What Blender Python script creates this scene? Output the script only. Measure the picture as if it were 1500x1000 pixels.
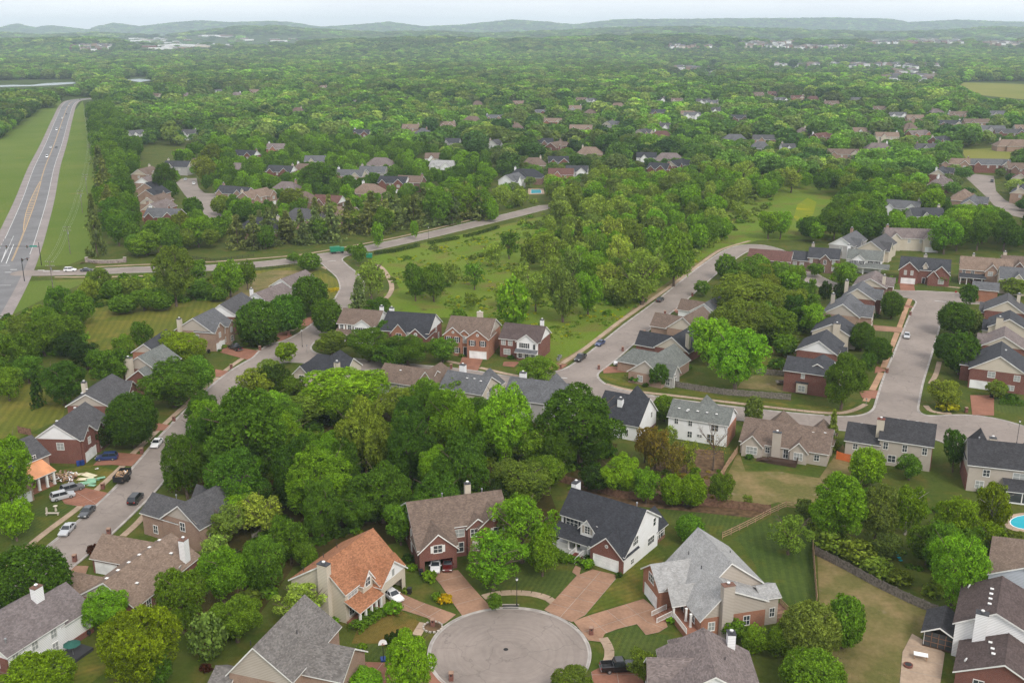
import bpy, bmesh, math, random
import numpy as np
from math import sin, cos, tan, atan, atan2, radians, degrees, pi, hypot, sqrt
from mathutils import Vector, Matrix
from mathutils.geometry import tessellate_polygon
R = random.Random(7)
NR = np.random.RandomState(11)
S = bpy.context.scene
for o in list(bpy.data.objects): bpy.data.objects.remove(o)

# ---------------------------------------------------------------- camera
F_PX, CAM_H, HORIZON = 1480.0, 90.0, 50.0          # measured on the 1500x1000 photograph
PITCH = atan((500 - HORIZON) / F_PX)
cam = bpy.data.cameras.new('camera'); co = bpy.data.objects.new('camera', cam)
S.collection.objects.link(co)
co.location = (0, 0, CAM_H); co.rotation_euler = (pi / 2 - PITCH, 0, 0)
cam.sensor_width = 36.0; cam.lens = 36.0 * F_PX / 1500.0
cam.clip_start = 1.0; cam.clip_end = 40000
S.camera = co
# ---------------------------------------------------------------- world, sun, exposure
SUN_EL, SUN_AZ = radians(44), radians(152)
w = bpy.data.worlds.new('World'); S.world = w; w.use_nodes = True
nt = w.node_tree; nt.nodes.clear()
wo = nt.nodes.new('ShaderNodeOutputWorld'); bg = nt.nodes.new('ShaderNodeBackground')
sky = nt.nodes.new('ShaderNodeTexSky'); sky.sky_type = 'NISHITA'; sky.sun_disc = False
sky.sun_elevation = SUN_EL; sky.sun_rotation = SUN_AZ; sky.air_density = 1.0; sky.dust_density = 2.0
tc = nt.nodes.new('ShaderNodeTexCoord'); mp = nt.nodes.new('ShaderNodeMapping')
mp.inputs['Scale'].default_value = (1.4, 1.4, 9.0)
nz = nt.nodes.new('ShaderNodeTexNoise'); nz.inputs['Scale'].default_value = 2.2
nz.inputs['Detail'].default_value = 5; nz.inputs['Roughness'].default_value = 0.55
cr = nt.nodes.new('ShaderNodeValToRGB')
cr.color_ramp.elements[0].position = 0.30; cr.color_ramp.elements[0].color = (7.3, 7.45, 8.0, 1)
cr.color_ramp.elements[1].position = 0.72; cr.color_ramp.elements[1].color = (9.5, 9.45, 9.6, 1)
mx = nt.nodes.new('ShaderNodeMix'); mx.data_type = 'RGBA'; mx.inputs[0].default_value = 0.92
L = nt.links.new
L(tc.outputs['Generated'], mp.inputs['Vector']); L(mp.outputs[0], nz.inputs['Vector'])
L(nz.outputs['Fac'], cr.inputs[0]); L(sky.outputs[0], mx.inputs[6]); L(cr.outputs[0], mx.inputs[7])
L(mx.outputs[2], bg.inputs['Color']); bg.inputs['Strength'].default_value = 0.085
L(bg.outputs[0], wo.inputs['Surface'])
sun = bpy.data.lights.new('sun', 'SUN'); sun.energy = 1.5; sun.angle = radians(20); sun.color = (1.0, 0.95, 0.88)
so = bpy.data.objects.new('sun', sun); S.collection.objects.link(so)
sd = Vector((sin(SUN_AZ) * cos(SUN_EL), cos(SUN_AZ) * cos(SUN_EL), sin(SUN_EL)))
so.rotation_euler = sd.to_track_quat('Z', 'Y').to_euler(); so.location = (0, 0, 300)
S.view_settings.view_transform = 'Standard'; S.view_settings.look = 'None'
S.view_settings.exposure = 0.80; S.view_settings.gamma = 1.0
S.view_settings.use_curve_mapping = False
S.render.engine = 'CYCLES'
S.cycles.use_denoising = True; S.cycles.denoising_prefilter = 'NONE'
S.cycles.max_bounces = 6; S.cycles.diffuse_bounces = 3; S.cycles.transmission_bounces = 4
S.cycles.volume_bounces = 1; S.cycles.transparent_max_bounces = 6

# ---------------------------------------------------------------- where a photographed point stands on the ground
def at(px, py, z=0.0):
    u = (px - 750) / F_PX; v = (py - 500) / F_PX
    dx, dy, dz = u, cos(PITCH) - v * sin(PITCH), -sin(PITCH) - v * cos(PITCH)
    t = (z - CAM_H) / dz
    return (dx * t, dy * t)
def proj(x, y, z):
    dz = z - CAM_H
    zc = y * cos(PITCH) - dz * sin(PITCH); yc = y * sin(PITCH) + dz * cos(PITCH)
    return 750 + F_PX * x / zc, 500 - F_PX * yc / zc
def scl(x, y, z=0.0):
    return F_PX / (y * cos(PITCH) - (z - CAM_H) * sin(PITCH))
def inpoly(x, y, P):
    c = False; n = len(P); j = n - 1
    for i in range(n):
        if (P[i][1] > y) != (P[j][1] > y) and x < (P[j][0] - P[i][0]) * (y - P[i][1]) / (P[j][1] - P[i][1]) + P[i][0]: c = not c
        j = i
    return c
def inpoly_np(x, y, P):
    c = np.zeros(len(x), bool); n = len(P); j = n - 1
    for i in range(n):
        if P[i][1] != P[j][1]:
            c ^= ((P[i][1] > y) != (P[j][1] > y)) & (x < (P[j][0] - P[i][0]) * (y - P[i][1]) / (P[j][1] - P[i][1]) + P[i][0])
        j = i
    return c

# ---------------------------------------------------------------- materials
def mat(name, rough=0.85, spec=0.3):
    m = bpy.data.materials.new(name); m.use_nodes = True
    n = m.node_tree.nodes; b = n['Principled BSDF']
    b.inputs['Roughness'].default_value = rough; b.inputs['Specular IOR Level'].default_value = spec
    return m, m.node_tree, b
def N(t, ty, **k):
    n = t.nodes.new(ty)
    for a, v in k.items():
        if a.startswith('i_'): n.inputs[int(a[2:]) if a[2:].isdigit() else a[2:].replace('_', ' ')].default_value = v
        else: setattr(n, a, v)
    return n
def rgb(c): return (c[0], c[1], c[2], 1)
def mixc(t, fac, a, b, mode='MIX'):
    m = N(t, 'ShaderNodeMix', data_type='RGBA', blend_type=mode)
    for s, v in ((0, fac), (6, a), (7, b)):
        if hasattr(v, 'links') or isinstance(v, bpy.types.NodeSocket): t.links.new(v, m.inputs[s])
        elif s == 0: m.inputs[0].default_value = v
        else: m.inputs[s].default_value = rgb(v)
    return m.outputs[2]
def noise(t, vec, scale, detail=3, lo=0.35, hi=0.65):
    n = N(t, 'ShaderNodeTexNoise'); n.inputs['Scale'].default_value = scale; n.inputs['Detail'].default_value = detail
    if vec is not None: t.links.new(vec, n.inputs['Vector'])
    r = N(t, 'ShaderNodeMapRange'); r.inputs[1].default_value = lo; r.inputs[2].default_value = hi
    t.links.new(n.outputs['Fac'], r.inputs[0]); return r.outputs[0]
def plain(name, c, rough=0.7, spec=0.3, metal=0, var=0.12, vs=0.6):
    m, t, b = mat(name, rough, spec); b.inputs['Metallic'].default_value = metal
    g = N(t, 'ShaderNodeNewGeometry')
    f = noise(t, g.outputs['Position'], vs)
    t.links.new(mixc(t, f, [x * (1 - var) for x in c], [min(1, x * (1 + var)) for x in c]), b.inputs['Base Color'])
    return m
def wallvec(t, sx=1, sz=1):
    """(distance along the wall, height) whichever way the wall faces"""
    tcn = N(t, 'ShaderNodeTexCoord'); s = N(t, 'ShaderNodeSeparateXYZ'); t.links.new(tcn.outputs['Object'], s.inputs[0])
    s2 = N(t, 'ShaderNodeSeparateXYZ'); t.links.new(tcn.outputs['Normal'], s2.inputs[0])
    def M(op, a, b=None):
        n = N(t, 'ShaderNodeMath', operation=op)
        for i, v in enumerate((a, b)):
            if v is None: continue
            if isinstance(v, (int, float)): n.inputs[i].default_value = v
            else: t.links.new(v, n.inputs[i])
        return n.outputs[0]
    ax = M('GREATER_THAN', M('ABSOLUTE', s2.outputs[0]), M('ABSOLUTE', s2.outputs[1]))
    u = M('ADD', M('MULTIPLY', s.outputs[1], ax), M('MULTIPLY', s.outputs[0], M('SUBTRACT', 1.0, ax)))
    cmb = N(t, 'ShaderNodeCombineXYZ')
    t.links.new(M('MULTIPLY', u, sx), cmb.inputs[0]); t.links.new(M('MULTIPLY', s.outputs[2], sz), cmb.inputs[1])
    return cmb.outputs[0], tcn.outputs['Object']
def brick(name, c1, c2, mortar):
    m, t, b = mat(name, 0.9, 0.15); v, ov = wallvec(t)
    k = N(t, 'ShaderNodeTexBrick'); t.links.new(v, k.inputs['Vector'])
    k.inputs['Color1'].default_value = rgb(c1); k.inputs['Color2'].default_value = rgb(c2); k.inputs['Mortar'].default_value = rgb(mortar)
    k.inputs['Scale'].default_value = 1; k.inputs['Brick Width'].default_value = 0.23; k.inputs['Row Height'].default_value = 0.078
    k.inputs['Mortar Size'].default_value = 0.008; k.inputs['Bias'].default_value = -0.1
    f = noise(t, ov, 0.5, 4, 0.3, 0.7)
    t.links.new(mixc(t, f, k.outputs['Color'], mixc(t, 1.0, k.outputs['Color'], (0.8, 0.78, 0.8), 'MULTIPLY')), b.inputs['Base Color'])
    return m
def siding(name, c):
    m, t, b = mat(name, 0.6, 0.3); v, ov = wallvec(t, 0, 1)
    k = N(t, 'ShaderNodeTexBrick'); t.links.new(v, k.inputs['Vector'])
    k.inputs['Color1'].default_value = rgb(c); k.inputs['Color2'].default_value = rgb([x * 0.97 for x in c]); k.inputs['Mortar'].default_value = rgb([x * 0.72 for x in c])
    k.inputs['Scale'].default_value = 1; k.inputs['Brick Width'].default_value = 900; k.inputs['Row Height'].default_value = 0.13; k.inputs['Mortar Size'].default_value = 0.010
    f = noise(t, ov, 0.35, 4, 0.35, 0.75)
    t.links.new(mixc(t, f, k.outputs['Color'], mixc(t, 1.0, k.outputs['Color'], (0.90, 0.89, 0.86), 'MULTIPLY')), b.inputs['Base Color'])
    return m
def shingle(name, c, contrast=0.22):
    m, t, b = mat(name, 0.92, 0.15); v, ov = wallvec(t, 1, 1.45)
    k = N(t, 'ShaderNodeTexBrick'); t.links.new(v, k.inputs['Vector'])
    k.inputs['Color1'].default_value = rgb([x * (1 - contrast) for x in c]); k.inputs['Color2'].default_value = rgb([x * (1 + contrast) for x in c]); k.inputs['Mortar'].default_value = rgb([x * 0.62 for x in c])
    k.inputs['Scale'].default_value = 1; k.inputs['Brick Width'].default_value = 0.34; k.inputs['Row Height'].default_value = 0.145
    k.inputs['Mortar Size'].default_value = 0.006; k.offset = 0.37
    vm = N(t, 'ShaderNodeMapping'); vm.inputs['Scale'].default_value = (1.2, 1.2, 0.25); t.links.new(ov, vm.inputs[0])
    f = noise(t, vm.outputs[0], 0.8, 5, 0.3, 0.75)
    f2 = noise(t, ov, 2.6, 3, 0.3, 0.7)
    c0 = mixc(t, f, k.outputs['Color'], mixc(t, 1.0, k.outputs['Color'], (0.76, 0.75, 0.74), 'MULTIPLY'))
    c1 = mixc(t, f2, c0, mixc(t, 1.0, c0, (1.16, 1.14, 1.12), 'MULTIPLY'))
    t.links.new(c1, b.inputs['Base Color'])
    bp = N(t, 'ShaderNodeBump'); bp.inputs['Strength'].default_value = 0.4; bp.inputs['Distance'].default_value = 0.02
    t.links.new(k.outputs['Fac'], bp.inputs['Height']); bp.invert = True; t.links.new(bp.outputs[0], b.inputs['Normal'])
    return m
M = {}
M['brick_red'] = brick('brick_red', (0.205, 0.062, 0.042), (0.140, 0.042, 0.032), (0.25, 0.20, 0.17))
M['brick_orange'] = brick('brick_orange', (0.38, 0.155, 0.085), (0.28, 0.11, 0.065), (0.34, 0.26, 0.20))
M['brick_tan'] = brick('brick_tan', (0.36, 0.235, 0.165), (0.27, 0.165, 0.115), (0.36, 0.30, 0.25))
M['brick_brown'] = brick('brick_brown', (0.20, 0.105, 0.075), (0.14, 0.075, 0.055), (0.25, 0.21, 0.18))
M['siding_white'] = siding('siding_white', (0.90, 0.90, 0.90))
M['siding_cream'] = siding('siding_cream', (0.62, 0.55, 0.45))
M['siding_tan'] = siding('siding_tan', (0.50, 0.44, 0.38))
M['siding_grey'] = siding('siding_grey', (0.44, 0.42, 0.41))
M['siding_pale'] = siding('siding_pale', (0.55, 0.58, 0.64))
M['r_orange'] = shingle('shingle_orange', (0.315, 0.145, 0.078), 0.28)
M['r_brown'] = shingle('shingle_brown', (0.155, 0.115, 0.092))
M['r_tan'] = shingle('shingle_tan', (0.21, 0.155, 0.12))
M['r_slate'] = shingle('shingle_slate', (0.056, 0.058, 0.065))
M['r_black'] = shingle('shingle_black', (0.048, 0.048, 0.052))
M['r_navy'] = shingle('shingle_navy', (0.042, 0.044, 0.051))
M['r_grey'] = shingle('shingle_grey', (0.115, 0.118, 0.125))
M['r_dgrey'] = shingle('shingle_dark_grey', (0.085, 0.084, 0.088))
M['r_light'] = shingle('shingle_light_grey', (0.32, 0.32, 0.315), 0.15)
M['r_green'] = shingle('shingle_green_grey', (0.145, 0.155, 0.145))
M['r_mauve'] = shingle('shingle_mauve', (0.175, 0.145, 0.138), 0.26)
M['r_maroon'] = shingle('shingle_maroon', (0.13, 0.068, 0.058))
M['r_taupe'] = shingle('shingle_taupe', (0.165, 0.142, 0.140), 0.2)
M['r_speck'] = shingle('shingle_speckled_grey', (0.158, 0.147, 0.138), 0.26)
M['trim'] = plain('trim_white', (0.70, 0.69, 0.66), 0.5)
M['trim_dark'] = plain('trim_dark', (0.04, 0.04, 0.045), 0.5)
M['garage_white'] = plain('garage_white', (0.74, 0.74, 0.73), 0.5)
M['copper'] = plain('copper_sheathing', (0.62, 0.27, 0.12), 0.45, 0.5, 0.3)
M['concrete'] = plain('concrete', (0.40, 0.36, 0.31), 0.9, 0.15, 0, 0.18, 0.7)
M['kerbc'] = plain('kerb_concrete', (0.36, 0.33, 0.30), 0.9, 0.15, 0, 0.2, 0.5)
M['wood_dark'] = plain('wood_dark', (0.065, 0.038, 0.026), 0.8)
M['wood_tan'] = plain('wood_tan', (0.34, 0.22, 0.14), 0.85, 0.15, 0, 0.3, 2.0)
M['wood_brown'] = plain('wood_brown', (0.185, 0.105, 0.07), 0.85, 0.15, 0, 0.3, 2.0)
M['wood_grey'] = plain('wood_grey', (0.165, 0.145, 0.125), 0.9, 0.1, 0, 0.35, 2.5)
M['black'] = plain('black_paint', (0.02, 0.02, 0.022), 0.4)
M['white'] = plain('white_paint', (0.78, 0.78, 0.77), 0.4)
M['yellow'] = plain('road_yellow', (0.50, 0.33, 0.15), 0.7, 0.2, 0, 0.15, 1.5)
M['roadwhite'] = plain('road_white', (0.60, 0.60, 0.58), 0.7, 0.2, 0, 0.2, 1.5)
M['green_plastic'] = plain('green_plastic', (0.02, 0.20, 0.11), 0.4)
M['teal'] = plain('sign_green', (0.01, 0.22, 0.16), 0.4)
M['blue_plastic'] = plain('blue_plastic', (0.02, 0.05, 0.20), 0.4)
M['red_paint'] = plain('red_paint', (0.30, 0.02, 0.03), 0.5)
M['orange_sheet'] = plain('orange_sheet', (0.60, 0.15, 0.04), 0.6)
M['metal'] = plain('galvanised_metal', (0.34, 0.35, 0.36), 0.4, 0.5, 0.6)
M['rubber'] = plain('rubber', (0.018, 0.018, 0.018), 0.8)
M['mulch'] = plain('mulch', (0.105, 0.066, 0.036), 0.95, 0.1, 0, 0.4, 0.8)
M['bark'] = plain('bark', (0.115, 0.085, 0.065), 0.95, 0.1, 0, 0.3, 2.0)
M['palebark'] = plain('pale_bark', (0.36, 0.32, 0.28), 0.95, 0.1, 0, 0.3, 2.0)
M['earth'] = plain('brick_dust_earth', (0.30, 0.19, 0.12), 0.95, 0.1, 0, 0.3, 0.4)
def glassy(name, c, rough=0.08):
    m, t, b = mat(name, rough, 0.7); b.inputs['Base Color'].default_value = rgb(c); return m
M['glass'] = glassy('window_glass', (0.045, 0.052, 0.058)); M['glass_light'] = glassy('window_blinds', (0.30, 0.31, 0.30), 0.3)
M['carglass'] = glassy('car_glass', (0.02, 0.024, 0.028), 0.05)
M['lampglow'] = plain('lamp_lens', (0.7, 0.7, 0.68), 0.3); M['tail'] = plain('tail_lens', (0.35, 0.02, 0.02), 0.3)
def aggregate(name, c, jitter=0.2):
    m, t, b = mat(name, 0.9, 0.15); g = N(t, 'ShaderNodeNewGeometry'); p = g.outputs['Position']
    f1 = noise(t, p, 0.25, 5, 0.3, 0.7); f2 = noise(t, p, 2.2, 4, 0.3, 0.7); f3 = noise(t, p, 14, 2, 0.2, 0.8)
    a = mixc(t, f1, [x * (1 - jitter) for x in c], [x * (1 + jitter) for x in c])
    a2 = mixc(t, f2, a, mixc(t, 1.0, a, (0.82, 0.80, 0.80), 'MULTIPLY'))
    t.links.new(mixc(t, f3, mixc(t, 1.0, a2, (0.9, 0.9, 0.9), 'MULTIPLY'), a2), b.inputs['Base Color']); return m
M['agg_tan'] = aggregate('exposed_aggregate', (0.335, 0.200, 0.130)); M['agg_red'] = aggregate('red_aggregate', (0.285, 0.135, 0.088))
M['walk_tan'] = aggregate('walk_tan', (0.40, 0.30, 0.215)); M['walk_orange'] = aggregate('walk_orange', (0.42, 0.26, 0.16))
M['sealed'] = aggregate('sealed_asphalt', (0.155, 0.14, 0.15), 0.1)
def asphalt(name, c, rings=None):
    m, t, b = mat(name, 0.88, 0.2); g = N(t, 'ShaderNodeNewGeometry'); p = g.outputs['Position']
    f1 = noise(t, p, 0.10, 5, 0.3, 0.7); f2 = noise(t, p, 0.9, 5, 0.35, 0.7); f3 = noise(t, p, 9, 3, 0.2, 0.8)
    a = mixc(t, f1, [x * 0.82 for x in c], [x * 1.12 for x in c])
    a = mixc(t, f2, a, mixc(t, 1.0, a, (0.90, 0.89, 0.89), 'MULTIPLY'))
    a = mixc(t, f3, a, mixc(t, 1.0, a, (0.93, 0.93, 0.93), 'MULTIPLY'))
    vo = N(t, 'ShaderNodeTexVoronoi', feature='DISTANCE_TO_EDGE'); vo.inputs['Scale'].default_value = 0.13
    wp = N(t, 'ShaderNodeVectorMath', operation='ADD'); nn = N(t, 'ShaderNodeTexNoise'); nn.inputs['Scale'].default_value = 0.5
    t.links.new(p, nn.inputs['Vector']); sc_ = N(t, 'ShaderNodeVectorMath', operation='SCALE'); sc_.inputs['Scale'].default_value = 3.0
    t.links.new(nn.outputs['Color'], sc_.inputs[0]); t.links.new(p, wp.inputs[0]); t.links.new(sc_.outputs[0], wp.inputs[1]); t.links.new(wp.outputs[0], vo.inputs['Vector'])
    r = N(t, 'ShaderNodeMapRange'); r.inputs[1].default_value = 0.0; r.inputs[2].default_value = 0.016; r.inputs[3].default_value = 0.6; r.inputs[4].default_value = 0.0
    t.links.new(vo.outputs['Distance'], r.inputs[0])
    a = mixc(t, r.outputs[0], a, [x * 0.55 for x in c])
    if rings:                                                   # turning tyre scuffs round a centre
        s = N(t, 'ShaderNodeVectorMath', operation='SUBTRACT'); s.inputs[1].default_value = (rings[0], rings[1], 0); t.links.new(p, s.inputs[0])
        ln = N(t, 'ShaderNodeVectorMath', operation='LENGTH'); t.links.new(s.outputs[0], ln.inputs[0])
        cb = N(t, 'ShaderNodeCombineXYZ'); t.links.new(ln.outputs['Value'], cb.inputs[0])
        ad = N(t, 'ShaderNodeVectorMath', operation='SCALE'); ad.inputs['Scale'].default_value = 0.06; t.links.new(p, ad.inputs[0])
        ad2 = N(t, 'ShaderNodeVectorMath', operation='ADD'); t.links.new(cb.outputs[0], ad2.inputs[0]); t.links.new(ad.outputs[0], ad2.inputs[1])
        f = noise(t, ad2.outputs[0], 2.3, 4, 0.42, 0.62)
        lt = N(t, 'ShaderNodeMath', operation='LESS_THAN'); lt.inputs[1].default_value = 11.9; t.links.new(ln.outputs['Value'], lt.inputs[0])
        ml = N(t, 'ShaderNodeMath', operation='MULTIPLY'); t.links.new(f, ml.inputs[0]); t.links.new(lt.outputs[0], ml.inputs[1])
        a = mixc(t, ml.outputs[0], a, mixc(t, 1.0, a, (0.92, 0.915, 0.92), 'MULTIPLY'))
    t.links.new(a, b.inputs['Base Color']); return m
def lawn(name, a, b_, dry=None, dryf=(0.45, 0.65), stripe=None, sc=0.12, bare=None):
    m, t, b = mat(name, 0.95, 0.08); g = N(t, 'ShaderNodeNewGeometry'); p = g.outputs['Position']
    f1 = noise(t, p, sc, 5, 0.32, 0.68); f2 = noise(t, p, 1.3, 5, 0.3, 0.7); f3 = noise(t, p, 7, 4, 0.25, 0.75)
    c = mixc(t, f1, a, b_)
    if dry: c = mixc(t, noise(t, p, sc * 1.9, 5, *dryf), c, dry)
    if bare: c = mixc(t, noise(t, p, sc * 3.1, 4, 0.62, 0.72), c, bare)
    if stripe:
        mpp = N(t, 'ShaderNodeMapping'); mpp.inputs['Rotation'].default_value = (0, 0, radians(stripe[0])); t.links.new(p, mpp.inputs[0])
        wv = N(t, 'ShaderNodeTexWave'); wv.inputs['Scale'].default_value = stripe[1]; wv.inputs['Distortion'].default_value = 0.6; wv.inputs['Detail'].default_value = 1
        t.links.new(mpp.outputs[0], wv.inputs['Vector'])
        r = N(t, 'ShaderNodeMapRange'); r.inputs[1].default_value = 0.35; r.inputs[2].default_value = 0.65; r.inputs[3].default_value = 0; r.inputs[4].default_value = stripe[2]
        t.links.new(wv.outputs['Fac'], r.inputs[0])
        c = mixc(t, r.outputs[0], c, mixc(t, 1.0, c, (1.35, 1.30, 1.15), 'MULTIPLY'))
    c = mixc(t, f2, c, mixc(t, 1.0, c, (0.74, 0.76, 0.70), 'MULTIPLY'))
    c = mixc(t, f3, c, mixc(t, 1.0, c, (0.80, 0.80, 0.78), 'MULTIPLY'))
    t.links.new(c, b.inputs['Base Color'])
    bp = N(t, 'ShaderNodeBump'); bp.inputs['Strength'].default_value = 0.7; bp.inputs['Distance'].default_value = 0.15
    t.links.new(f3, bp.inputs['Height']); t.links.new(bp.outputs[0], b.inputs['Normal'])
    return m
M['ground'] = lawn('ground_grass', (0.068, 0.105, 0.014), (0.110, 0.130, 0.026), (0.146, 0.129, 0.031), (0.50, 0.72))
M['lawn_green'] = lawn('lawn_green', (0.062, 0.098, 0.020), (0.095, 0.122, 0.030), (0.129, 0.129, 0.022), (0.55, 0.75), (20, 0.35, 0.5))
M['lawn_stripe'] = lawn('lawn_stripe', (0.056, 0.092, 0.018), (0.080, 0.116, 0.026), (0.123, 0.134, 0.022), (0.6, 0.8), (8, 0.22, 0.5))
M['lawn_dry'] = lawn('lawn_dry', (0.150, 0.150, 0.045), (0.205, 0.175, 0.066), (0.31, 0.225, 0.11), (0.44, 0.70), None, 0.09, (0.28, 0.22, 0.13))
M['lawn_yard'] = lawn('lawn_yard', (0.084, 0.118, 0.016), (0.129, 0.140, 0.024), (0.196, 0.157, 0.037), (0.46, 0.70), (60, 0.3, 0.4))
M['lawn_big'] = lawn('lawn_big', (0.112, 0.140, 0.022), (0.168, 0.162, 0.028), (0.202, 0.179, 0.037), (0.5, 0.7), (-12, 0.16, 0.5), 0.06)
M['lawn_brown'] = lawn('lawn_brown', (0.213, 0.140, 0.038), (0.168, 0.134, 0.031), (0.090, 0.106, 0.017), (0.55, 0.72))
M['meadow'] = lawn('meadow', (0.130, 0.215, 0.016), (0.175, 0.235, 0.028), (0.190, 0.168, 0.043), (0.50, 0.72), None, 0.045, (0.112, 0.095, 0.031))
M['verge'] = lawn('highway_verge', (0.115, 0.180, 0.022), (0.155, 0.205, 0.036), (0.224, 0.207, 0.050), (0.62, 0.8), None, 0.02)
M['yellowfield'] = lawn('yellow_meadow', (0.246, 0.269, 0.012), (0.190, 0.246, 0.019), (0.426, 0.358, 0.009), (0.5, 0.65), None, 0.03)
M['palefield'] = lawn('pale_field', (0.190, 0.213, 0.037), (0.258, 0.246, 0.056), None, (0, 1), None, 0.01)
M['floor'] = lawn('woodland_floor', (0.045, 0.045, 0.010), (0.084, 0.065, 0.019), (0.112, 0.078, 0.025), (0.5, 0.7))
M['farland'] = lawn('far_countryside', (0.045, 0.074, 0.014), (0.069, 0.099, 0.019), (0.090, 0.112, 0.028), (0.6, 0.8), None, 0.004)
def foliage(name, inst=False, bright=1.0):
    m, t, b = mat(name, 0.8, 0.08)
    if inst: src = N(t, 'ShaderNodeAttribute', attribute_type='INSTANCER', attribute_name='tint').outputs['Color']
    else: src = N(t, 'ShaderNodeObjectInfo').outputs['Color']
    g = N(t, 'ShaderNodeNewGeometry')
    r = N(t, 'ShaderNodeMapRange'); r.inputs[3].default_value = 0.70 * bright; r.inputs[4].default_value = 1.30 * bright
    t.links.new(g.outputs['Random Per Island'], r.inputs[0])
    tcn = N(t, 'ShaderNodeTexCoord')
    f = noise(t, tcn.outputs['Object'], 2.3, 3, 0.3, 0.7)
    at_ = N(t, 'ShaderNodeAttribute', attribute_name='shoot'); ml = N(t, 'ShaderNodeMath', operation='MULTIPLY'); t.links.new(r.outputs[0], ml.inputs[0]); t.links.new(at_.outputs['Fac'], ml.inputs[1])
    v = N(t, 'ShaderNodeVectorMath', operation='SCALE'); t.links.new(src, v.inputs[0]); t.links.new(ml.outputs[0], v.inputs['Scale'])
    c = mixc(t, f, mixc(t, 1.0, v.outputs[0], (0.84, 0.84, 0.92), 'MULTIPLY'), mixc(t, 1.0, v.outputs[0], (1.22, 1.15, 0.9), 'MULTIPLY'))
    t.links.new(c, b.inputs['Base Color'])
    tr = N(t, 'ShaderNodeBsdfTranslucent'); t.links.new(mixc(t, 1.0, c, (1.3, 1.35, 0.55), 'MULTIPLY'), tr.inputs['Color'])
    ms = N(t, 'ShaderNodeMixShader'); ms.inputs[0].default_value = 0.36
    out = [n for n in t.nodes if n.type == 'OUTPUT_MATERIAL'][0]
    t.links.new(b.outputs[0], ms.inputs[1]); t.links.new(tr.outputs[0], ms.inputs[2]); t.links.new(ms.outputs[0], out.inputs['Surface'])
    return m
M['leaf'] = foliage('foliage'); M['leaf_far'] = foliage('far_foliage', True)
m, t, b = mat('pool_water', 0.05, 0.6); b.inputs['Base Color'].default_value = (0.03, 0.38, 0.46, 1); M['pool'] = m
m, t, b = mat('river_water', 0.25, 0.6); b.inputs['Base Color'].default_value = (0.20, 0.25, 0.26, 1); M['water'] = m

# ---------------------------------------------------------------- mesh helpers
COL = S.collection
class MB:
    def __init__(s): s.v = []; s.f = []; s.m = []; s.mats = []
    def mi(s, m):
        if m not in s.mats: s.mats.append(m)
        return s.mats.index(m)
    def poly(s, pts, m):
        n = len(s.v); s.v += [tuple(p) for p in pts]; s.f.append(tuple(range(n, n + len(pts)))); s.m.append(s.mi(m))
    def box(s, x0, x1, y0, y1, z0, z1, m):
        n = len(s.v); k = s.mi(m)
        s.v += [(x0, y0, z0), (x1, y0, z0), (x1, y1, z0), (x0, y1, z0), (x0, y0, z1), (x1, y0, z1), (x1, y1, z1), (x0, y1, z1)]
        for q in ((0, 3, 2, 1), (4, 5, 6, 7), (0, 1, 5, 4), (1, 2, 6, 5), (2, 3, 7, 6), (3, 0, 4, 7)):
            s.f.append(tuple(n + i for i in q)); s.m.append(k)
    def tube(s, a, b, r0, r1, m, seg=6, cap=True):
        a = Vector(a); b = Vector(b); d = (b - a)
        if d.length < 1e-6: return
        d.normalize(); u = d.orthogonal().normalized(); w_ = d.cross(u); n = len(s.v); k = s.mi(m)
        for c, r in ((a, r0), (b, r1)):
            for i in range(seg):
                t_ = 2 * pi * i / seg; s.v.append(tuple(c + u * (r * cos(t_)) + w_ * (r * sin(t_))))
        for i in range(seg):
            j = (i + 1) % seg; s.f.append((n + i, n + j, n + seg + j, n + seg + i)); s.m.append(k)
        if cap:
            s.f.append(tuple(n + seg + i for i in range(seg))); s.m.append(k)
            s.f.append(tuple(n + seg - 1 - i for i in range(seg))); s.m.append(k)
    def ball(s, c, r, m, seg=8, ring=5, sz=1.0):
        n = len(s.v); k = s.mi(m)
        for i in range(ring + 1):
            ph = pi * i / ring
            for j in range(seg):
                t_ = 2 * pi * j / seg; s.v.append((c[0] + r * sin(ph) * cos(t_), c[1] + r * sin(ph) * sin(t_), c[2] + r * sz * cos(ph)))
        for i in range(ring):
            for j in range(seg):
                j2 = (j + 1) % seg; s.f.append((n + i * seg + j, n + (i + 1) * seg + j, n + (i + 1) * seg + j2, n + i * seg + j2)); s.m.append(k)
    def mesh(s, name):
        me = bpy.data.meshes.new(name); me.from_pydata(s.v, [], s.f)
        for x in s.mats: me.materials.append(M[x] if isinstance(x, str) else x)
        me.polygons.foreach_set('material_index', s.m); me.update(); return me
    def build(s, name, parent=None, loc=None, rz=0):
        return link(name, s.mesh(name), parent, loc, rz)
def link(name, me, parent=None, loc=None, rz=0, scale=None):
    o = bpy.data.objects.new(name, me); COL.objects.link(o)
    if parent: o.parent = parent
    if loc is not None: o.location = loc
    if rz: o.rotation_euler = (0, 0, rz)
    if scale is not None: o.scale = scale
    return o
def thing(name, label, cat, loc=(0, 0, 0), rz=0, group=None):
    o = link(name, None, None, loc, rz); o.empty_display_size = 0.3
    return tag(o, label, cat, group)
def tag(o, label, cat, group=None):
    o['label'] = label; o['category'] = cat
    if group: o['group'] = group
    return o
def struct(o, label=None, cat=None):
    o['kind'] = 'structure'
    if label: o['label'] = label
    if cat: o['category'] = cat
    return o
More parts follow.
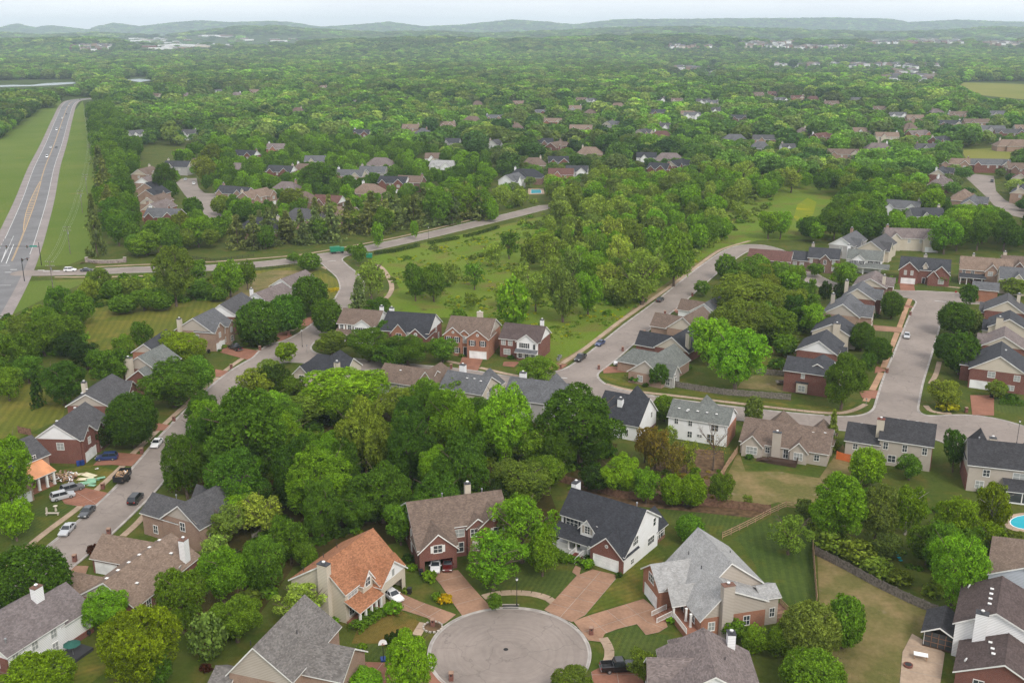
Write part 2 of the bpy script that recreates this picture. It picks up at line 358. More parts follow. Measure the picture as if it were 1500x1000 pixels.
def flatpoly(pts, z, m, name, parent=None):
    tri = tessellate_polygon([[Vector((p[0], p[1], 0)) for p in pts]])
    b = MB(); k = b.mi(m); b.v = [(p[0], p[1], z) for p in pts]
    for a, c, d in tri:
        P0, P1, P2 = pts[a], pts[c], pts[d]
        if (P1[0]-P0[0])*(P2[1]-P0[1]) - (P1[1]-P0[1])*(P2[0]-P0[0]) < 0: c, d = d, c
        b.f.append((a, c, d)); b.m.append(k)
    return b.build(name, parent)
# ---------------------------------------------------------------- ground and far hills
SKY1 = [(-900,40),(-300,38),(0,43),(27,36.5),(50,42),(75,39),(100,41),(130,45),(150,38),(170,34.5),(205,40),(240,36),(290,32),(340,35),(400,33),(430,35),(470,41),(530,37),(570,33),(620,40),(680,38),(750,31),(800,34),(840,38),(900,30),(930,29),(1000,29),(1060,28.5),(1150,29),(1220,28),(1300,29),(1330,34),(1380,31),(1400,30),(1440,32),(1500,34),(1900,33),(2600,36)]
SKY2 = [(-900,50),(0,49),(60,52),(105,50),(150,48),(180,51),(240,53),(300,47),(350,42),(400,41),(460,46),(560,50),(640,47),(700,50),(800,46),(860,44),(900,42),(1020,42),(1100,44.5),(1200,47),(1300,49),(1400,44),(1450,40),(1500,41),(2400,46)]
SKY3 = [(-900,64),(0,60),(120,56),(200,60),(330,64),(500,60),(640,58),(740,62),(900,56),(1000,54),(1100,57),(1200,60),(1350,58),(1500,58),(2400,60)]
def elev(py):
    v = (py - 500) / F_PX; return (-sin(PITCH) - v * cos(PITCH)) / (cos(PITCH) - v * sin(PITCH))
RIDGES = [(11500., 900., SKY1), (6800., 600., SKY2), (4300., 450., SKY3)]
def terr(x, y):
    x = np.asarray(x, float); y = np.asarray(y, float); h = np.zeros_like(y)
    yy = np.maximum(y, 1.0); px = 750 + 1547 * x / yy
    for d0, sg, sk in RIDGES:
        ys = np.interp(px, [p[0] for p in sk], [p[1] for p in sk])
        e = np.array([elev(v) for v in np.atleast_1d(ys).ravel()]).reshape(np.shape(ys))
        top = np.maximum(CAM_H + e * d0 - 12, 0)
        h = np.maximum(h, top * np.exp(-((yy - d0) / sg) ** 2))
    h += 7.0 * np.clip((yy - 2200) / 2500, 0, 1) * (np.sin(x * 0.0021 + 1.3) * np.sin(yy * 0.0017) + 1)
    return h
def build_ground():
    ys = np.concatenate([[-400, -100, 20], np.geomspace(60, 2200, 26), np.geomspace(2300, 17000, 120)])
    ts = np.linspace(-1, 1, 261); X = []; 
    yy, tt = np.meshgrid(ys, ts, indexing='ij'); xx = tt * (500 + 0.75 * np.maximum(yy, 0))
    zz = terr(xx, yy); zz[yy < 2300] = 0
    v = np.stack([xx, yy, zz], -1).reshape(-1, 3); n1 = len(ts)
    f = [(i*n1+j, i*n1+j+1, (i+1)*n1+j+1, (i+1)*n1+j) for i in range(len(ys)-1) for j in range(n1-1)]
    me = bpy.data.meshes.new('ground'); me.from_pydata(v.tolist(), [], f)
    me.materials.append(M['ground']); me.materials.append(M['farland'])
    yc = 0.5 * (yy[:-1, :-1] + yy[1:, 1:]); me.polygons.foreach_set('material_index', (yc > 900).astype(int).ravel().tolist())
    me.polygons.foreach_set('use_smooth', [True] * len(f)); me.update()
    struct(link('ground', me), 'green rolling ground reaching the wooded hills on the horizon')
build_ground()

# ---------------------------------------------------------------- lawns, fields, verges: sheets a few mm apart
LAYER = [0.004]
def field(name, pix, m, label, world=False):
    P = pix if world else [at(*p) for p in pix]
    o = flatpoly(P, LAYER[0], m, name); LAYER[0] += 0.00137
    return struct(o, label)
field('meadow', [(545,376),(600,361),(725,332),(790,318),(900,310),(1010,300),(1180,262),(1240,262),(1300,300),(1240,350),(1110,352),(1040,372),(1000,398),(960,432),(905,478),(862,508),(818,540),(800,545),(780,500),(700,468),(600,462),(565,452),(562,430),(585,422),(575,405),(545,395)], 'meadow', 'rough green meadow between the collector road and the diagonal street')
field('highway_verge', [(-60,425),(0,352),(30,300),(52,248),(70,203),(85,165),(90,148),(60,147),(30,175),(0,205),(-120,300)], 'verge', 'wide green verge left of the highway')
field('highway_verge', [(121,148),(135,200),(140,262),(135,330),(140,372),(100,388),(38,392),(60,352),(76,300),(88,245),(96,210),(107,165)], 'verge', 'green verge between highway and tree belt')
field('highway_verge', [(-80,470),(0,431),(22,420),(45,412),(140,408),(60,440),(0,470)], 'verge', 'green verge below the junction at the left edge')
field('lawn', [(105,520),(118,485),(135,450),(240,444),(330,432),(360,398),(420,392),(468,396),(500,412),(512,424),(500,440),(478,455),(440,452),(400,440),(330,452),(272,470),(235,500),(190,520)], 'lawn_big', 'broad mown lawn behind the left row of houses')
field('lawn', [(330,440),(345,408),(400,396),(462,396),(440,415),(420,420),(380,436)], 'lawn_dry', 'dry tan lawn below the collector road fence')
field('lawn', [(-60,640),(0,575),(40,556),(100,575),(92,612),(30,640),(-20,700)], 'lawn_big', 'striped mown lawn at the left edge')
field('lawn', [(0,815),(50,745),(105,715),(150,705),(117,742),(69,778),(20,818)], 'lawn_green', 'front lawn between silver car drive and big round tree')
field('lawn', [(88,688),(135,680),(172,690),(112,738),(92,712)], 'lawn_yard', 'front lawn littered with torn off sheathing boards')
field('lawn', [(1063,700),(1082,660),(1092,690),(1140,690),(1200,700),(1235,650),(1250,690),(1215,735),(1175,745),(1140,735),(1058,758)], 'lawn_dry', 'large dry golden back lawn behind the tan ranch house')
field('lawn', [(1072,790),(1130,755),(1185,752),(1192,800),(1196,885),(1165,905),(1100,905),(1110,850),(1108,830),(1085,795)], 'lawn_stripe', 'dark green mown back lawn with pale stripes')
field('lawn', [(1197,808),(1245,838),(1340,886),(1372,900),(1330,960),(1320,1010),(1200,1030),(1215,960),(1200,880)], 'lawn_dry', 'dry tan and green back lawn along the grey fence')
field('lawn', [(968,745),(1100,752),(1145,742),(1095,770),(1060,785),(1000,770)], 'lawn_green', 'green back lawn behind the white house')
field('lawn', [(775,840),(845,835),(848,850),(822,872),(800,878),(770,868),(712,868),(690,850)], 'lawn_green', 'front lawn of the white house above the cul-de-sac')
field('lawn', [(857,900),(905,842),(962,800),(975,815),(945,860),(944,876),(900,888)], 'lawn_yard', 'grass wedge between two cul-de-sac driveways')
field('lawn', [(888,928),(930,913),(948,930),(975,928),(1000,945),(975,965),(900,965)], 'lawn_green', 'small front lawn beside the black pickup')
field('lawn', [(515,942),(530,905),(560,893),(590,895),(618,912),(600,935),(560,942)], 'lawn_brown', 'bare brown front yard of the orange-roofed house')
field('lawn', [(515,945),(560,943),(572,968),(524,967)], 'lawn_green', 'small green lawn around the basketball hoop')
field('lawn', [(1113,512),(1165,514),(1160,545),(1108,545)], 'lawn_yard', 'fenced back lawn with a round bush')
field('lawn', [(1085,560),(1108,548),(1160,552),(1155,575),(1080,568)], 'lawn_dry', 'dry fenced back lawn beside the corner brick house')
field('lawn', [(870,548),(920,545),(965,560),(1060,580),(1160,592),(1230,596),(1255,590),(1240,604),(1200,602),(1090,590),(1000,577),(900,562)], 'lawn_yard', 'grass strip along the crossing street')
field('lawn', [(1283,483),(1308,488),(1295,520),(1270,505)], 'lawn_green', 'small dark green front lawn on the narrow lot')
field('lawn', [(1455,582),(1500,586),(1500,605),(1458,604)], 'lawn_green', 'front lawn beside the right brick driveway')
field('lawn', [(1345,420),(1440,428),(1440,408),(1345,404)], 'lawn_green', 'front lawns of the two gabled brick houses at street end')
field('lawn', [(870,500),(940,440),(1000,398),(1050,366),(1060,362),(1015,400),(950,444),(905,478),(860,512),(815,545),(808,535)], 'lawn_dry', 'dry mown strip left of the diagonal street')
field('lawn', [(0,960),(60,975),(150,940),(160,980),(120,1010),(0,1010)], 'lawn_yard', 'back lawn of the white-sided house bottom left')
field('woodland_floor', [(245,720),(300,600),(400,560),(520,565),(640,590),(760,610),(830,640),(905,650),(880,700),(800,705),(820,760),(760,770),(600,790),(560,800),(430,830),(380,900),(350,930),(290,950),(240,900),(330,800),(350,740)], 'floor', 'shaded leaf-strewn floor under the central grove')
field('mulch_bed', [(905,728),(985,735),(1060,742),(1128,750),(1100,758),(1000,748),(900,738),(830,722),(840,712)], 'mulch', 'reddish mulch strip along the grey back fence')
field('mulch_bed', [(940,700),(985,655),(1060,660),(1062,700),(1050,740),(950,735)], 'mulch', 'brown mulched yard under the small reddish trees')
field('yellow_meadow', [(1163,318),(1168,300),(1183,290),(1196,296),(1192,312),(1184,328),(1172,330)], 'yellowfield', 'bright yellow flowering patch in the meadow')
field('far_field', [(1400,131),(1400,121),(1460,122),(1510,124),(1560,150),(1500,146),(1440,140)], 'palefield', 'pale green far field at the right edge')
field('far_field', [(1408,220),(1470,216),(1500,222),(1480,234),(1415,232)], 'palefield', 'light green field beyond the right cul-de-sac')
field('river', [(-60,126.5),(20,124.5),(45,124.8),(70,122),(108,120.4),(113,122.6),(80,125),(40,126.6),(-60,129)], 'water', 'pale strip of river water among far left trees')
field('river', [(182,117),(205,115.5),(224,117.5),(205,120.5)], 'water', 'small glint of river water behind the left woods')

# ---------------------------------------------------------------- roads
def smooth(P, n=6):
    Q = []
    for i in range(len(P) - 1):
        p0 = P[max(i - 1, 0)]; p1 = P[i]; p2 = P[i + 1]; p3 = P[min(i + 2, len(P) - 1)]
        for k in range(n):
            t = k / n; Q.append(tuple(0.5 * (2*p1[j] + (p2[j]-p0[j])*t + (2*p0[j]-5*p1[j]+4*p2[j]-p3[j])*t*t + (3*p1[j]-p0[j]-3*p2[j]+p3[j])*t**3) for j in (0, 1)))
    Q.append(tuple(P[-1])); return Q
def pw(pix): return [at(*p) for p in pix]
CDS = (-0.4, 133.5)
ROADS = {
 'A': (smooth(pw([(20,880),(60,838),(97,808),(142,770),(197,718),(229,680),(268,633),(310,589),(355,548),(402,520),(450,494),(478,474),(500,450),(512,432),(516,420),(510,405),(495,392),(480,378)])), 4.55),
 'B': (smooth(pw([(415,512),(455,525),(520,533),(600,541),(680,549),(750,560),(830,563)])), 4.3),
 'C': (smooth(pw([(820,572),(845,549),(882,522),(932,480),(975,447),(1015,414),(1045,390),(1080,367),(1112,362),(1150,376),(1185,405),(1225,421),(1290,428),(1345,432),(1412,438)])), 4.75),
 'D': (smooth(pw([(1372,434),(1358,460),(1338,516),(1322,560),(1308,618)])), 5.1),
 'E': (smooth(pw([(828,558),(875,573),(960,590),(1090,607),(1200,618),(1310,625),(1400,628),(1480,636),(1560,650)])), 4.6),
 'G': (smooth(pw([(35,400),(100,399.5),(200,395.5),(300,393),(375,388),(430,382),(480,375),(540,364),(610,349),(715,324),(760,313),(800,303)])), 4.9),
 'F': ([(CDS[0], 133.5), (CDS[0] + 1.5, 100), (CDS[0] + 3, 60)], 4.5),
}
DISCS = [(CDS[0], CDS[1], 12.3), at(1440, 636) + (12.5,), at(1418, 437) + (7.5,)]
RX0, RX1, RY0, RY1, RS = -260, 230, 62, 700, 1.0
def segdist(X, Y, P):
    D = np.full(X.shape, 1e9)
    for (ax, ay), (bx, by) in zip(P[:-1], P[1:]):
        dx, dy = bx - ax, by - ay; l2 = dx*dx + dy*dy + 1e-9
        t = np.clip(((X - ax) * dx + (Y - ay) * dy) / l2, 0, 1)
        D = np.minimum(D, np.hypot(X - ax - t*dx, Y - ay - t*dy))
    return D
gx = np.arange(RX0, RX1 + .1, RS); gy = np.arange(RY0, RY1 + .1, RS)
GX, GY = np.meshgrid(gx, gy)
def smin(a, b, k=9.0):
    h = np.maximum(k - np.abs(a - b), 0) / k; return np.minimum(a, b) - h * h * k * 0.25
SDF = None
for P, hw in ROADS.values():
    d = segdist(GX, GY, P) - hw; SDF = d if SDF is None else smin(SDF, d)
for (cx_, cy_, r_) in DISCS: SDF = smin(SDF, np.hypot(GX - cx_, GY - cy_) - r_, 5.0)
def sdf_at(x, y):
    fx = (x - RX0) / RS; fy = (y - RY0) / RS; i = int(fx); j = int(fy)
    if i < 0 or j < 0 or i >= len(gx) - 1 or j >= len(gy) - 1: return 99.
    u, v = fx - i, fy - j
    return float(SDF[j, i]*(1-u)*(1-v) + SDF[j, i+1]*u*(1-v) + SDF[j+1, i]*(1-u)*v + SDF[j+1, i+1]*u*v)
def marching(level):
    """triangulated inside region, and the boundary segments (inside on the left)"""
    V = {}; verts = []; faces = []; segs = []
    A = SDF - level; ny, nx = A.shape
    def vid(key, p):
        if key not in V: V[key] = len(verts); verts.append(p)
        return V[key]
    act = np.argwhere((A[:-1, :-1] < 0) | (A[:-1, 1:] < 0) | (A[1:, :-1] < 0) | (A[1:, 1:] < 0))
    for j, i in act:
        c = [(i, j), (i+1, j), (i+1, j+1), (i, j+1)]; poly = []; cross = []
        for k in range(4):
            p, q = c[k], c[(k+1) % 4]; a, b = A[p[1], p[0]], A[q[1], q[0]]
            if a < 0: poly.append(vid(p, (gx[p[0]], gy[p[1]])))
            if (a < 0) != (b < 0):
                t = a / (a - b); key = (min(p, q), max(p, q))
                vv = vid(key, (gx[p[0]] + (gx[q[0]] - gx[p[0]]) * t, gy[p[1]] + (gy[q[1]] - gy[p[1]]) * t))
                poly.append(vv); cross.append((vv, a < 0))
        if len(poly) >= 3: faces.append(tuple(poly))
        if len(cross) == 2:
            (a, ain), (b, bin_) = cross; segs.append((a, b) if ain else (b, a))
    return verts, faces, segs
rv, rf, rs = marching(0.0)
me = bpy.data.meshes.new('road'); me.from_pydata([(x, y, 0.20) for x, y in rv], [], rf)
M['asphalt'] = asphalt('asphalt', (0.272, 0.230, 0.200), CDS)
me.materials.append(M['asphalt']); me.update()
road = struct(link('road', me), 'pale grey asphalt streets and cul-de-sacs of the housing estate')
Z0 = 0.20                                                            # the road surface; grass and ground stand level at 0..0.2
road.location.z = -0.14

# driveways: (pixels, material, label)
DRV = [
 ([(582,864),(590,870),(615,881),(668,900),(653,912),(642,917),(626,905),(592,894),(562,893)], 'agg_tan', 'tan driveway in front of the orange-roofed house'),
 ([(629,837),(671,835),(688,855),(703,872),(722,892),(700,897),(677,902),(662,881),(646,857)], 'agg_tan', 'wide tan driveway below the open brick garage'),
 ([(868,834),(906,843),(857,901),(838,911),(815,903),(797,893),(811,880),(845,843)], 'agg_tan', 'long tan driveway leading to the white panelled garage door'),
 ([(943,877),(972,901),(951,908),(933,914),(905,921),(886,928),(880,940),(862,938),(840,910),(858,903)], 'agg_tan', 'stained tan driveway of the light grey-roofed house'),
 ([(524,969),(573,971),(640,975),(668,985),(700,1012),(620,1030),(530,1020)], 'agg_red', 'reddish driveway below the basketball hoop'),
 ([(866,984),(900,967),(975,975),(985,1010),(870,1010)], 'agg_red', 'driveway under the parked black pickup'),
 ([(90,832),(107,815),(130,829),(121,853),(98,856)], 'agg_tan', 'short tan driveway beside the ranch house'),
 ([(95,738),(83,722),(104,710),(158,722),(137,743),(112,741)], 'agg_red', 'red driveway with two silver SUVs'),
 ([(136,682),(146,672),(172,663),(210,666),(193,683),(165,681)], 'agg_red', 'red driveway with the blue car'),
 ([(222,632),(228,619),(257,621),(247,634)], 'agg_red', 'short red driveway between the round tree and the spreading tree'),
 ([(308,552),(316,541),(341,543),(328,555)], 'agg_red', 'short red driveway beyond the spreading tree'),
 ([(322,516),(330,508),(350,509),(392,513),(376,525),(362,527)], 'agg_red', 'red driveway with the black pickup'),
 ([(394,496),(400,490),(424,484),(428,492),(411,502)], 'agg_red', 'red driveway between two dark round trees'),
 ([(436,475),(440,468),(462,463),(466,470),(450,478)], 'agg_red', 'red driveway of the tan-roofed left house'),
 ([(677,523),(708,525),(700,543),(671,540)], 'agg_red', 'red driveway of the twin-gabled brick house'),
 ([(738,530),(762,530),(753,538),(736,536)], 'agg_red', 'brick-red patio at the white bay-fronted house'),
 ([(796,531),(832,534),(822,547),(806,544)], 'agg_red', 'red driveway opposite the diagonal street mouth'),
 ([(885,535),(930,538),(927,545),(884,547),(878,541)], 'agg_red', 'red driveway with the white SUV'),
 ([(985,447),(1003,448),(992,460),(975,461)], 'agg_red', 'red driveway half-way up the diagonal street'),
 ([(1421,579),(1456,579),(1456,609),(1423,609)], 'agg_red', 'red driveway of the right corner brick house'),
 ([(1317,413),(1338,413),(1342,427),(1317,427)], 'agg_red', 'red driveway at the end of the right street'),
 ([(1258,573),(1290,571),(1283,584),(1263,583)], 'agg_red', 'lowest red driveway left of the right street'),
 ([(1283,536),(1312,539),(1308,549),(1281,547)], 'agg_red', 'second red driveway left of the right street'),
 ([(1277,476),(1330,480),(1327,489),(1277,484)], 'agg_tan', 'wide tan driveway left of the silver car'),
 ([(1318,444),(1352,449),(1350,455),(1318,451)], 'agg_red', 'topmost red driveway left of the right street'),
 ([(933,914),(951,908),(972,901),(978,918),(965,926),(946,930)], 'agg_tan', 'patio at the foot of the white porch steps'),
 ([(1322,955),(1336,928),(1384,956),(1376,1010),(1318,1000)], 'walk_tan', 'pale concrete patio behind the screened porch'),
 ([(843,828),(851,832),(848,845),(838,838)], 'agg_tan', 'tan walk at the white house steps'),
]
def offroad(P):
    c = (sum(p[0] for p in P)/len(P), sum(p[1] for p in P)/len(P)); Q = []
    for p in P:
        for k in range(30):
            if sdf_at(*p) > -.15: break
            p = (p[0] + (c[0]-p[0])*.06, p[1] + (c[1]-p[1])*.06)
        Q.append(p)
    return Q
DRW = [offroad([at(*p) for p in d[0]]) for d in DRV]
def indrive(x, y): return any(inpoly(x, y, P) for P in DRW)
def slabs(name, pix, m, label, n_hint, z=0.10):
    """a driveway: concrete bays with open joints, each bay an object"""
    P = pix; t = struct(link(name, None), label); t.empty_display_size = .3
    near = min(p[1] for p in P) < 200
    if not near or n_hint <= 1:
        o = flatpoly(P, z, m, 'slab', t); return
    # cut along the long axis into bays
    A = np.array(P); c = A.mean(0); u, s_, vt = np.linalg.svd(A - c); ax = vt[0]; ay = vt[1]
    q = np.stack([(A - c) @ ax, (A - c) @ ay], 1)
    L0, L1 = q[:, 0].min(), q[:, 0].max(); W0, W1 = q[:, 1].min(), q[:, 1].max()
    nx = max(1, int(round((L1 - L0) / 3.6))); nyy = max(1, int(round((W1 - W0) / 4.2)))
    def clip(Q, k, lim, keep_less):
        out = []
        for i in range(len(Q)):
            a, b = Q[i], Q[(i + 1) % len(Q)]
            ina = (a[k] <= lim) if keep_less else (a[k] >= lim); inb = (b[k] <= lim) if keep_less else (b[k] >= lim)
            if ina: out.append(a)
            if ina != inb:
                tt = (lim - a[k]) / (b[k] - a[k]); out.append((a[0] + (b[0]-a[0])*tt, a[1] + (b[1]-a[1])*tt))
        return out
    g = 0.035
    for i in range(nx):
        for j in range(nyy):
            Q = [tuple(x) for x in q]
            for k, lo, hi in ((0, L0 + (L1-L0)*i/nx + g, L0 + (L1-L0)*(i+1)/nx - g), (1, W0 + (W1-W0)*j/nyy + g, W0 + (W1-W0)*(j+1)/nyy - g)):
                Q = clip(Q, k, lo, False)
                if len(Q) >= 3: Q = clip(Q, k, hi, True)
                if len(Q) < 3: break
            if len(Q) < 3: continue
            Wp = [tuple(c + ax * a + ay * b) for a, b in Q]
            flatpoly(Wp, z + R.uniform(-.004, .004), m, 'slab', t)
    flatpoly(P, z - 0.03, 'kerbc', 'joint_bed', t)
for d, P_ in zip(DRV, DRW): slabs('driveway', P_, d[1], d[2], 9)

# kerbs follow the edge of the asphalt, dropped at driveways
verts, _, segs = rv, rf, rs
nxt = {a: b for a, b in segs}; used = set(); kb = MB(); loops = []
for a0 in list(nxt):
    if a0 in used: continue
    loop = [a0]; used.add(a0); a = nxt[a0]
    while a in nxt and a not in used: loop.append(a); used.add(a); a = nxt[a]
    loops.append((loop, a == a0))
for loop, closed in loops:
    n = len(loop)
    if n < 6: continue
    P = np.array([verts[i] for i in loop])
    Q = P.copy()
    for it in range(2): Q[1:-1] = (Q[:-2] + 2 * Q[1:-1] + Q[2:]) / 4
    T = np.roll(Q, -1, 0) - np.roll(Q, 1, 0); T[0] = Q[1] - Q[0]; T[-1] = Q[-1] - Q[-2]
    T /= np.linalg.norm(T, axis=1)[:, None] + 1e-9; Nn = np.stack([T[:, 1], -T[:, 0]], 1)
    s0 = sdf_at(*(Q[n // 2] + Nn[n // 2] * 1.5))
    if s0 < 0: Nn = -Nn
    for i in range(n - 1):
        a, b = Q[i], Q[i + 1]
        if min(a[0], b[0]) < RX0 + 3 or max(a[1], b[1]) > RY1 - 3 or min(a[1], b[1]) < RY0 + 3 or max(a[0], b[0]) > RX1 - 3: continue
        if hypot(*(a - at(30, 402))) < 22: continue
        m_ = (a + b) / 2 + Nn[i] * 0.5; low = indrive(m_[0], m_[1]); z1 = 0.115 if low else 0.20
        for (o0, o1, zz, mm) in ((-0.35, 0.0, 0.085, 'kerbc'), (0.0, 0.22, z1, 'kerbc')):
            p0, p1, p2, p3 = a + Nn[i]*o0, b + Nn[i+1]*o0, b + Nn[i+1]*o1, a + Nn[i]*o1
            kb.poly([(*p0, zz), (*p1, zz), (*p2, zz), (*p3, zz)], mm)
            if o0 == 0.0:
                kb.poly([(*p0, 0.05), (*p1, 0.05), (*p1, zz), (*p0, zz)], mm); kb.poly([(*p3, 0.0), (*p2, 0.0), (*p2, zz), (*p3, zz)], mm)
struct(kb.build('kerb'), 'concrete kerb and gutter along the estate streets')

# sidewalks of separate slabs
SW = [
 ('walk_tan', 1.35, [(-5,835),(39,802),(69,778),(117,742),(139,720),(180,682),(193,666),(225,636),(261,603),(290,577),(330,543),(357,524),(385,510),(403,498),(424,486),(445,474),(470,462)], 'pale sidewalk along the left row of houses'),
 ('walk_tan', 1.35, [(497,444),(514,433),(520,424),(516,415),(498,404),(472,391)], 'pale curving sidewalk left of the street mouth'),
 ('walk_tan', 1.35, [(180,785),(204,763),(231,730)], 'sidewalk right of the left street beside the grey roof'),
 ('walk_tan', 1.5, [(818,537),(827,530),(860,508),(905,473),(950,442),(980,421),(1010,399),(1040,376),(1061,364),(1098,353)], 'sidewalk left of the diagonal street'),
 ('walk_tan', 1.35, [(655,529),(700,538),(749,549),(790,556)], 'sidewalk below the brick house row'),
 ('walk_tan', 1.35, [(868,556),(920,571),(1000,581),(1100,593),(1160,600),(1200,604),(1230,605),(1252,600),(1268,592)], 'sidewalk above the crossing street'),
 ('walk_orange', 1.6, [(1268,588),(1279,569),(1292,543),(1298,528),(1316,483),(1327,453),(1336,432)], 'orange-tan sidewalk left of the right street'),
 ('walk_tan', 1.35, [(1363,562),(1371,548),(1376,530)], 'sidewalk under the round trees right of the street'),
 ('walk_tan', 1.35, [(1356,594),(1366,603),(1394,606)], 'short corner sidewalk at the right junction'),
 ('walk_tan', 1.5, [(697,880),(712,873),(740,868),(775,869),(800,875),(812,883)], 'curved sidewalk above the cul-de-sac'),
 ('walk_tan', 1.5, [(850,903),(863,914),(880,930),(890,945),(893,958),(888,975),(880,990)], 'curved tan sidewalk right of the cul-de-sac'),
 ('walk_tan', 1.5, [(621,912),(610,930)], 'pale sidewalk stub below the first driveway'),
 ('walk_tan', 1.5, [(1345,414),(1380,419),(1430,424)], 'sidewalk before the end houses'),
 ('walk_tan', 1.8, [(545,384),(560,393),(570,408),(574,421),(570,432),(562,440)], 'curving footpath beside the meadow'),
 ('walk_tan', 1.35, [(140,391),(200,388),(300,384),(375,379),(440,373),(500,363),(580,348),(650,332),(705,318)], 'sidewalk above the collector road'),
 ('walk_tan', 1.35, [(80,406),(150,405.5),(230,404),(300,402)], 'sidewalk below the collector road'),
]
nslab = 0
for mname, wd, pix, lab in SW:
    P = smooth([at(*p) for p in pix], 8)
    D = [0]
    for a, b in zip(P[:-1], P[1:]): D.append(D[-1] + hypot(b[0]-a[0], b[1]-a[1]))
    t = struct(link('sidewalk', None), lab); t.empty_display_size = .3
    def pt(s): return (float(np.interp(s, D, [p[0] for p in P])), float(np.interp(s, D, [p[1] for p in P])))
    step = 1.6; n = max(1, int(D[-1] / step)); joined = MB()
    for i in range(n):
        s0, s1 = i * D[-1] / n, (i + 1) * D[-1] / n; a, b = pt(s0 + 0.025), pt(s1 - 0.025); c_ = pt((s0 + s1) / 2)
        if indrive(*c_) or sdf_at(*c_) < 0.15: continue
        dx, dy = b[0]-a[0], b[1]-a[1]; l = hypot(dx, dy); nx_, ny_ = -dy/l*wd/2, dx/l*wd/2; z = 0.095 + R.uniform(-.006, .006)
        tgt = MB() if (c_[1] < 235 and nslab < 290) else joined
        q = [(a[0]+nx_, a[1]+ny_), (a[0]-nx_, a[1]-ny_), (b[0]-nx_, b[1]-ny_), (b[0]+nx_, b[1]+ny_)]
        tgt.poly([(x, y, z) for x, y in q], mname)
        for k in range(4): p_, q_ = q[k], q[(k+1) % 4]; tgt.poly([(*p_, 0), (*q_, 0), (*q_, z), (*p_, z)], mname)
        if tgt is not joined: tgt.build('slab', t); nslab += 1
    if not joined.f and not t.children: bpy.data.objects.remove(t); continue
    if joined.f: o = joined.build('slab_run', t); o['kind'] = 'stuff'

# ---------------------------------------------------------------- highway with its paint
HC = [(-40,480),(0,416),(22,372),(38,332),(53,290),(66,245),(80,210),(92,175),(102,152),(118,146),(160,143)]
HP = smooth(pw(HC), 8)
def offs(P, d):
    Q = []
    for i in range(len(P)):
        a = P[max(i-1, 0)]; b = P[min(i+1, len(P)-1)]; l = hypot(b[0]-a[0], b[1]-a[1]); Q.append((P[i][0] + (b[1]-a[1])/l*d, P[i][1] - (b[0]-a[0])/l*d))
    return Q
def ribbon(P, w0, w1, z, m, name, parent=None, frm=0, to=None, dash=None):
    b = MB(); A = offs(P, w0); B = offs(P, w1); to = to or len(P) - 1; acc = 0
    for i in range(frm, to):
        if dash:
            k = i % (dash[0] + dash[1])
            if k >= dash[0]: continue
        b.poly([(*A[i], z), (*B[i], z), (*B[i+1], z), (*A[i+1], z)], m)
    return b.build(name, parent)
M['hwy'] = asphalt('highway_asphalt', (0.185, 0.182, 0.182)); M['shoulder'] = asphalt('shoulder_asphalt', (0.27, 0.235, 0.22))
hw = struct(ribbon(HP, -11.0, 10.0, 0.050, 'shoulder', 'highway'), 'highway with paved shoulders running up the left side')
def dense(P, s):
    D = [0]
    for a, b in zip(P[:-1], P[1:]): D.append(D[-1] + hypot(b[0]-a[0], b[1]-a[1]))
    n = int(D[-1] / s); X = [p[0] for p in P]; Y = [p[1] for p in P]
    return [(float(np.interp(i*s, D, X)), float(np.interp(i*s, D, Y))) for i in range(n)]
HD = dense(HP, 3.0)
j0 = min(range(len(HD)), key=lambda i: hypot(HD[i][0]-at(15,395)[0], HD[i][1]-at(15,395)[1]))
ribbon(HP, -7.2, 6.2, 0.056, 'hwy', 'travel_lanes', hw)
ribbon(HD, 5.9, 6.1, 0.062, 'roadwhite', 'edge_line', hw, j0 + 10)
ribbon(HD, -7.1, -6.9, 0.062, 'roadwhite', 'edge_line', hw, j0 + 24)
ribbon(HD, -3.9, -3.75, 0.062, 'roadwhite', 'lane_line', hw, j0 + 8, j0 + 26)
ribbon(HD, -7.3, -7.15, 0.064, 'roadwhite', 'lane_line', hw, j0 + 8, j0 + 26, (1, 2))
ja = min(range(len(HD)), key=lambda i: hypot(HD[i][0]-at(36,338)[0], HD[i][1]-at(36,338)[1])); jb = ja + 62
ribbon(HD, -0.3, -0.1, 0.062, 'yellow', 'centre_line', hw, j0 + 6, ja); ribbon(HD, 0.1, 0.3, 0.062, 'yellow', 'centre_line', hw, j0 + 6, ja)
isl = MB(); n_ = jb - ja; wl = []; A_ = offs(HD, 0.25)
for i in range(ja, jb): 
    k = (i - ja) / n_; wl.append(-0.2 - 3.0 * sin(pi * min(1, k * 1.0)) ** 0.8 * (1 - 0.35 * k))
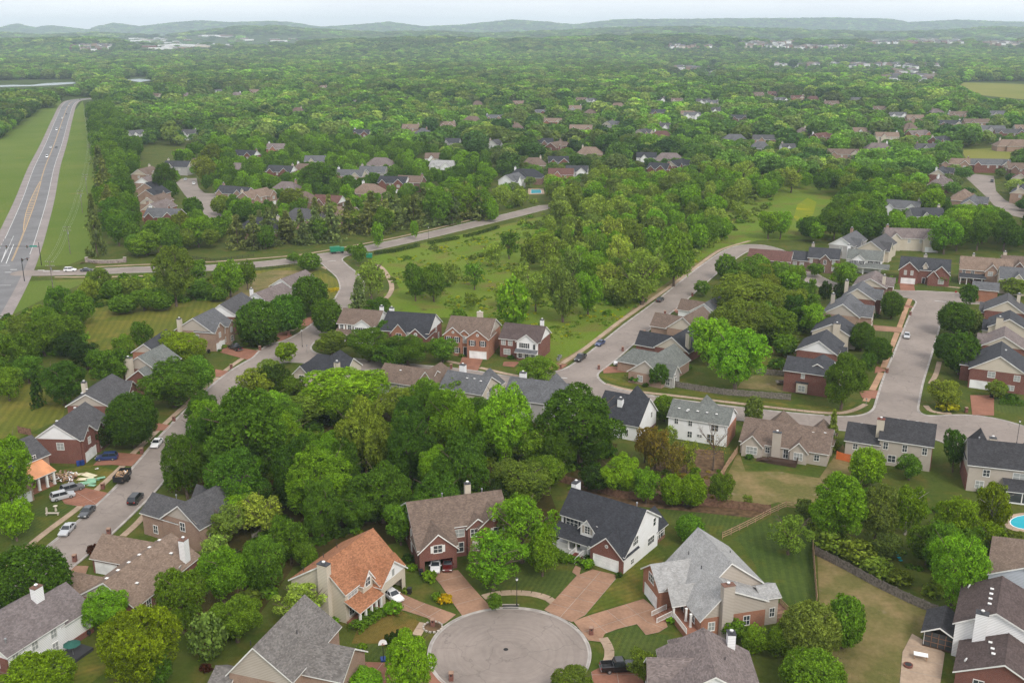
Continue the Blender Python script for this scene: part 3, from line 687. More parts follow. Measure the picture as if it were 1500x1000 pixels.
for i in range(ja, jb - 1):
    a, b = HD[i], HD[i+1]; T = (b[0]-a[0], b[1]-a[1]); l = hypot(*T); nx_, ny_ = T[1]/l, -T[0]/l
    for (u0, u1) in ((0.05, 0.35), (wl[i-ja] - .15, wl[i-ja] + .15)):
        v0, v1 = (u0, u1), (u0, u1) if u0 > 0 else (wl[i-ja+1] - .15, wl[i-ja+1] + .15)
        isl.poly([(a[0]+nx_*v0[0], a[1]+ny_*v0[0], .062), (a[0]+nx_*v0[1], a[1]+ny_*v0[1], .062), (b[0]+nx_*v1[1], b[1]+ny_*v1[1], .062), (b[0]+nx_*v1[0], b[1]+ny_*v1[0], .062)], 'yellow')
    if (i - ja) % 2 == 0:
        c0 = wl[i-ja]; isl.poly([(a[0]+nx_*0.05, a[1]+ny_*0.05, .060), (a[0]+nx_*c0, a[1]+ny_*c0, .060), (b[0]+nx_*c0 - T[0]*.55, b[1]+ny_*c0 - T[1]*.55, .060), (b[0]+nx_*.05 - T[0]*.55, b[1]+ny_*.05 - T[1]*.55, .060)], 'yellow')
isl.build('hatched_island', hw)
ribbon(HD, -0.3, -0.1, 0.062, 'yellow', 'centre_line', hw, jb); ribbon(HD, 0.1, 0.3, 0.062, 'yellow', 'centre_line', hw, jb)
# stop line and arrows at the junction, zebra blocks on the collector
mk = MB()
for px, py in [(60,396),(68,397.5),(83,397),(12,399),(20,395)]:
    x, y = at(px, py); mk.box(x-1.3, x+1.3, y-.35, y+.35, 0.062, 0.067, 'roadwhite')
for (a, b) in (((0,389),(15,389)),((0,418),(16,418)),((2,384),(9,366)),((9,386),(20,358))):
    A, B = at(*a), at(*b); l = hypot(B[0]-A[0], B[1]-A[1]); nx_, ny_ = (B[1]-A[1])/l*.15, -(B[0]-A[0])/l*.15
    mk.poly([(A[0]+nx_, A[1]+ny_, .068), (A[0]-nx_, A[1]-ny_, .068), (B[0]-nx_, B[1]-ny_, .068), (B[0]+nx_, B[1]+ny_, .068)], 'roadwhite')
mk.build('junction_marking', hw)
# stop lines on estate streets
for nm, a, b in (('stop_line', (818,553), (831,554)), ('stop_line', (1369,440.5), (1386,442.5)), ('stop_line', (480,383), (492,382))):
    A, B = at(*a), at(*b); q = MB(); q.poly([(A[0], A[1]-.2, .072), (B[0], B[1]-.2, .072), (B[0], B[1]+.2, .072), (A[0], A[1]+.2, .072)], 'roadwhite'); q.build(nm, road).location.z = 0.14
# far estate cul-de-sacs
def farstreet(pix, lab):
    o = flatpoly(pw(pix), 0.06, 'asphalt', 'road'); struct(o, lab)
farstreet([(258,268),(266,262),(288,261),(291,275),(300,283),(324,284),(326,291),(309,296),(312,308),(332,318),(345,322),(340,330),(318,326),(300,315),(286,303),(270,285)], 'pale cul-de-sac behind the tight row of houses')
farstreet([(1412,258),(1428,255),(1456,258),(1459,280),(1472,293),(1500,306),(1540,318),(1540,326),(1500,320),(1470,313),(1455,300),(1442,286),(1425,270)], 'pale cul-de-sac curving at the right edge')
# ---------------------------------------------------------------- houses
_wcache = {}
def window_mesh(w_, h_, cols, rows, light):
    k = (round(w_, 2), round(h_, 2), cols, rows, light)
    if k not in _wcache:
        f = MB(); t_ = 0.10; d = 0.07
        for x0, x1, z0, z1 in ((-w_/2-t_, w_/2+t_, h_, h_+t_), (-w_/2-t_, w_/2+t_, -t_*1.3, 0), (-w_/2-t_, -w_/2, 0, h_), (w_/2, w_/2+t_, 0, h_)): f.box(x0, x1, -d, 0.02, z0, z1, 'trim')
        u = w_ / cols
        for i in range(1, cols): f.box(-w_/2+u*i-.035, -w_/2+u*i+.035, -d*.8, 0.01, 0, h_, 'trim')
        for i in range(1, rows): f.box(-w_/2, w_/2, -d*.7, 0.01, h_*i/rows-.03, h_*i/rows+.03, 'trim')
        g = MB(); g.box(-w_/2, w_/2, -0.02, 0.015, 0, h_, 'glass_light' if light else 'glass')
        _wcache[k] = (f.mesh('window'), g.mesh('pane'))
    return _wcache[k]
_gcache = {}
def garage_mesh(w_, h_):
    k = (w_, h_)
    if k not in _gcache:
        g = MB(); n = 4
        for i in range(n):
            for j in range(max(2, int(w_ / 1.2))):
                nn = max(2, int(w_ / 1.2)); u = w_ / nn
                g.box(-w_/2+u*j+.05, -w_/2+u*(j+1)-.05, -.045, 0, h_*i/n+.04, h_*(i+1)/n-.04, 'garage_white')
        g.box(-w_/2, w_/2, -.025, .01, 0, h_, 'garage_white')
        for x0, x1, z0, z1 in ((-w_/2-.14, -w_/2, 0, h_+.14), (w_/2, w_/2+.14, 0, h_+.14), (-w_/2, w_/2, h_, h_+.14)): g.box(x0, x1, -.09, .01, z0, z1, 'trim')
        _gcache[k] = g.mesh('garage_door')
    return _gcache[k]
class House:
    def __init__(s, label, x, y, yaw, roof, wall, short=None, cat='house', group=None, name='house'):
        s.o = thing(name, label, cat, (x, y, 0), radians(yaw), group); s.roofm = roof; s.wallm = wall
        s.W = MB(); s.RF = MB(); s.short = short; s.c = (x, y); s.yaw = radians(yaw); s.blocks = []
        HOUSES.append(s)
    def wpt(s, x, y): return (s.c[0] + cos(s.yaw)*x - sin(s.yaw)*y, s.c[1] + sin(s.yaw)*x + cos(s.yaw)*y)
    def box(s, x0, x1, y0, y1, he, hr, ax='x', hb=None, rp=None, hip=(0, 0), wall=None, gab=None, z0=-0.3, ov=0.38, roof=None, gmat=None, open=None, walls=True):
        """ridge along ax; he = eave height on the low-coordinate side, hb on the other, rp = ridge position across"""
        wall = wall or s.wallm; gab = gab or wall; roof = roof or s.roofm; hb = he if hb is None else hb
        s.blocks.append((x0, x1, y0, y1))
        if ax == 'y': T = lambda a, b, z: (b, a, z); a0, a1, b0, b1 = y0, y1, x0, x1
        else: T = lambda a, b, z: (a, b, z); a0, a1, b0, b1 = x0, x1, y0, y1
        rp = (b0 + b1) / 2 if rp is None else rp
        flip = (ax == 'y')
        def P(mb, pts, m):
            pts = [T(*p) for p in pts]
            if flip: pts = pts[::-1]
            mb.poly(pts, m)
        W_ = s.W
        if walls:
            P(W_, [(a0, b0, z0), (a1, b0, z0), (a1, b0, he), (a0, b0, he)], wall)
            P(W_, [(a1, b1, z0), (a0, b1, z0), (a0, b1, hb), (a1, b1, hb)], wall)
            hm = min(he, hb)
            for e, (a, hp, sg) in enumerate(((a0, hip[0], -1), (a1, hip[1], 1))):
                if e == 0 and open is not None:
                    oc, ow, oh = open
                    def Q(c0, c1, h0, h1):
                        P(W_, [(a, c1, h0), (a, c0, h0), (a, c0, h1), (a, c1, h1)], wall)
                    Q(b0, oc-ow/2, z0, hm); Q(oc+ow/2, b1, z0, hm); Q(oc-ow/2, oc+ow/2, oh, hm)
                else:
                    r_ = [(a, b0, z0), (a, b1, z0), (a, b1, hm), (a, b0, hm)]
                    P(W_, r_ if sg > 0 else r_[::-1], wall)
                if not hp:
                    r_ = [(a, b0, hm)] + ([(a, b1, hm)]) + ([(a, b1, hb)] if hb > hm else []) + [(a, rp, hr)] + ([(a, b0, he)] if he > hm else [])
                    P(W_, r_ if sg > 0 else r_[::-1], gab)
                elif hb != he:
                    r_ = [(a, b0, hm), (a, b1, hm), (a, b1, hb), (a, b0, he)]; P(W_, r_ if sg > 0 else r_[::-1], wall)
        # roof: two slopes with thickness, overhang, white fascia
        th = 0.17; s0 = (hr - he) / max(rp - b0, .1); s1 = (hr - hb) / max(b1 - rp, .1)
        eb0, eb1 = b0 - ov, b1 + ov; z_0 = he - ov * s0 + th; z_1 = hb - ov * s1 + th; zr = hr + th
        ra0 = a0 + hip[0] if hip[0] else a0 - ov; ra1 = a1 - hip[1] if hip[1] else a1 + ov; ea0, ea1 = a0 - ov, a1 + ov
        R_ = s.RF
        P(R_, [(ea0, eb0, z_0), (ea1, eb0, z_0), (ra1, rp, zr), (ra0, rp, zr)], roof)
        P(R_, [(ea1, eb1, z_1), (ea0, eb1, z_1), (ra0, rp, zr), (ra1, rp, zr)], roof)
        if hip[0]: P(R_, [(ea0, eb1, z_1), (ea0, eb0, z_0), (ra0, rp, zr)], roof)
        if hip[1]: P(R_, [(ea1, eb0, z_0), (ea1, eb1, z_1), (ra1, rp, zr)], roof)
        # underside and fascia
        P(R_, [(ea0, eb0, z_0-th), (ra0, rp, zr-th-.004), (ra1, rp, zr-th-.004), (ea1, eb0, z_0-th)], 'trim')
        P(R_, [(ea1, eb1, z_1-th), (ra1, rp, zr-th-.004), (ra0, rp, zr-th-.004), (ea0, eb1, z_1-th)], 'trim')
        P(R_, [(ea0, eb0, z_0-th), (ea1, eb0, z_0-th), (ea1, eb0, z_0), (ea0, eb0, z_0)], 'trim')
        P(R_, [(ea1, eb1, z_1-th), (ea0, eb1, z_1-th), (ea0, eb1, z_1), (ea1, eb1, z_1)], 'trim')
        for a, hp, sg in ((ea0, hip[0], -1), (ea1, hip[1], 1)):
            if hp: r_ = [[(a, eb0, z_0-th), (a, eb1, z_1-th), (a, eb1, z_1), (a, eb0, z_0)]]
            else: r_ = [[(a, eb0, z_0-th-.08), (a, rp, zr-th-.10), (a, rp, zr), (a, eb0, z_0)], [(a, rp, zr-th-.10), (a, eb1, z_1-th-.08), (a, eb1, z_1), (a, rp, zr)]]
            for q in r_: P(R_, q if sg > 0 else q[::-1], 'trim')
            if not hp:                                     # barge board thickness
                a2 = a - sg * 0.05
                for q in r_: P(R_, ([(a2, p[1], p[2]) for p in q])[::-1] if sg > 0 else [(a2, p[1], p[2]) for p in q], 'trim')
        # ridge cap
        P(R_, [(ra0, rp-.13, zr-.13*s0+.035), (ra1, rp-.13, zr-.13*s0+.035), (ra1, rp, zr+.04), (ra0, rp, zr+.04)], roof)
        P(R_, [(ra1, rp+.13, zr-.13*s1+.035), (ra0, rp+.13, zr-.13*s1+.035), (ra0, rp, zr+.04), (ra1, rp, zr+.04)], roof)
        return s
    def shed(s, x0, x1, y0, y1, za, zb, m=None, name='porch_roof', ov=.15, ax='y'):
        """single slope: height za at the low coordinate, zb at the high one"""
        b = MB(); m = m or s.roofm; th = .14
        if ax == 'y': z = lambda x, y: za + (zb - za) * (y - y0) / (y1 - y0)
        else: z = lambda x, y: za + (zb - za) * (x - x0) / (x1 - x0)
        c = [(x0-ov, y0-ov), (x1+ov, y0-ov), (x1+ov, y1), (x0-ov, y1)] if ax == 'y' else [(x0, y0-ov), (x1+ov, y0-ov), (x1+ov, y1+ov), (x0, y1+ov)]
        b.poly([(x, y, z(x, y)+th) for x, y in c], m); b.poly([(x, y, z(x, y)) for x, y in c][::-1], 'trim')
        for i in range(4):
            p, q = c[i], c[(i+1) % 4]; b.poly([(*p, z(*p)), (*q, z(*q)), (*q, z(*q)+th), (*p, z(*p)+th)], 'trim')
        b.build(name, s.o); return s
    def wall_pt(s, face, t_):
        ax, c, d = face
        if ax == 'y': return (t_, c, 0), (0 if d < 0 else pi)
        return (c, t_, 0), (-pi/2 if d < 0 else pi/2)
    def win(s, face, t_, z, w_=1.0, h_=1.5, cols=2, rows=2, light=False, sh=None):
        p, rz = s.wall_pt(face, t_); fm, gm = window_mesh(w_, h_, cols, rows, light)
        o = link('window', fm, s.o, (p[0], p[1], z), rz); link('pane', gm, o)
        if sh:
            if ('sh', h_, sh) not in _gcache:
                b = MB(); b.box(-.21, .21, -.05, .01, 0, h_, sh); _gcache[('sh', h_, sh)] = b.mesh('shutter')
            for sg in (-1, 1): link('shutter', _gcache[('sh', h_, sh)], s.o, (p[0] + cos(rz)*sg*(w_/2+.33), p[1] + sin(rz)*sg*(w_/2+.33), z), rz)
        return s
    def wins(s, face, ts, zs=(0.95, 3.6), **k):
        for t_ in ts:
            for z in zs: s.win(face, t_, z, **k)
        return s
    def garage(s, face, t_, w_=4.9, h_=2.15):
        p, rz = s.wall_pt(face, t_); link('garage_door', garage_mesh(w_, h_), s.o, (p[0], p[1], 0.02), rz); return s
    def door(s, face, t_, z=0.3, m='trim_dark', h_=2.1):
        b = MB(); b.box(-.5, .5, -.05, .01, 0, h_, m)
        for x0, x1, z0, z1 in ((-.62, -.5, 0, h_+.12), (.5, .62, 0, h_+.12), (-.5, .5, h_, h_+.12)): b.box(x0, x1, -.08, .01, z0, z1, 'trim')
        p, rz = s.wall_pt(face, t_); b.build('front_door', s.o, (p[0], p[1], z), rz); return s
    def chim(s, x, y, z1, w_=1.5, d=0.9, m='siding_cream', z0=-0.2, cap='trim_dark'):
        b = MB(); b.box(-w_/2, w_/2, -d/2, d/2, z0, z1, m); b.box(-w_/2-.07, w_/2+.07, -d/2-.07, d/2+.07, z1, z1+.10, cap)
        o = b.build('chimney', s.o, (x, y, 0)); c = MB(); c.tube((0, 0, z1+.1), (0, 0, z1+.42), .17, .17, 'metal', 8); c.tube((0, 0, z1+.42), (0, 0, z1+.50), .30, .24, 'trim', 8)
        c.build('flue_cap', o); return s
    def vent(s, pts, kind='turtle'):
        """small vents and pipes; pts = (x, y, roof height there)"""
        key = ('vent', kind)
        if key not in _gcache:
            b = MB()
            if kind == 'pipe': b.tube((0, 0, -.2), (0, 0, .55), .07, .07, 'trim_dark', 6)
            elif kind == 'flue': b.tube((0, 0, -.2), (0, 0, .7), .10, .10, 'metal', 6); b.tube((0, 0, .7), (0, 0, .85), .2, .16, 'metal', 8)
            else: b.box(-.22, .22, -.22, .22, -.1, .16, 'metal'); b.box(-.26, .26, -.26, .26, .16, .20, 'trim')
            _gcache[key] = b.mesh('roof_vent')
        for p in pts: link('roof_vent', _gcache[key], s.o, p)
        return s
    def cols(s, pts, z1, z0=0.0, r=.13, m='trim'):
        key = ('col', round(z1-z0, 2), r, m)
        if key not in _gcache:
            b = MB(); h_ = z1 - z0; b.box(-r, r, -r, r, 0, h_, m); b.box(-r-.05, r+.05, -r-.05, r+.05, 0, .18, m); b.box(-r-.05, r+.05, -r-.05, r+.05, h_-.15, h_-.002, m); _gcache[key] = b.mesh('porch_column')
        for x, y in pts: link('porch_column', _gcache[key], s.o, (x, y, z0))
        return s
    def rail(s, a, b_, z0, z1=None, m='trim', h_=.9):
        z1 = z0 if z1 is None else z1; b = MB(); l = hypot(b_[0]-a[0], b_[1]-a[1]); n = max(2, int(l / .16))
        for k in range(n + 1):
            f = k / n; x = a[0]+(b_[0]-a[0])*f; y = a[1]+(b_[1]-a[1])*f; z = z0+(z1-z0)*f; r = .022 if 0 < k < n else .055
            b.box(x-r, x+r, y-r, y+r, z, z+h_, m)
        for hh, r in ((h_, .05), (.12, .035)): b.tube((a[0], a[1], z0+hh), (b_[0], b_[1], z1+hh), r, r, m, 4)
        b.build('railing', s.o); return s
    def slab(s, x0, x1, y0, y1, z, m='agg_red', name='porch_floor'):
        b = MB(); b.box(x0, x1, y0, y1, -.1, z, m); b.build(name, s.o); return s
    def part(s, b, name, **k): b.build(name, s.o, **k); return s
    def dish(s, x, y, z, rz=0):
        b = MB(); b.tube((0, 0, 0), (0, 0, .5), .03, .03, 'metal', 5); b.tube((0, -.05, .55), (0, .05, .6), .38, .30, 'trim', 10); b.build('satellite_dish', s.o, (x, y, z), rz); return s
    def gablewin(s, face, t_, z, r=.35):
        b = MB(); n = 10; b.tube((0, .02, 0), (0, -.06, 0), r, r, 'trim', n); b.tube((0, 0, 0), (0, -.075, 0), r*.72, r*.72, 'glass_light', n)
        p, rz = s.wall_pt(face, t_); b.build('round_vent', s.o, (p[0], p[1], z), rz); return s
    def done(s):
        if s.W.f: s.W.build('wall', s.o)
        if s.RF.f: s.RF.build('roof', s.o)
        return s
HOUSES = []
def lean(h, xa, xb, y0, z0, y1, z1, m, wm, walls=True):
    """the main slope carried on down over a lower front wing"""
    b = MB(); b.poly([(xa, y0, z0), (xb, y0, z0), (xb, y1, z1), (xa, y1, z1)], m); b.poly([(xa, y0, z0-.18), (xa, y1, z1-.18), (xb, y1, z1-.18), (xb, y0, z0-.18)], 'trim')
    for xx in (xa, xb): b.poly([(xx, y0, z0-.24), (xx, y1, z1-.24), (xx, y1, z1), (xx, y0, z0)], 'trim')
    b.poly([(xa, y0, z0-.18), (xb, y0, z0-.18), (xb, y0, z0), (xa, y0, z0)], 'trim'); b.build('garage_roof', h.o)
    g = (z1-z0)/(y1-y0)
    for xx in (xa+.37, xb-.37):
        b = MB(); yb = y1 + .3; b.poly([(xx, y0+.3, -.3), (xx, yb, -.3), (xx, yb, z0+g*(yb-y0)-.2), (xx, y0+.3, z0+.3*g-.2)], wm); b.build('side_wall', h.o)
fy = lambda c: ('y', c, -1)
fY = lambda c: ('y', c, 1)
fx = lambda c: ('x', c, -1)
fX = lambda c: ('x', c, 1)

# 1  orange-roofed house: x runs along its ridge away from the camera, -y is the porch side
h = House('cream house with bright orange-brown shingle roof, white porch columns and open garage', -27.0, 149.3, 62.5, 'r_orange', 'siding_cream', 'orange-roofed house')
h.box(-6.8, 6.8, -4.2, 6.6, 5.5, 9.3, hb=5.1, rp=0.0)
lean(h, -.55, 7.2, -6.42, 4.05, -4.2, 5.92, 'r_orange', 'siding_cream')
h.box(-.2, 6.85, -6.45, -1.0, 3.8, 6.7, ax='y', wall='siding_cream', gab='siding_white', open=(3.3, 4.9, 2.3))
h.box(-3.1, -.5, -5.0, .5, 5.4, 7.2, ax='y', gab='siding_white')
h.shed(-6.9, -.5, -7.0, -4.1, 2.65, 3.9)
h.slab(-6.8, -.3, -6.9, -4.2, .3)
h.cols([(-6.5, -6.75), (-5.0, -6.75), (-3.4, -6.75), (-2.1, -6.75), (-.8, -6.75)], 2.65, .3, .15)
h.win(fy(-4.2), -4.9, 4.0, 2.4, 1.15, 3, 2, True).win(fy(-5.0), -1.8, 4.5, 1.2, 1.4, 2, 2)
h.win(fy(-4.2), -5.3, .9, 1.2, 1.5).win(fy(-4.2), -3.2, .9, 1.2, 1.5).door(fy(-4.2), -1.6)
h.win(fx(-6.8), 4.2, 1.2, 1.2, 1.3, 3, 3).win(fx(-6.8), 1.7, 1.0, 1.0, 1.6, 2, 2)
h.win(fy(-6.45), 3.3, 4.0, .7, 1.3, 1, 1, True)
h.chim(-7.2, -.6, 9.9, 1.1, 1.9, 'siding_cream')
h.vent([(-1.5, 4.0, 7.3), (2.8, 4.5, 6.9), (-5.3, 5.2, 6.4)], 'pipe').done()

# 2  brown roofed brick house with the open garage
h = House('dark red brick house with brown roof and open double garage above the wide driveway', -10.6, 168.4, 17.0, 'r_brown', 'brick_red', 'brown-roofed brick house')
h.box(-8.6, 8.6, -5.6, 5.2, 6.2, 9.3, rp=-.2, gab='siding_white')
lean(h, -9.02, -1.5, -9.37, 4.38, -5.5, 6.46, 'r_brown', 'brick_red')
h.box(-8.6, -1.9, -9.4, -3.5, 4.1, 7.1, ax='y', open=(-5.2, 5.0, 2.2))
h.box(3.0, 8.4, -6.7, -.5, 5.9, 8.3, ax='y')
h.box(.9, 4.6, -6.2, -1, 5.9, 7.4, ax='y')
h.win(fy(-9.4), -5.3, 3.6, 1.5, 1.35, 2, 2, False, 'trim').win(fy(-5.6), -.6, 4.0, 2.0, 1.4, 2, 2, True).win(fy(-5.6), -.6, 1.0, 1.7, 1.8, 2, 2)
h.win(fy(-6.2), 2.1, 4.0, 1.2, 1.4).win(fy(-6.7), 6.4, 4.0, 1.6, 1.4, 2, 2, False, 'trim').win(fy(-6.7), 5.9, .9, 1.8, 1.5).gablewin(fy(-6.7), 5.7, 6.9, .3)
h.door(fy(-6.2), 2.4, .3, 'siding_cream', 2.6)
h.wins(fx(-8.6), [-2.6, 2.2], (1.0, 3.7), w_=.8, h_=1.4, light=True)
h.chim(3.0, 1.8, 10.6, 1.1, .9, 'siding_cream').vent([(-2.0, 1.0, 8.9)], 'flue').vent([(5.6, 1.2, 8.7)], 'flue').done()

# 3  white house, navy roof
h = House('white sided house with charcoal-blue roof, brick garage gable and small front dormer', 17.4, 166.9, -35.5, 'r_navy', 'siding_white', 'white house with charcoal-blue roof')
h.box(-7.6, 7.5, -3.6, 5.6, 5.9, 9.4, hb=5.9, rp=.1)
lean(h, .45, 7.88, -7.33, 3.35, -3.6, 6.10, 'r_navy', 'siding_white')
h.box(.9, 7.45, -7.35, -2.2, 3.1, 6.1, ax='y', wall='brick_red')
h.box(-2.7, .2, -4.9, -1, 5.2, 6.9, ax='y')
h.shed(-8.0, .75, -6.6, -3.5, 2.75, 4.1, None).slab(-7.8, .6, -6.4, -3.6, .75, 'siding_white')
h.cols([(-7.6, -6.3), (-4.3, -6.3), (-2.7, -6.3), (-.2, -6.3)], 2.75, .75, .12)
h.rail((-7.5, -6.35), (-4.4, -6.35), .75).rail((-1.0, -6.35), (.5, -6.35), .75).rail((-2.75, -6.5), (-3.1, -8.9), .75, 0).rail((-1.1, -6.5), (-1.35, -8.9), .75, 0)
b = MB()
for k in range(5): b.box(-3.0, -1.2, -6.9-.4*k, -6.5-.4*k, -.1, .72-.15*k, 'brick_red')
b.build('steps', h.o)
h.win(fy(-3.6), -5.3, 4.0, 2.5, 1.35, 3, 2, False, 'trim_dark').win(fy(-4.9), -1.25, 4.2, 1.0, 1.4, 2, 3, False, 'siding_tan')
h.win(fy(-3.6), -6.2, 1.2, 1.0, 1.6).win(fy(-3.6), -3.9, 1.2, 1.0, 1.6).win(fy(-3.6), -.2, 1.2, 1.4, 1.6).door(fy(-3.6), -1.9, .8, 'brick_red')
h.garage(fy(-7.35), 4.1, 4.9, 2.15).gablewin(fy(-7.35), 4.17, 4.4, .34)
h.win(fX(7.5), -3.0, 3.9, 1.7, 1.5, 3, 2).win(fX(7.5), 2.9, 1.5, 2.3, 1.4, 3, 2).win(fX(7.5), 4.0, 4.7, .9, 1.5, 1, 2).win(fX(7.5), -4.0, .6, 1.0, .9)
h.chim(-8.0, 1.9, 9.9, 1.0, 1.7, 'siding_white').vent([(5.6, .6, 9.3)], 'flue')
h.box(2.0, 7.2, 5.4, 9.3, 2.9, 5.4, ax='y', walls=False)                        # screened back porch
h.cols([(7.0, 9.1), (2.2, 9.1), (7.0, 6.8)], 2.9, 0, .09).slab(2.0, 7.2, 5.65, 9.3, .6, 'wood_brown')
b = MB()
for y_ in (6.3, 7.5, 8.6): b.box(7.06, 7.12, y_-.04, y_+.04, .6, 2.9, 'trim')
b.box(7.05, 7.13, 5.7, 9.2, 1.5, 1.58, 'trim'); b.box(7.02, 7.05, 5.7, 9.2, .6, 2.88, 'glass'); b.build('porch_screen', h.o)
h.done()

# 4  light grey roof, orange brick: x runs along ridge away from the camera, +y faces the cul-de-sac
h = House('orange brick house under a large pale grey shingle roof with tall siding chimney', 33.2, 148.2, 105.0, 'r_light', 'brick_orange', 'pale grey-roofed brick house')
h.box(-5.6, 6.2, -5.6, 6.6, 5.9, 10.0, hb=3.4, rp=0.0, wall='brick_orange', gab='siding_tan')
h.box(-1.4, 5.7, 3, 10.0, 4.3, 6.9, ax='y', wall='brick_orange')
h.box(-9.6, -5.2, -4.4, 6.6, 5.0, 7.8, hb=3.39, rp=2.2, gab='siding_tan')
h.box(-8.9, -5.0, -7.0, -4.3, 4.9, 5.9, ax='y', wall='siding_tan')
h.box(-4.5, -1.0, 5.0, 9.0, 3.4, 5.4, ax='y', walls=False)
h.garage(fY(10.0), 2.2, 4.9, 2.15).win(fY(10.0), 2.2, 3.7, 2.0, 1.4, 3, 2, False)
h.cols([(-4.3, 8.8), (-1.2, 8.8), (-7.6, 7.4), (-5.9, 7.4)], 3.2, .9, .14).slab(-9.3, -1.5, 6.7, 8.9, .9, 'agg_red')
b = MB()
for k in range(6): b.box(-3.9, -2.0, 9.0+.42*k, 9.42+.42*k, -.1, .86-.15*k, 'agg_red')
b.build('steps', h.o)
h.rail((-4.0, 9.0), (-4.0, 11.5), .9, 0).rail((-1.9, 9.0), (-1.9, 11.5), .9, 0).rail((-9.2, 8.8), (-4.4, 8.8), .9)
h.door(fY(6.6), -2.9, .95, 'trim_dark').win(fY(6.6), -6.6, 1.3, 1.6, 1.5, 3, 2)
h.win(fx(-9.6), -1.2, 1.1, 1.0, 1.6).win(fx(-9.6), 4.8, 1.1, 1.0, 1.4, 2, 2, True).win(fx(-8.9), -6.0, 1.4, .8, 1.5)
h.chim(-10.05, 2.6, 9.0, 1.1, 1.9, 'siding_tan', cap='brick_brown')
h.slab(-8.8, -4.6, -10.0, -7.1, .7, 'wood_brown', 'deck').rail((-8.7, -9.9), (-4.7, -9.9), .7, m='wood_tan').rail((-8.7, -9.9), (-8.7, -7.2), .7, m='wood_tan')
h.vent([(3.4, 3.0, 7.2), (-1.5, 3.0, 7.2), (1.5, -3.6, 7.4)], 'pipe').done()

# 5  slate-grey roof at the bottom, partly out of frame
h = House('tan brick house with mottled grey roof cut by the bottom edge', -33.4, 126.6, 72.0, 'r_speck', 'brick_tan', 'mottled grey roof at bottom')
h.box(-6.5, 7.2, -5.6, 4.4, 5.6, 9.6, hb=4.6, rp=0, gab='siding_tan')
h.box(-3.6, 3.6, -11.6, -1.0, 4.9, 7.6, ax='y', wall='brick_tan')
h.win(fX(3.6), -8.4, 1.2, 1.0, 1.5).win(fx(-6.5), -1.5, 1.0).win(fx(-6.5), 2.0, 1.0).win(fX(7.2), -2, 1.0).win(fX(7.2), 2, 3.4)
h.box(-7.6, -3.0, 4.2, 7.0, 2.8, 4.2, ax='y')
h.vent([(0.5, -2.6, 8.0), (-3.4, 2.6, 7.6)], 'pipe').done()

# 6  mauve roof bottom right of the cul-de-sac
h = House('house with mottled mauve-brown roof and white chimney cut by the bottom edge', 27.2, 122.6, 88.0, 'r_mauve', 'brick_brown', 'mauve-brown roof at bottom')
h.box(-7.5, 3.4, -6.4, 6.2, 5.2, 8.7, rp=0.0, gab='siding_white')
h.box(3.4, 6.2, -3.4, 4.2, 5.0, 8.0, rp=0.2, hip=(0, 2.6))
h.box(-5.4, 1.2, 1.5, 8.2, 4.6, 7.6, ax='y')
h.box(-5.5, -1.5, -9.6, -5.5, 2.9, 4.8, ax='y')
h.win(fY(8.2), -2.0, 3.1, 1.4, 1.4).garage(fY(8.2), -2.0, 4.2)
h.chim(2.5, -3.8, 8.9, 1.3, 1.1, 'siding_white').vent([(-2.2, -2.2, 7.6)], 'pipe').done()

# 7  white sided house bottom left
h = House('white-sided house with taupe roof and brick end at the bottom left corner', -75.1, 132.4, 66.0, 'r_taupe', 'siding_white', 'white-sided bottom left house')
h.box(-5.6, 4.6, -5.9, 5.2, 5.2, 8.4, rp=0, gab='siding_white')
h.box(4.2, 9.9, -5.6, 4.2, 4.3, 7.2, rp=-.6)
b = MB(); b.box(-5.85, -5.61, -5.85, 5.15, -.2, 4.5, 'brick_red'); b.build('brick_facing', h.o); b = MB(); b.box(4.3, 9.8, -5.8, -5.62, -.2, 0.9, 'brick_red'); b.build('brick_facing', h.o)
h.win(fx(-5.85), -3.6, 3.0, 1.3, 1.2, 2, 2)
h.wins(fy(-5.9), [-4.4, -1.0, 2.4], (1.1, 3.4), w_=1.0, h_=1.4, light=True)
h.chim(4.2, -1.4, 9.9, 1.5, 1.1, 'siding_white', cap='brick_brown').vent([(-4.4, -4.4, 6.1)], 'flue')
h.slab(-1.0, 6.0, -9.6, -6.2, .5, 'trim_dark', 'deck').done()

# 8  brown ranch
h = House('low brown-roofed brick ranch house with white chimney and a line of roof vents', -62.2, 151.2, 72.0, 'r_tan', 'brick_red', 'low brown ranch roof')
h.box(-8.8, 8.2, -5.3, 5.5, 3.1, 6.5, rp=0, gab='siding_tan')
h.box(2.4, 9.6, .5, 12.2, 3.0, 5.6, ax='y')
h.box(-8.6, -3.0, 0.5, 9.0, 2.9, 5.1, ax='y', gab='siding_tan')
h.win(fy(-5.3), -5.5, 1).win(fy(-5.3), -1, 1).garage(fx(2.4), 9.4, 4.4)
h.chim(5.6, -4.6, 7.6, 1.4, 1.1, 'siding_white', cap='brick_brown').vent([(-7.4 + 2.7*k, .7, 6.2) for k in range(6)]).vent([(4.6, -2.6, 5.0), (-5, -3, 4.7)]).dish(3.0, -5.4, 3.3).done()

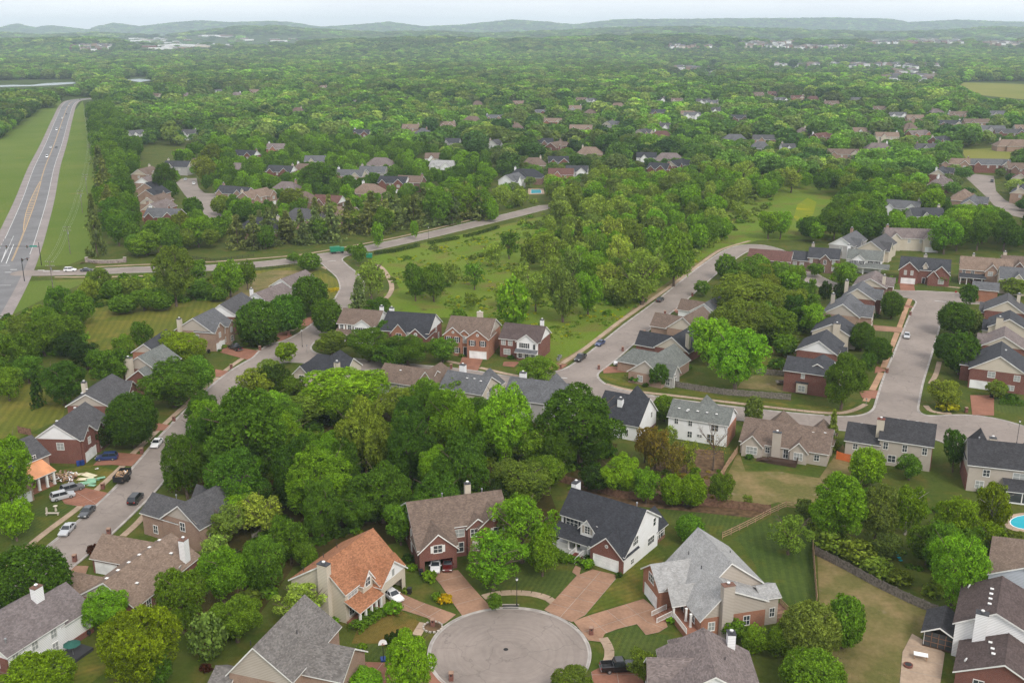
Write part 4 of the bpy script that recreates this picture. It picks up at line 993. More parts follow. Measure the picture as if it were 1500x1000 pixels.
# 9  grey roof with tan brick gable
h = House('tan brick house with dark grey steep roof and small gable window by the left street', -57.3, 172.2, 62.0, 'r_dgrey', 'brick_tan', 'dark grey roof beside the left street')
h.box(-6.5, 8.0, -4.6, 4.6, 4.9, 8.3, gab='brick_tan')
h.box(-6.2, .4, 1.0, 10.2, 4.6, 7.0, ax='y', hip=(0, 0))
b = MB(); b.poly([(-6.53, -4.2, 5.6), (-6.53, 0, 8.1), (-6.53, 4.2, 5.6)][::-1], 'siding_tan'); b.build('gable_panel', h.o)
h.win(fx(-6.5), -.4, 3.4, 1.1, 1.6, 2, 2).win(fy(-4.6), -3.8, 1.2).win(fy(-4.6), .6, 1.2).win(fx(-6.2), 7, 1.0)
h.box(3.5, 6.2, 3.8, 6.8, 4.4, 6.2, ax='y')
h.vent([(-2.0, 5.4, 6.6)], 'flue').vent([(3.0, -2.4, 6.7)], 'pipe').done()

# 10 bottom right brick house with screened porch
h = House('dark brown-roofed red brick house with white chimney and satellite dishes at bottom right', 71.2, 129.6, 61.5, 'r_mauve', 'siding_white', 'brick house at bottom right')
h.roofm = 'r_maroonbrown'
M['r_maroonbrown'] = shingle('shingle_umber', (0.095, 0.072, 0.068))
h.box(.5, 12.0, -6.6, 5.6, 5.7, 8.8, rp=.4)
h.box(-8.0, .6, -7.4, 4.4, 2.9, 5.9, rp=-1.6, wall='brick_red', gab='brick_red')
h.chim(-.1, 2.2, 8.6, 1.1, 1.7, 'siding_white').vent([(3.5+1.6*k, 1.5, 8.3) for k in range(4)]).vent([(-3.5, .2, 5.1), (-5.0, 0, 5.2), (-1.6, .6, 4.9)])
h.dish(10.5, 4.8, 6.3).dish(-6.2, 3.4, 3.4)
h.win(fx(-8.0), 1.3, 1.5, 1.3, .8, 2, 1).gablewin(fx(-8.0), -2.9, 1.9, .9)
h.box(1.0, 7.4, 5.4, 9.8, 2.7, 3.9, walls=False, roof='r_black')
h.cols([(1.2, 9.6), (7.2, 9.6), (4.2, 9.6)], 2.7, 0, .1).slab(1.0, 7.4, 5.5, 9.8, .3, 'wood_dark')
b = MB()
b.box(1.0, 1.06, 5.7, 9.6, 1.0, 1.08, 'wood_brown'); b.box(1.0, 1.06, 5.7, 9.6, 1.9, 1.98, 'wood_brown'); b.box(1.08, 1.11, 5.7, 9.6, .3, 2.68, 'glass'); 
for y_ in (6.6, 7.6, 8.6): b.box(.98, 1.06, y_-.05, y_+.05, .3, 2.7, 'wood_brown')
b.box(1.3, 7.2, 9.74, 9.77, .3, 2.68, 'glass'); b.build('porch_screen', h.o)
h.done()
# 11 pale blue neighbour
h = House('pale blue-grey sided house end peeking in at the right edge', 84.5, 149.5, 62.0, 'r_tan', 'siding_pale', 'pale blue-grey house at right edge')
h.box(-7, 7, -5.2, 4.6, 6.6, 9.0, hip=(0, 4)).win(fY(4.6), 4.4, 4.9, .9, .9).win(fY(4.6), 5.8, 4.9, .7, .9).done()

# ---- left street row (x runs away up the street, -y faces the street)
def leftrow(label, short, x, y, yaw, L_, yf, yr, he, hr, roof, wall, gab, gables=((-.3, 2.6, 1.2),), gar=None, chim=None, side=True, wins=True, wroof=None):
    h = House(label, x, y, yaw, roof, wall, short)
    h.box(-L_/2, L_/2, -yf, yr, he, hr, rp=0, gab=gab)
    for (t_, w_, d) in gables:
        c = t_ * L_; hh = min(hr - .5, he + w_ * .8)
        h.box(c-w_, c+w_, -yf-d, -.3, he, hh, ax='y')
        h.win(fy(-yf-d), c, 3.7, 1.0, 1.4, 2, 2, True).gablewin(fy(-yf-d), c, he + (hh-he)*.45, .28)
        if d < 2: h.win(fy(-yf-d), c, .9, 1.2, 1.5)
    if gar is not None: h.garage(fy(-yf - gar[1]), gar[0] * L_, 4.6)
    if wins:
        for t_ in (-.12, .12, .42):
            h.win(fy(-yf), t_ * L_, 1.0, 1.0, 1.5, 2, 2, True)
            h.win(fy(-yf), t_ * L_, 3.7, 1.0, 1.4, 2, 2, True)
    if side: h.win(fx(-L_/2), -.6, 3.3, 1.5, 1.5, 2, 2, True)
    if chim: h.chim(*chim)
    return h
h = leftrow('red brick house with white gable end and many small gables beside the blue car', 'red brick house with white gable end', -98.6, 211.0, 86, 13.6, 5.1, 5.0, 5.7, 9.1, 'r_dgrey', 'brick_red', 'siding_white', ((-.27, 2.7, .5), (.08, 1.4, .8), (.33, 1.8, .8)), (-.27, .5))
h.vent([(-3, 1.6, 8.3), (4.5, 1.2, 8.6)]).done()
# house under repair
h = House('brick house under repair with copper-coloured bare porch roof and green sheathing', -104.5, 191.0, 62.0, 'r_dgrey', 'brick_tan', 'brick house under repair')
h.box(-6.5, 8.5, -3.0, 7.0, 5.3, 8.4, rp=2.0)
h.box(-6.6, -.6, -9.4, 2, 4.6, 7.5, ax='y', wall='brick_tan', gab='siding_tan').garage(fy(-9.4), -3.5, 4.6).win(fy(-9.4), -3.9, 4.2, 1.0, 1.3, 2, 2, True)
h.shed(.2, 6.4, -7.4, -2.9, 3.2, 5.0, 'copper').slab(-.4, 6.4, -7.2, -3.0, .3, 'agg_red')
h.cols([(.6, -7.1), (2.5, -7.1), (4.4, -7.1), (6.1, -7.1)], 3.2, .3, .2)
b = MB(); b.poly([(-.5, -3.03, 5.0), (2.7, -3.03, 5.0), (1.1, -3.03, 7.0)], 'green_plastic'); b.build('bare_sheathing', h.o)
h.win(fy(-3.0), 1.4, 1.1).win(fy(-3.0), 4.9, 1.1).door(fy(-3.0), 3.2).win(fy(-3.0), 5.0, 3.7 + 1.6, .9, .9)
h.box(-6.9, -4.2, -3, 3, 2.9, 4.1, ax='y'); h.done()
h = leftrow('long grey-roofed house half hidden behind the big round street tree', 'long grey-roofed house behind the round tree', -100.4, 232.0, 88, 14.5, 5.1, 4.9, 5.7, 8.6, 'r_dgrey', 'brick_red', 'siding_tan', ((.33, 2.6, .8),), None, (-1.0, 3.2, 9.4, 1.2, 1.0, 'siding_cream'))
h.vent([(-5, 2, 8), (-2, 2.2, 7.9)]).done()
h = leftrow('grey-green roofed house with tall cream chimney behind the spreading tree', 'grey-green roof with tall cream chimney', -97.0, 258.5, 76, 11, 5.2, 5.2, 5.4, 8.8, 'r_green', 'brick_red', 'siding_tan', ((-.1, 2.6, 3.0),), None, (-7.1, 2.0, 8.9, 1.2, 2.0, 'siding_cream'))
h.box(-9.4, -6.3, -6.0, 1.5, 3.6, 6.6, rp=-2.5).done()
h = leftrow('house with dark blue-grey roof tucked behind the yellow-green tree', 'dark roof behind the yellow-green tree', -101.6, 275.5, 84, 14, 3.2, 3.6, 5.2, 7.6, 'r_slate', 'brick_orange', 'siding_tan', (), None); h.done()
h = leftrow('tan brick house with steep grey roof and black pickup outside its garage', 'tan brick house with the pickup', -92.7, 292.8, 76, 11.5, 6.0, 6.2, 5.9, 9.8, 'r_grey', 'brick_tan', 'siding_tan', ((-.25, 2.8, .6), (.28, 1.8, 1.0)), (-.25, .6), (-6.0, 4.5, 9.4, 1.4, 1.0, 'siding_cream')); h.done()
h = leftrow('dark grey-roofed house with white gable rake behind two round trees', 'dark grey roof behind two round trees', -89.6, 312.0, 80, 15.5, 6.2, 5.0, 5.6, 9.4, 'r_dgrey', 'brick_red', 'siding_white', ((-.3, 2.0, .6),), None)
h.box(3.0, 5.8, -7.4, 0, 5.6, 7.4, ax='y', wall='siding_white').box(6.4, 9.0, -7.4, 0, 5.6, 7.4, ax='y', wall='siding_white').done()
h = leftrow('pinkish-brown roofed house with white gable and slim chimney on the left street', 'pinkish-brown roof with slim chimney', -81.8, 330.5, 68, 15, 4.6, 4.2, 5.7, 8.3, 'r_mauve', 'siding_tan', 'siding_white', ((.35, 1.6, .8),), None, (-5.6, 3.0, 9.0, .9, .9, 'siding_white')); h.done()
h = leftrow('farthest tan-roofed house of the left row below the collector road', 'farthest tan roof of the left row', -77.5, 349.5, 68, 15, 4.6, 4.8, 5.6, 8.5, 'r_mauve', 'brick_tan', 'siding_white', (), None); h.done()

# ---- row across the meadow side (x to the right, -y faces the camera)
h = House('brown-roofed house with white double gable front, leftmost of the meadow row', -45.8, 300.4, -15, 'r_brown', 'brick_brown', 'white double-gable house')
h.box(-6.3, 6.3, -5.2, 5.4, 5.6, 8.8, gab='siding_white').box(-.4, 5.4, -6.8, 0, 5.6, 7.6, ax='y', wall='siding_white').shed(-6.6, -.4, -7.2, -5.1, 2.6, 3.8)
h.wins(fy(-5.2), [-5, -2.5], (3.7,), sh='trim').wins(fy(-6.8), [1.2, 3.6], (3.6, .9), w_=1.1, sh='trim_dark').wins(fy(-5.2), [-4.6, -2.2], (.9,)).cols([(-6.3, -7), (-3.4, -7), (-.7, -7)], 2.6)
h.wins(fX(6.3), [-2, 2], (3.6,)).chim(5.2, 2.2, 9.7, 1.1, .9, 'siding_white').done()
h = House('charcoal-roofed brick house with two brick front gables and white gable end', -30.5, 295.0, -14, 'r_navy', 'brick_red', 'charcoal-roofed two-gable brick house')
h.box(-7.4, 7.4, -6.2, 6.6, 5.2, 9.2, rp=.5, gab='siding_white').box(-3.9, .6, -7.0, 0, 5.0, 7.6, ax='y', wall='brick_orange').box(1.2, 7.2, -8.4, 0, 4.4, 7.0, ax='y')
h.gablewin(fy(-8.4), 4.2, 5.2, .55).win(fy(-8.4), 4.2, 1, 2.0, 1.5).win(fy(-7.0), -1.6, 3.2, 1.6, 1.5).win(fX(7.4), -2.4, 1.2, 1, 1.6).win(fX(7.4), 1.2, 3.6).win(fX(7.4), 3.4, 1.2)
h.chim(-6.6, 1.0, 10.2, 1.3, 1.0, 'siding_white').vent([(5.5, .8, 9)]).done()
h = House('orange brick two-storey house with tan roof, three gables and white garage door', -11.6, 287.2, -15, 'r_brown', 'brick_orange', 'tan-roofed orange brick house')
h.box(-6.6, 6.6, -5.4, 6.8, 6.3, 9.9, rp=.6, gab='siding_tan')
h.box(-6.8, -1.2, -6.6, 0, 6.3, 8.6, ax='y').box(-2.6, 1.2, -6.0, 0, 6.3, 7.8, ax='y').box(.6, 6.9, -7.8, 0, 6.2, 8.6, ax='y')
h.gablewin(fy(-6.6), -4, 7.1, .42).gablewin(fy(-7.8), 3.8, 7.1, .45)
h.wins(fy(-6.6), [-5.4, -2.9], (4.2, 1.0), w_=1.0, sh='trim_dark').wins(fy(-7.8), [2.2, 5.4], (3.9,), w_=1.0, sh='trim_dark').win(fy(-6.0), -.5, 4.0, 1.3, 1.9, 2, 2, True)
h.door(fy(-6.0), -.5, .2, 'trim_dark', 2.5).garage(fy(-7.8), 3.9, 4.9).win(fX(6.6), 0, 3.9, 1, 1.6, 2, 2, True).gablewin(fX(6.6), .6, 7.6, .4)
h.chim(1.6, 2.2, 11.2, 1.7, 1.0, 'siding_cream', cap='siding_tan').done()
h = House('red brick house with white bay front and dark brown roof, rightmost of the meadow row', 3.9, 283.4, -20, 'r_maroonbrown', 'brick_red', 'white bay-fronted brick house')
h.box(-6.1, 6.1, -4.9, 4.9, 5.7, 8.9, gab='siding_white').box(-.4, 5.6, -6.3, 0, 5.7, 7.9, ax='y', wall='siding_white').shed(-.6, 5.9, -7.6, -6.2, 2.7, 3.4, 'r_grey')
b = MB(); b.box(-.35, 5.55, -6.45, -6.31, -.2, 2.9, 'brick_red'); b.build('brick_facing', h.o)
h.win(fy(-6.3), 1.9, 3.9, 1.9, 1.4, 3, 2, False, 'trim_dark').win(fy(-6.3), 4.9, 3.6, .7, 1.6, 1, 1).wins(fy(-6.45), [.7, 2.6, 4.6], (.9,), w_=1.0, sh='trim').wins(fy(-4.9), [-5.0, -2.9], (3.8,), w_=1.2, light=True).win(fy(-4.9), -3.9, 1.0, 1.9, 1.5, 2, 2, True)
h.chim(4.6, 1.6, 10.4, 1.0, .9, 'siding_white').done()
# ---- roofs along the near side of street B (seen from behind, x to the right)
h = House('cream house with charcoal hip roof and cream chimney at the left street corner', -48.0, 257.0, -20, 'r_navy', 'siding_cream', 'charcoal hip roof at street corner')
h.box(-7.5, 6.0, -4.6, 4.6, 4.6, 7.8, hip=(3, 0)).box(-2.6, 3.6, -3.6, 6.6, 4.6, 8.4, ax='y', hip=(3, 3)).box(-8, -3.5, -6.6, 2, 4.2, 6.4, ax='y', gab='siding_tan')
h.chim(4.4, -5.3, 8.2, 1.3, 1.1, 'siding_cream').win(fy(-4.6), 1.0, 3.0).win(fy(-6.6), -5.7, 2.6, 1.4, 1.2).win(fX(6.0), -1, 1.2, 1.4, 1.6).done()
h = House('grey-walled house with plain brown roof backing on the central grove', -25.2, 245.8, -24, 'r_brown', 'siding_grey', 'plain brown roof behind the grove')
h.box(-8.2, 6.5, -4.8, 4.8, 5.4, 8.3, gab='siding_cream').box(2.6, 8.4, -3.6, 7.6, 5.2, 9.0, ax='y', wall='brick_tan', hip=(0, 3)).wins(fy(-4.8), [-5, -1], (3.6, 1), light=True).vent([(-3, -1.5, 7.5), (1, 2, 7.4)]).done()
h = House('cream house with grey roof and stubby white chimney behind the grove', -10.6, 240.4, -26, 'r_grey', 'siding_cream', 'grey roof with stubby white chimney')
h.box(-6.0, 5.8, -4.8, 4.8, 5.4, 8.4).box(.8, 5.9, -.6, 7.2, 5.2, 8.9, ax='y', hip=(3.2, 2.5)).chim(-3.6, 3.0, 9.4, 1.5, 1.1, 'siding_white').vent([(0, -1.4, 7.6), (2, -1.2, 7.7), (4, -1.6, 7.5)]).wins(fX(5.8), [-1.5, 2.0], (1.0, 3.4), w_=.8, light=True).shed(5.9, 9.8, -3.5, 1.5, 2.9, 3.3).done()
h = House('house with broad speckled grey roof and white chimney near the diagonal street mouth', 7.2, 233.8, -21, 'r_grey', 'siding_grey', 'broad grey roof with white chimney')
h.box(-7.8, 8.0, -5.2, 5.0, 5.2, 8.9).box(-.5, 4.5, -.5, 8.2, 5.2, 9.2, ax='y', hip=(3.4, 2.5)).chim(-5.6, 2.2, 9.6, 1.6, 1.1, 'siding_white').wins(fy(-5.2), [-5.5, -1.5, 3], (3.6, 1), light=True).done()
h = House('narrow white house with black roof standing end-on beside the dark grove', 30.4, 222.8, -29, 'r_navy', 'siding_white', 'narrow white end-on house')
h.box(-9.0, 1.8, -6.2, 5.3, 3.9, 8.6, rp=0).box(-6.4, -.2, -.4, 8.6, 3.9, 9.1, ax='y', hip=(4.2, 3)).chim(-4.2, -2.6, 8.3, 1.2, 1.1, 'siding_white').win(fy(-6.2), -1.0, 1.0, .8, 1.5).win(fX(1.8), 2.2, 3.2, .8, 1.3)
b = MB(); b.box(1.82, 1.98, -6.0, 5.1, -.2, .8, 'brick_brown'); b.build('brick_facing', h.o); h.done()
h = House('white-sided two-storey house with green-grey roof dotted by five vents', 44.2, 219.8, -25, 'r_green', 'siding_white', 'white-sided vented-roof house')
h.box(-6.9, 6.9, -3.8, 4.4, 5.3, 7.9, gab='siding_white').box(-2.6, 2.4, -.4, 7.0, 5.2, 8.9, ax='y', hip=(3.4, 3))
b = MB(); b.box(6.92, 7.08, -3.7, 4.3, -.2, 4.4, 'brick_orange'); b.build('brick_facing', h.o)
h.wins(fy(-3.8), [-5.0, -1.7], (3.7,), w_=.8, h_=1.4).win(fy(-3.8), 4.0, 3.4, 1.6, 1.4, 2, 2).win(fy(-3.8), -5.2, .9, .8, 1.2).win(fy(-3.8), -1.7, .9, 1, 1.4).win(fy(-3.8), .6, 1.3, 1.1, .6).win(fy(-3.8), 3.2, .4, 1.6, 2.0)
h.vent([(-5+2.2*k, -1.9, 6.7) for k in range(5)] + [(-3, -2.2, 6.5)]).done()
h = House('tan single-storey house with brown roof, two small back gables and dark wooden deck', 62.2, 211.6, -24, 'r_brown', 'siding_tan', 'tan ranch house with wooden deck')
h.box(-9.4, 9.4, -5.8, 4.8, 3.0, 6.4, rp=0)
h.box(-8.8, -4.4, -7.4, 0, 3.0, 5.2, ax='y').box(1.6, 5.2, -6.8, 0, 3.0, 4.9, ax='y').box(-5.6, 1.2, -.4, 9.0, 3.0, 7.3, ax='y', hip=(4, 3.6)).box(4.0, 9.6, .6, 8.0, 3.0, 6.7, ax='y', hip=(3, 2.8))
h.win(fy(-7.4), -6.6, .9, 2.3, 1.6, 3, 2, True).win(fy(-6.8), 3.4, .9, 1.8, 1.6, 3, 2, True).win(fy(-5.8), -3.4, 1.1, .9, 1.2).win(fy(-5.8), .6, .5, 1.0, 2.0).win(fy(-5.8), 7.2, 1.0, 1.0, 1.3)
h.chim(-1.5, -6.3, 6.4, 1.8, .9, 'siding_tan').vent([(8, -1, 5.8), (5.5, -1.2, 5.6)])
h.slab(-2.8, 3.4, -9.2, -6.85, .7, 'wood_dark', 'deck').rail((-2.8, -9.2), (3.4, -9.2), .7, m='wood_dark').rail((3.4, -9.2), (3.4, -7), .7, m='wood_dark')
b = MB()
for k in range(4): b.box(-4.2-.35*k, -2.8-.35*k, -9.0, -7.4, -.1, .6-.16*k, 'wood_dark')
b.build('steps', h.o); h.done()
h = House('beige two-storey house with black roof, tall brick-capped chimney and lower wing', 86.2, 206.6, -24, 'r_black', 'siding_tan', 'beige black-roofed house')
h.box(-4.6, 6.0, -4.8, 4.8, 5.9, 9.1).box(-11.6, -4.6, -4.8, 4.6, 4.4, 6.9)
h.chim(-4.9, -2.6, 9.6, 1.5, 1.2, 'siding_cream', cap='brick_red').vent([(-1.5+1.9*k, .3, 8.95) for k in range(4)] + [(-9, .3, 6.7), (-6.5, .5, 6.6)])
h.wins(fy(-4.8), [-3.3, .6, 4.6], (3.7,), w_=.9, h_=1.5).wins(fy(-4.8), [-1.8, 2.0], (.9,), w_=1.5, h_=1.5).win(fy(-4.8), -9.5, 2.6, .9, 1.2)
b = MB(); b.box(6.02, 6.16, -4.6, 4.6, -.2, 2.9, 'brick_red'); b.build('brick_facing', h.o); h.done()
h = House('beige house with weathered black roof, cream chimney and screened porch by the pool', 102.6, 192.6, -17, 'r_black', 'siding_tan', 'weathered black-roofed house by the pool')
h.box(-8.0, 9.5, -4.6, 5.0, 5.9, 9.5).box(-7.8, -2.6, -.3, 8.4, 5.6, 10.2, ax='y', hip=(3.6, 3)).box(3, 8.5, -.3, 8.4, 5.6, 10.2, ax='y', hip=(3.6, 3))
b = MB(); b.box(-8.16, -8.02, -4.5, 4.9, -.2, 3.4, 'brick_red'); b.build('brick_facing', h.o)
h.win(fy(-4.6), -4.6, 3.6, 1.2, 1.4).win(fy(-4.6), 1.6, 3.5, 2.4, 1.5, 2, 2, True).win(fy(-4.6), -5.6, .9, 1.5, 1.5, 2, 2, True)
h.chim(-3.3, 1.2, 9.9, 1.3, 1.0, 'siding_cream').vent([(-6.0, .6, 9.2), (7.2, .4, 9.3)], 'flue')
h.shed(-1.4, 5.6, -8.6, -4.6, 2.5, 3.6).cols([(-1.2, -8.5), (1.8, -8.5), (5.2, -8.5)], 2.5, 0, .09).slab(-1.4, 5.5, -8.5, -4.7, .3, 'siding_white').shed(4.6, 9.6, -7.2, -4.6, 3.1, 3.9)
b = MB(); b.box(-1.3, 5.4, -8.52, -8.48, .32, 2.45, 'glass'); b.build('porch_screen', h.o); h.done()
# ---- diagonal street, right side
h = House('tan brick ranch with sprawling green-grey roofs at the diagonal street corner', 40.5, 263.0, 57, 'r_green', 'brick_tan', 'sprawling green-grey roof at the corner')
h.box(-9.0, 9.0, -4.8, 5.0, 3.3, 6.9, gab='siding_tan').box(-1.8, 5.2, 0, 12.0, 3.1, 6.0, ax='y', hip=(0, 2.8), gab='siding_tan').box(-7.2, -2.5, -7.0, 0, 3.2, 5.6, ax='y', wall='siding_grey')
h.win(fx(-9.0), 1.5, .9, 1.4, 1.6, 2, 2, True).win(fx(-7.2), -5.8, .7, 1.0, 1.9, 2, 2).win(fx(-7.2), -3.9, 1, .9, 1.3).win(fy(-7.0), -5, 1).chim(-6.5, -7.3, 3.4, .2, .2, 'trim').done()
h = House('charcoal-roofed brick ranch with cream chimney behind the corner house', 49.4, 282.6, 57, 'r_navy', 'brick_red', 'charcoal roof with cream chimney')
h.box(-6.5, 7.0, -5.2, 5.2, 3.3, 7.0, gab='siding_cream').box(-6.0, -.4, 0, 11.5, 3.1, 6.2, ax='y', gab='siding_cream').chim(-4.8, -4.2, 8.6, 1.3, 1.1, 'siding_cream').win(fx(-6.5), 2, 1).done()
h = House('brown-roofed brick house half screened by trees up the diagonal street', 56.2, 302.5, 57, 'r_brown', 'brick_tan', 'brown roof half screened by trees')
h.box(-7.5, 7.5, -5.2, 5.2, 3.6, 7.6, gab='siding_cream').box(-6.5, 0, 0, 11, 3.2, 6.4, ax='y').win(fx(-7.5), 0, 1.5).done()
h = House('low white-gabled house with bluish roof beside the diagonal street', 66.0, 322.5, 57, 'r_grey', 'siding_white', 'low white-gabled bluish roof')
h.box(-6.5, 6.5, -4.8, 4.8, 3.3, 6.4).box(-5.5, 0, 0, 9.5, 3.1, 5.8, ax='y', roof='r_brown').win(fx(-6.5), 1, 1.2).done()
# ---- right street, left row (x runs away up the street, -y faces the street)
def rowR(label, short, x, y, L_, yf, yr, he, hr, roof, wall, gab, g=None, chim=None, yaw=64, face=-1, extra=None):
    h = House(label, x, y, yaw, roof, wall, short); h.box(-L_/2, L_/2, -yf, yr, he, hr, rp=0, gab=gab)
    if g:
        t_, w_, d, e, k = g
        if face < 0: h.box(t_-w_, t_+w_, -yf-d, 0, e, k, ax='y'); h.wins(fy(-yf-d), [t_-1, t_+1.2], (1, 3.7) if e > 4.5 else (1,), w_=.9)
        else: h.box(t_-w_, t_+w_, 0, yr+d, e, k, ax='y'); h.wins(fY(yr+d), [t_-1, t_+1.2], (1, 3.7) if e > 4.5 else (1,), w_=.9)
    if chim: h.chim(*chim)
    if extra: extra(h)
    return h.done()
h = House('square red brick corner house with dark roof and boxed bay window facing the crossing street', 78.6, 252.6, 64, 'r_slate', 'brick_red', 'brick corner house with bay window')
h.box(-4.5, 4.8, -5.6, 5.8, 5.9, 8.3, ax='y').box(-2, 6.5, -7.5, 2, 5.2, 7.9, rp=-2)
b = MB(); b.box(-5.1, -4.5, -.4, 2.4, .4, 3.0, 'siding_cream'); b.box(-5.2, -4.5, -.6, 2.6, 3.0, 3.3, 'trim_dark'); b.build('bay_window_box', h.o)
h.win(fx(-5.1), 1.0, .9, 1.6, 1.5, 2, 2, True).win(fx(-4.5), 1.0, 4.3, .8, 1.2, 2, 2, True).wins(fy(-7.5), [1, 4], (1, 3.6)).done()
rowR('red brick house with white gable and slate roof behind the corner house', 'white-gabled slate roof behind the corner house', 87.5, 272.5, 12, 5.0, 5.8, 5.6, 8.9, 'r_slate', 'brick_red', 'siding_white', (0, 2.4, 1.6, 3.6, 6.2))
rowR('narrow cream house with big cream chimney in the right street row', 'narrow cream house with big chimney', 97.2, 292.5, 11.5, 5.0, 5.5, 5.2, 8.0, 'r_slate', 'siding_cream', 'siding_cream', (0, 2.4, 1.6, 3.6, 6.2), (-5.9, -1.4, 8.4, 1.0, 1.9, 'siding_cream'))
rowR('large tan-gabled house with grey roofs in the middle of the right street row', 'large tan-gabled grey roof', 106.8, 312.5, 15, 5.2, 5.8, 5.6, 9.2, 'r_grey', 'brick_tan', 'siding_tan', (-2.5, 3.0, 3.4, 5.6, 8.4), (3.0, 4.6, 9.6, 1.1, 1.1, 'siding_tan'))
rowR('brick house with cream gable and grey roof, second from the end of the right row', 'cream-gabled brick house', 117.5, 332.0, 12, 5.8, 4.6, 5.6, 9.0, 'r_grey', 'brick_red', 'siding_cream', (0, 2.8, 1.6, 5.6, 8.0), (1.0, 4.4, 9.8, 1.3, 1.1, 'siding_cream'))
rowR('mauve-brown roofed house with small cream chimney, last of the right row', 'mauve-brown roof at the row end', 128.0, 349.5, 13.5, 5.4, 5.4, 5.6, 8.4, 'r_mauve', 'brick_brown', 'siding_cream', (0, 2.8, 1.8, 5.6, 7.9), (-4.0, -4.2, 9.4, 1.0, 1.0, 'siding_cream'))
# ---- right street, right row (x runs away, +y faces the street)
h = House('red brick corner house with cream gable, white garage door and slate roof', 130.8, 257.0, 64, 'r_slate', 'brick_red', 'brick corner house with cream gable')
h.box(-6.8, 7.5, -6.4, 7.2, 5.4, 9.6, gab='siding_cream', rp=.4).box(-1, 6.2, 2, 9.6, 4.6, 7.6, ax='y')
h.win(fx(-6.8), 1.9, 3.6, 1.7, 1.5, 2, 2, True).win(fx(-6.8), -4.2, 3.5, 1.4, 1.4, 2, 2, True).garage(fx(-6.8), 4.4, 4.6).win(fx(-6.8), -2.6, .8, 2.4, 1.2, 3, 2, True).vent([(1, -.8, 9.2)]).done()
rowR('brick house with cream gable and brown-grey roof behind the right corner house', 'brown-grey roof behind the right corner house', 141.0, 277.5, 11, 5.6, 5.2, 5.4, 8.6, 'r_mauve', 'brick_red', 'siding_cream', (0, 2.6, 1.4, 4.8, 7.2), None, 64, 1)
rowR('tan house with dark slate roof and wide cream chimney on the right edge', 'slate roof with wide cream chimney', 151.5, 296.5, 11, 5.4, 5.4, 5.4, 8.3, 'r_slate', 'siding_cream', 'siding_cream', (0, 2.4, 1.4, 3.6, 6.0), (-5.8, 2.6, 8.6, .9, 1.9, 'siding_cream'), 64, 1)
rowR('grey-roofed brick house with cream gable and rear chimney on the right edge', 'grey roof with rear chimney at right edge', 160.0, 316.0, 11.5, 5.4, 6.2, 5.2, 8.8, 'r_dgrey', 'brick_red', 'siding_cream', (1, 2.4, 1.4, 3.6, 6.0), (3.5, -3.2, 9.4, 1.2, 1.0, 'siding_cream'), 64, 1)
rowR('small orange brick garage wing with grey roof below the tan gabled house', 'small brick garage wing', 167.0, 346.5, 8, 3.2, 3.8, 4.4, 6.4, 'r_grey', 'brick_orange', 'brick_orange', None, None, -24)
# ---- head of the right street
h = House('red brick house with slate roof, three front gables and white garage at street head', 156.5, 374.6, -22, 'r_slate', 'brick_red', 'three-gabled brick house at street head')
h.box(-8.6, 8.6, -4.6, 5.4, 5.4, 8.9).box(-8.8, -2.2, -6.8, 0, 5.4, 8.4, ax='y').box(2.6, 8.8, -6.4, 0, 4.6, 7.6, ax='y').box(1.4, 5.0, -6.8, 0, 3.6, 5.8, ax='y').box(-.6, .9, -4.4, 0, 7.0, 8.2, ax='y', wall='siding_cream')
h.wins(fy(-6.8), [-6.6, -4.3], (3.6,), w_=.8, light=True).garage(fy(-6.8), -5.4, 4.8).win(fy(-6.4), 6.0, 1.0, 1.8, 1.6, 2, 2, True).chim(-.2, 1.5, 10, 1.3, .9, 'siding_tan').door(fy(-4.6), 0).done()
h = House('tan-roofed brick house with white porch and three gables at street head', 179.0, 373.6, -22, 'r_tan', 'brick_tan', 'tan-roofed house with white porch')
h.box(-8.8, 8.8, -4.8, 5.2, 5.4, 9.2).box(-.2, 4.4, -6.0, 0, 5.4, 8.0, ax='y').box(3.4, 8.9, -7.4, 0, 4.6, 7.6, ax='y').shed(-8.8, .2, -7.2, -4.7, 2.6, 3.8, 'r_slate').cols([(-8.4, -7), (-6.2, -7), (-4, -7), (-1, -7)], 2.6).wins(fy(-4.8), [-7.4, -4.4], (3.6, 1)).win(fy(-6.0), 1.6, 3.8, 1.5, 1.5, 2, 2, True).win(fy(-7.4), 6.4, 3.4, 1.2, 1.2, 2, 2, True).chim(-4.5, 2, 10, .9, .9, 'siding_tan').done()
h = House('dark-roofed brown brick house with lower left wing at the top of the grove', 123.0, 394.2, -22, 'r_slate', 'brick_brown', 'brown brick house with lower left wing')
h.box(-4.5, 7.0, -4.8, 4.8, 5.7, 8.8).box(-11.2, -4.5, -4.6, 4.6, 4.2, 6.9).box(.2, 3.8, -5.6, 0, 5.6, 7.4, ax='y').wins(fy(-4.8), [-3.3, 5.2], (3.7, 1), light=True).wins(fy(-4.6), [-9.5, -6.8], (1.9,), light=True, w_=1.4).garage(fy(-4.6), -8.2, 3.2, 1.4).win(fy(-5.6), 2, 3.6).chim(-3.6, 1.4, 10.2, 1.1, .9, 'siding_tan').door(fy(-5.6), 1.6).done()
h = House('white sided house with grey roof, dark shutters and white chimney', 140.5, 394.2, -22, 'r_green', 'siding_white', 'white house with dark shutters')
h.box(-6.4, 6.4, -4.6, 5.0, 5.0, 7.9).box(-4.6, .4, -5.8, 0, 5.0, 7.0, ax='y').wins(fy(-4.6), [2.4, 4.8], (3.2,), sh='trim_dark').wins(fy(-5.8), [-3.4, -1.0], (3.2,), sh='trim_dark').chim(-6.6, 1.8, 9.2, 1.2, 1.0, 'siding_white').shed(-6.2, 9.4, -8.6, -4.6, 2.6, 3.7).cols([(-6, -8.4), (0, -8.4), (6, -8.4)], 2.6).done()
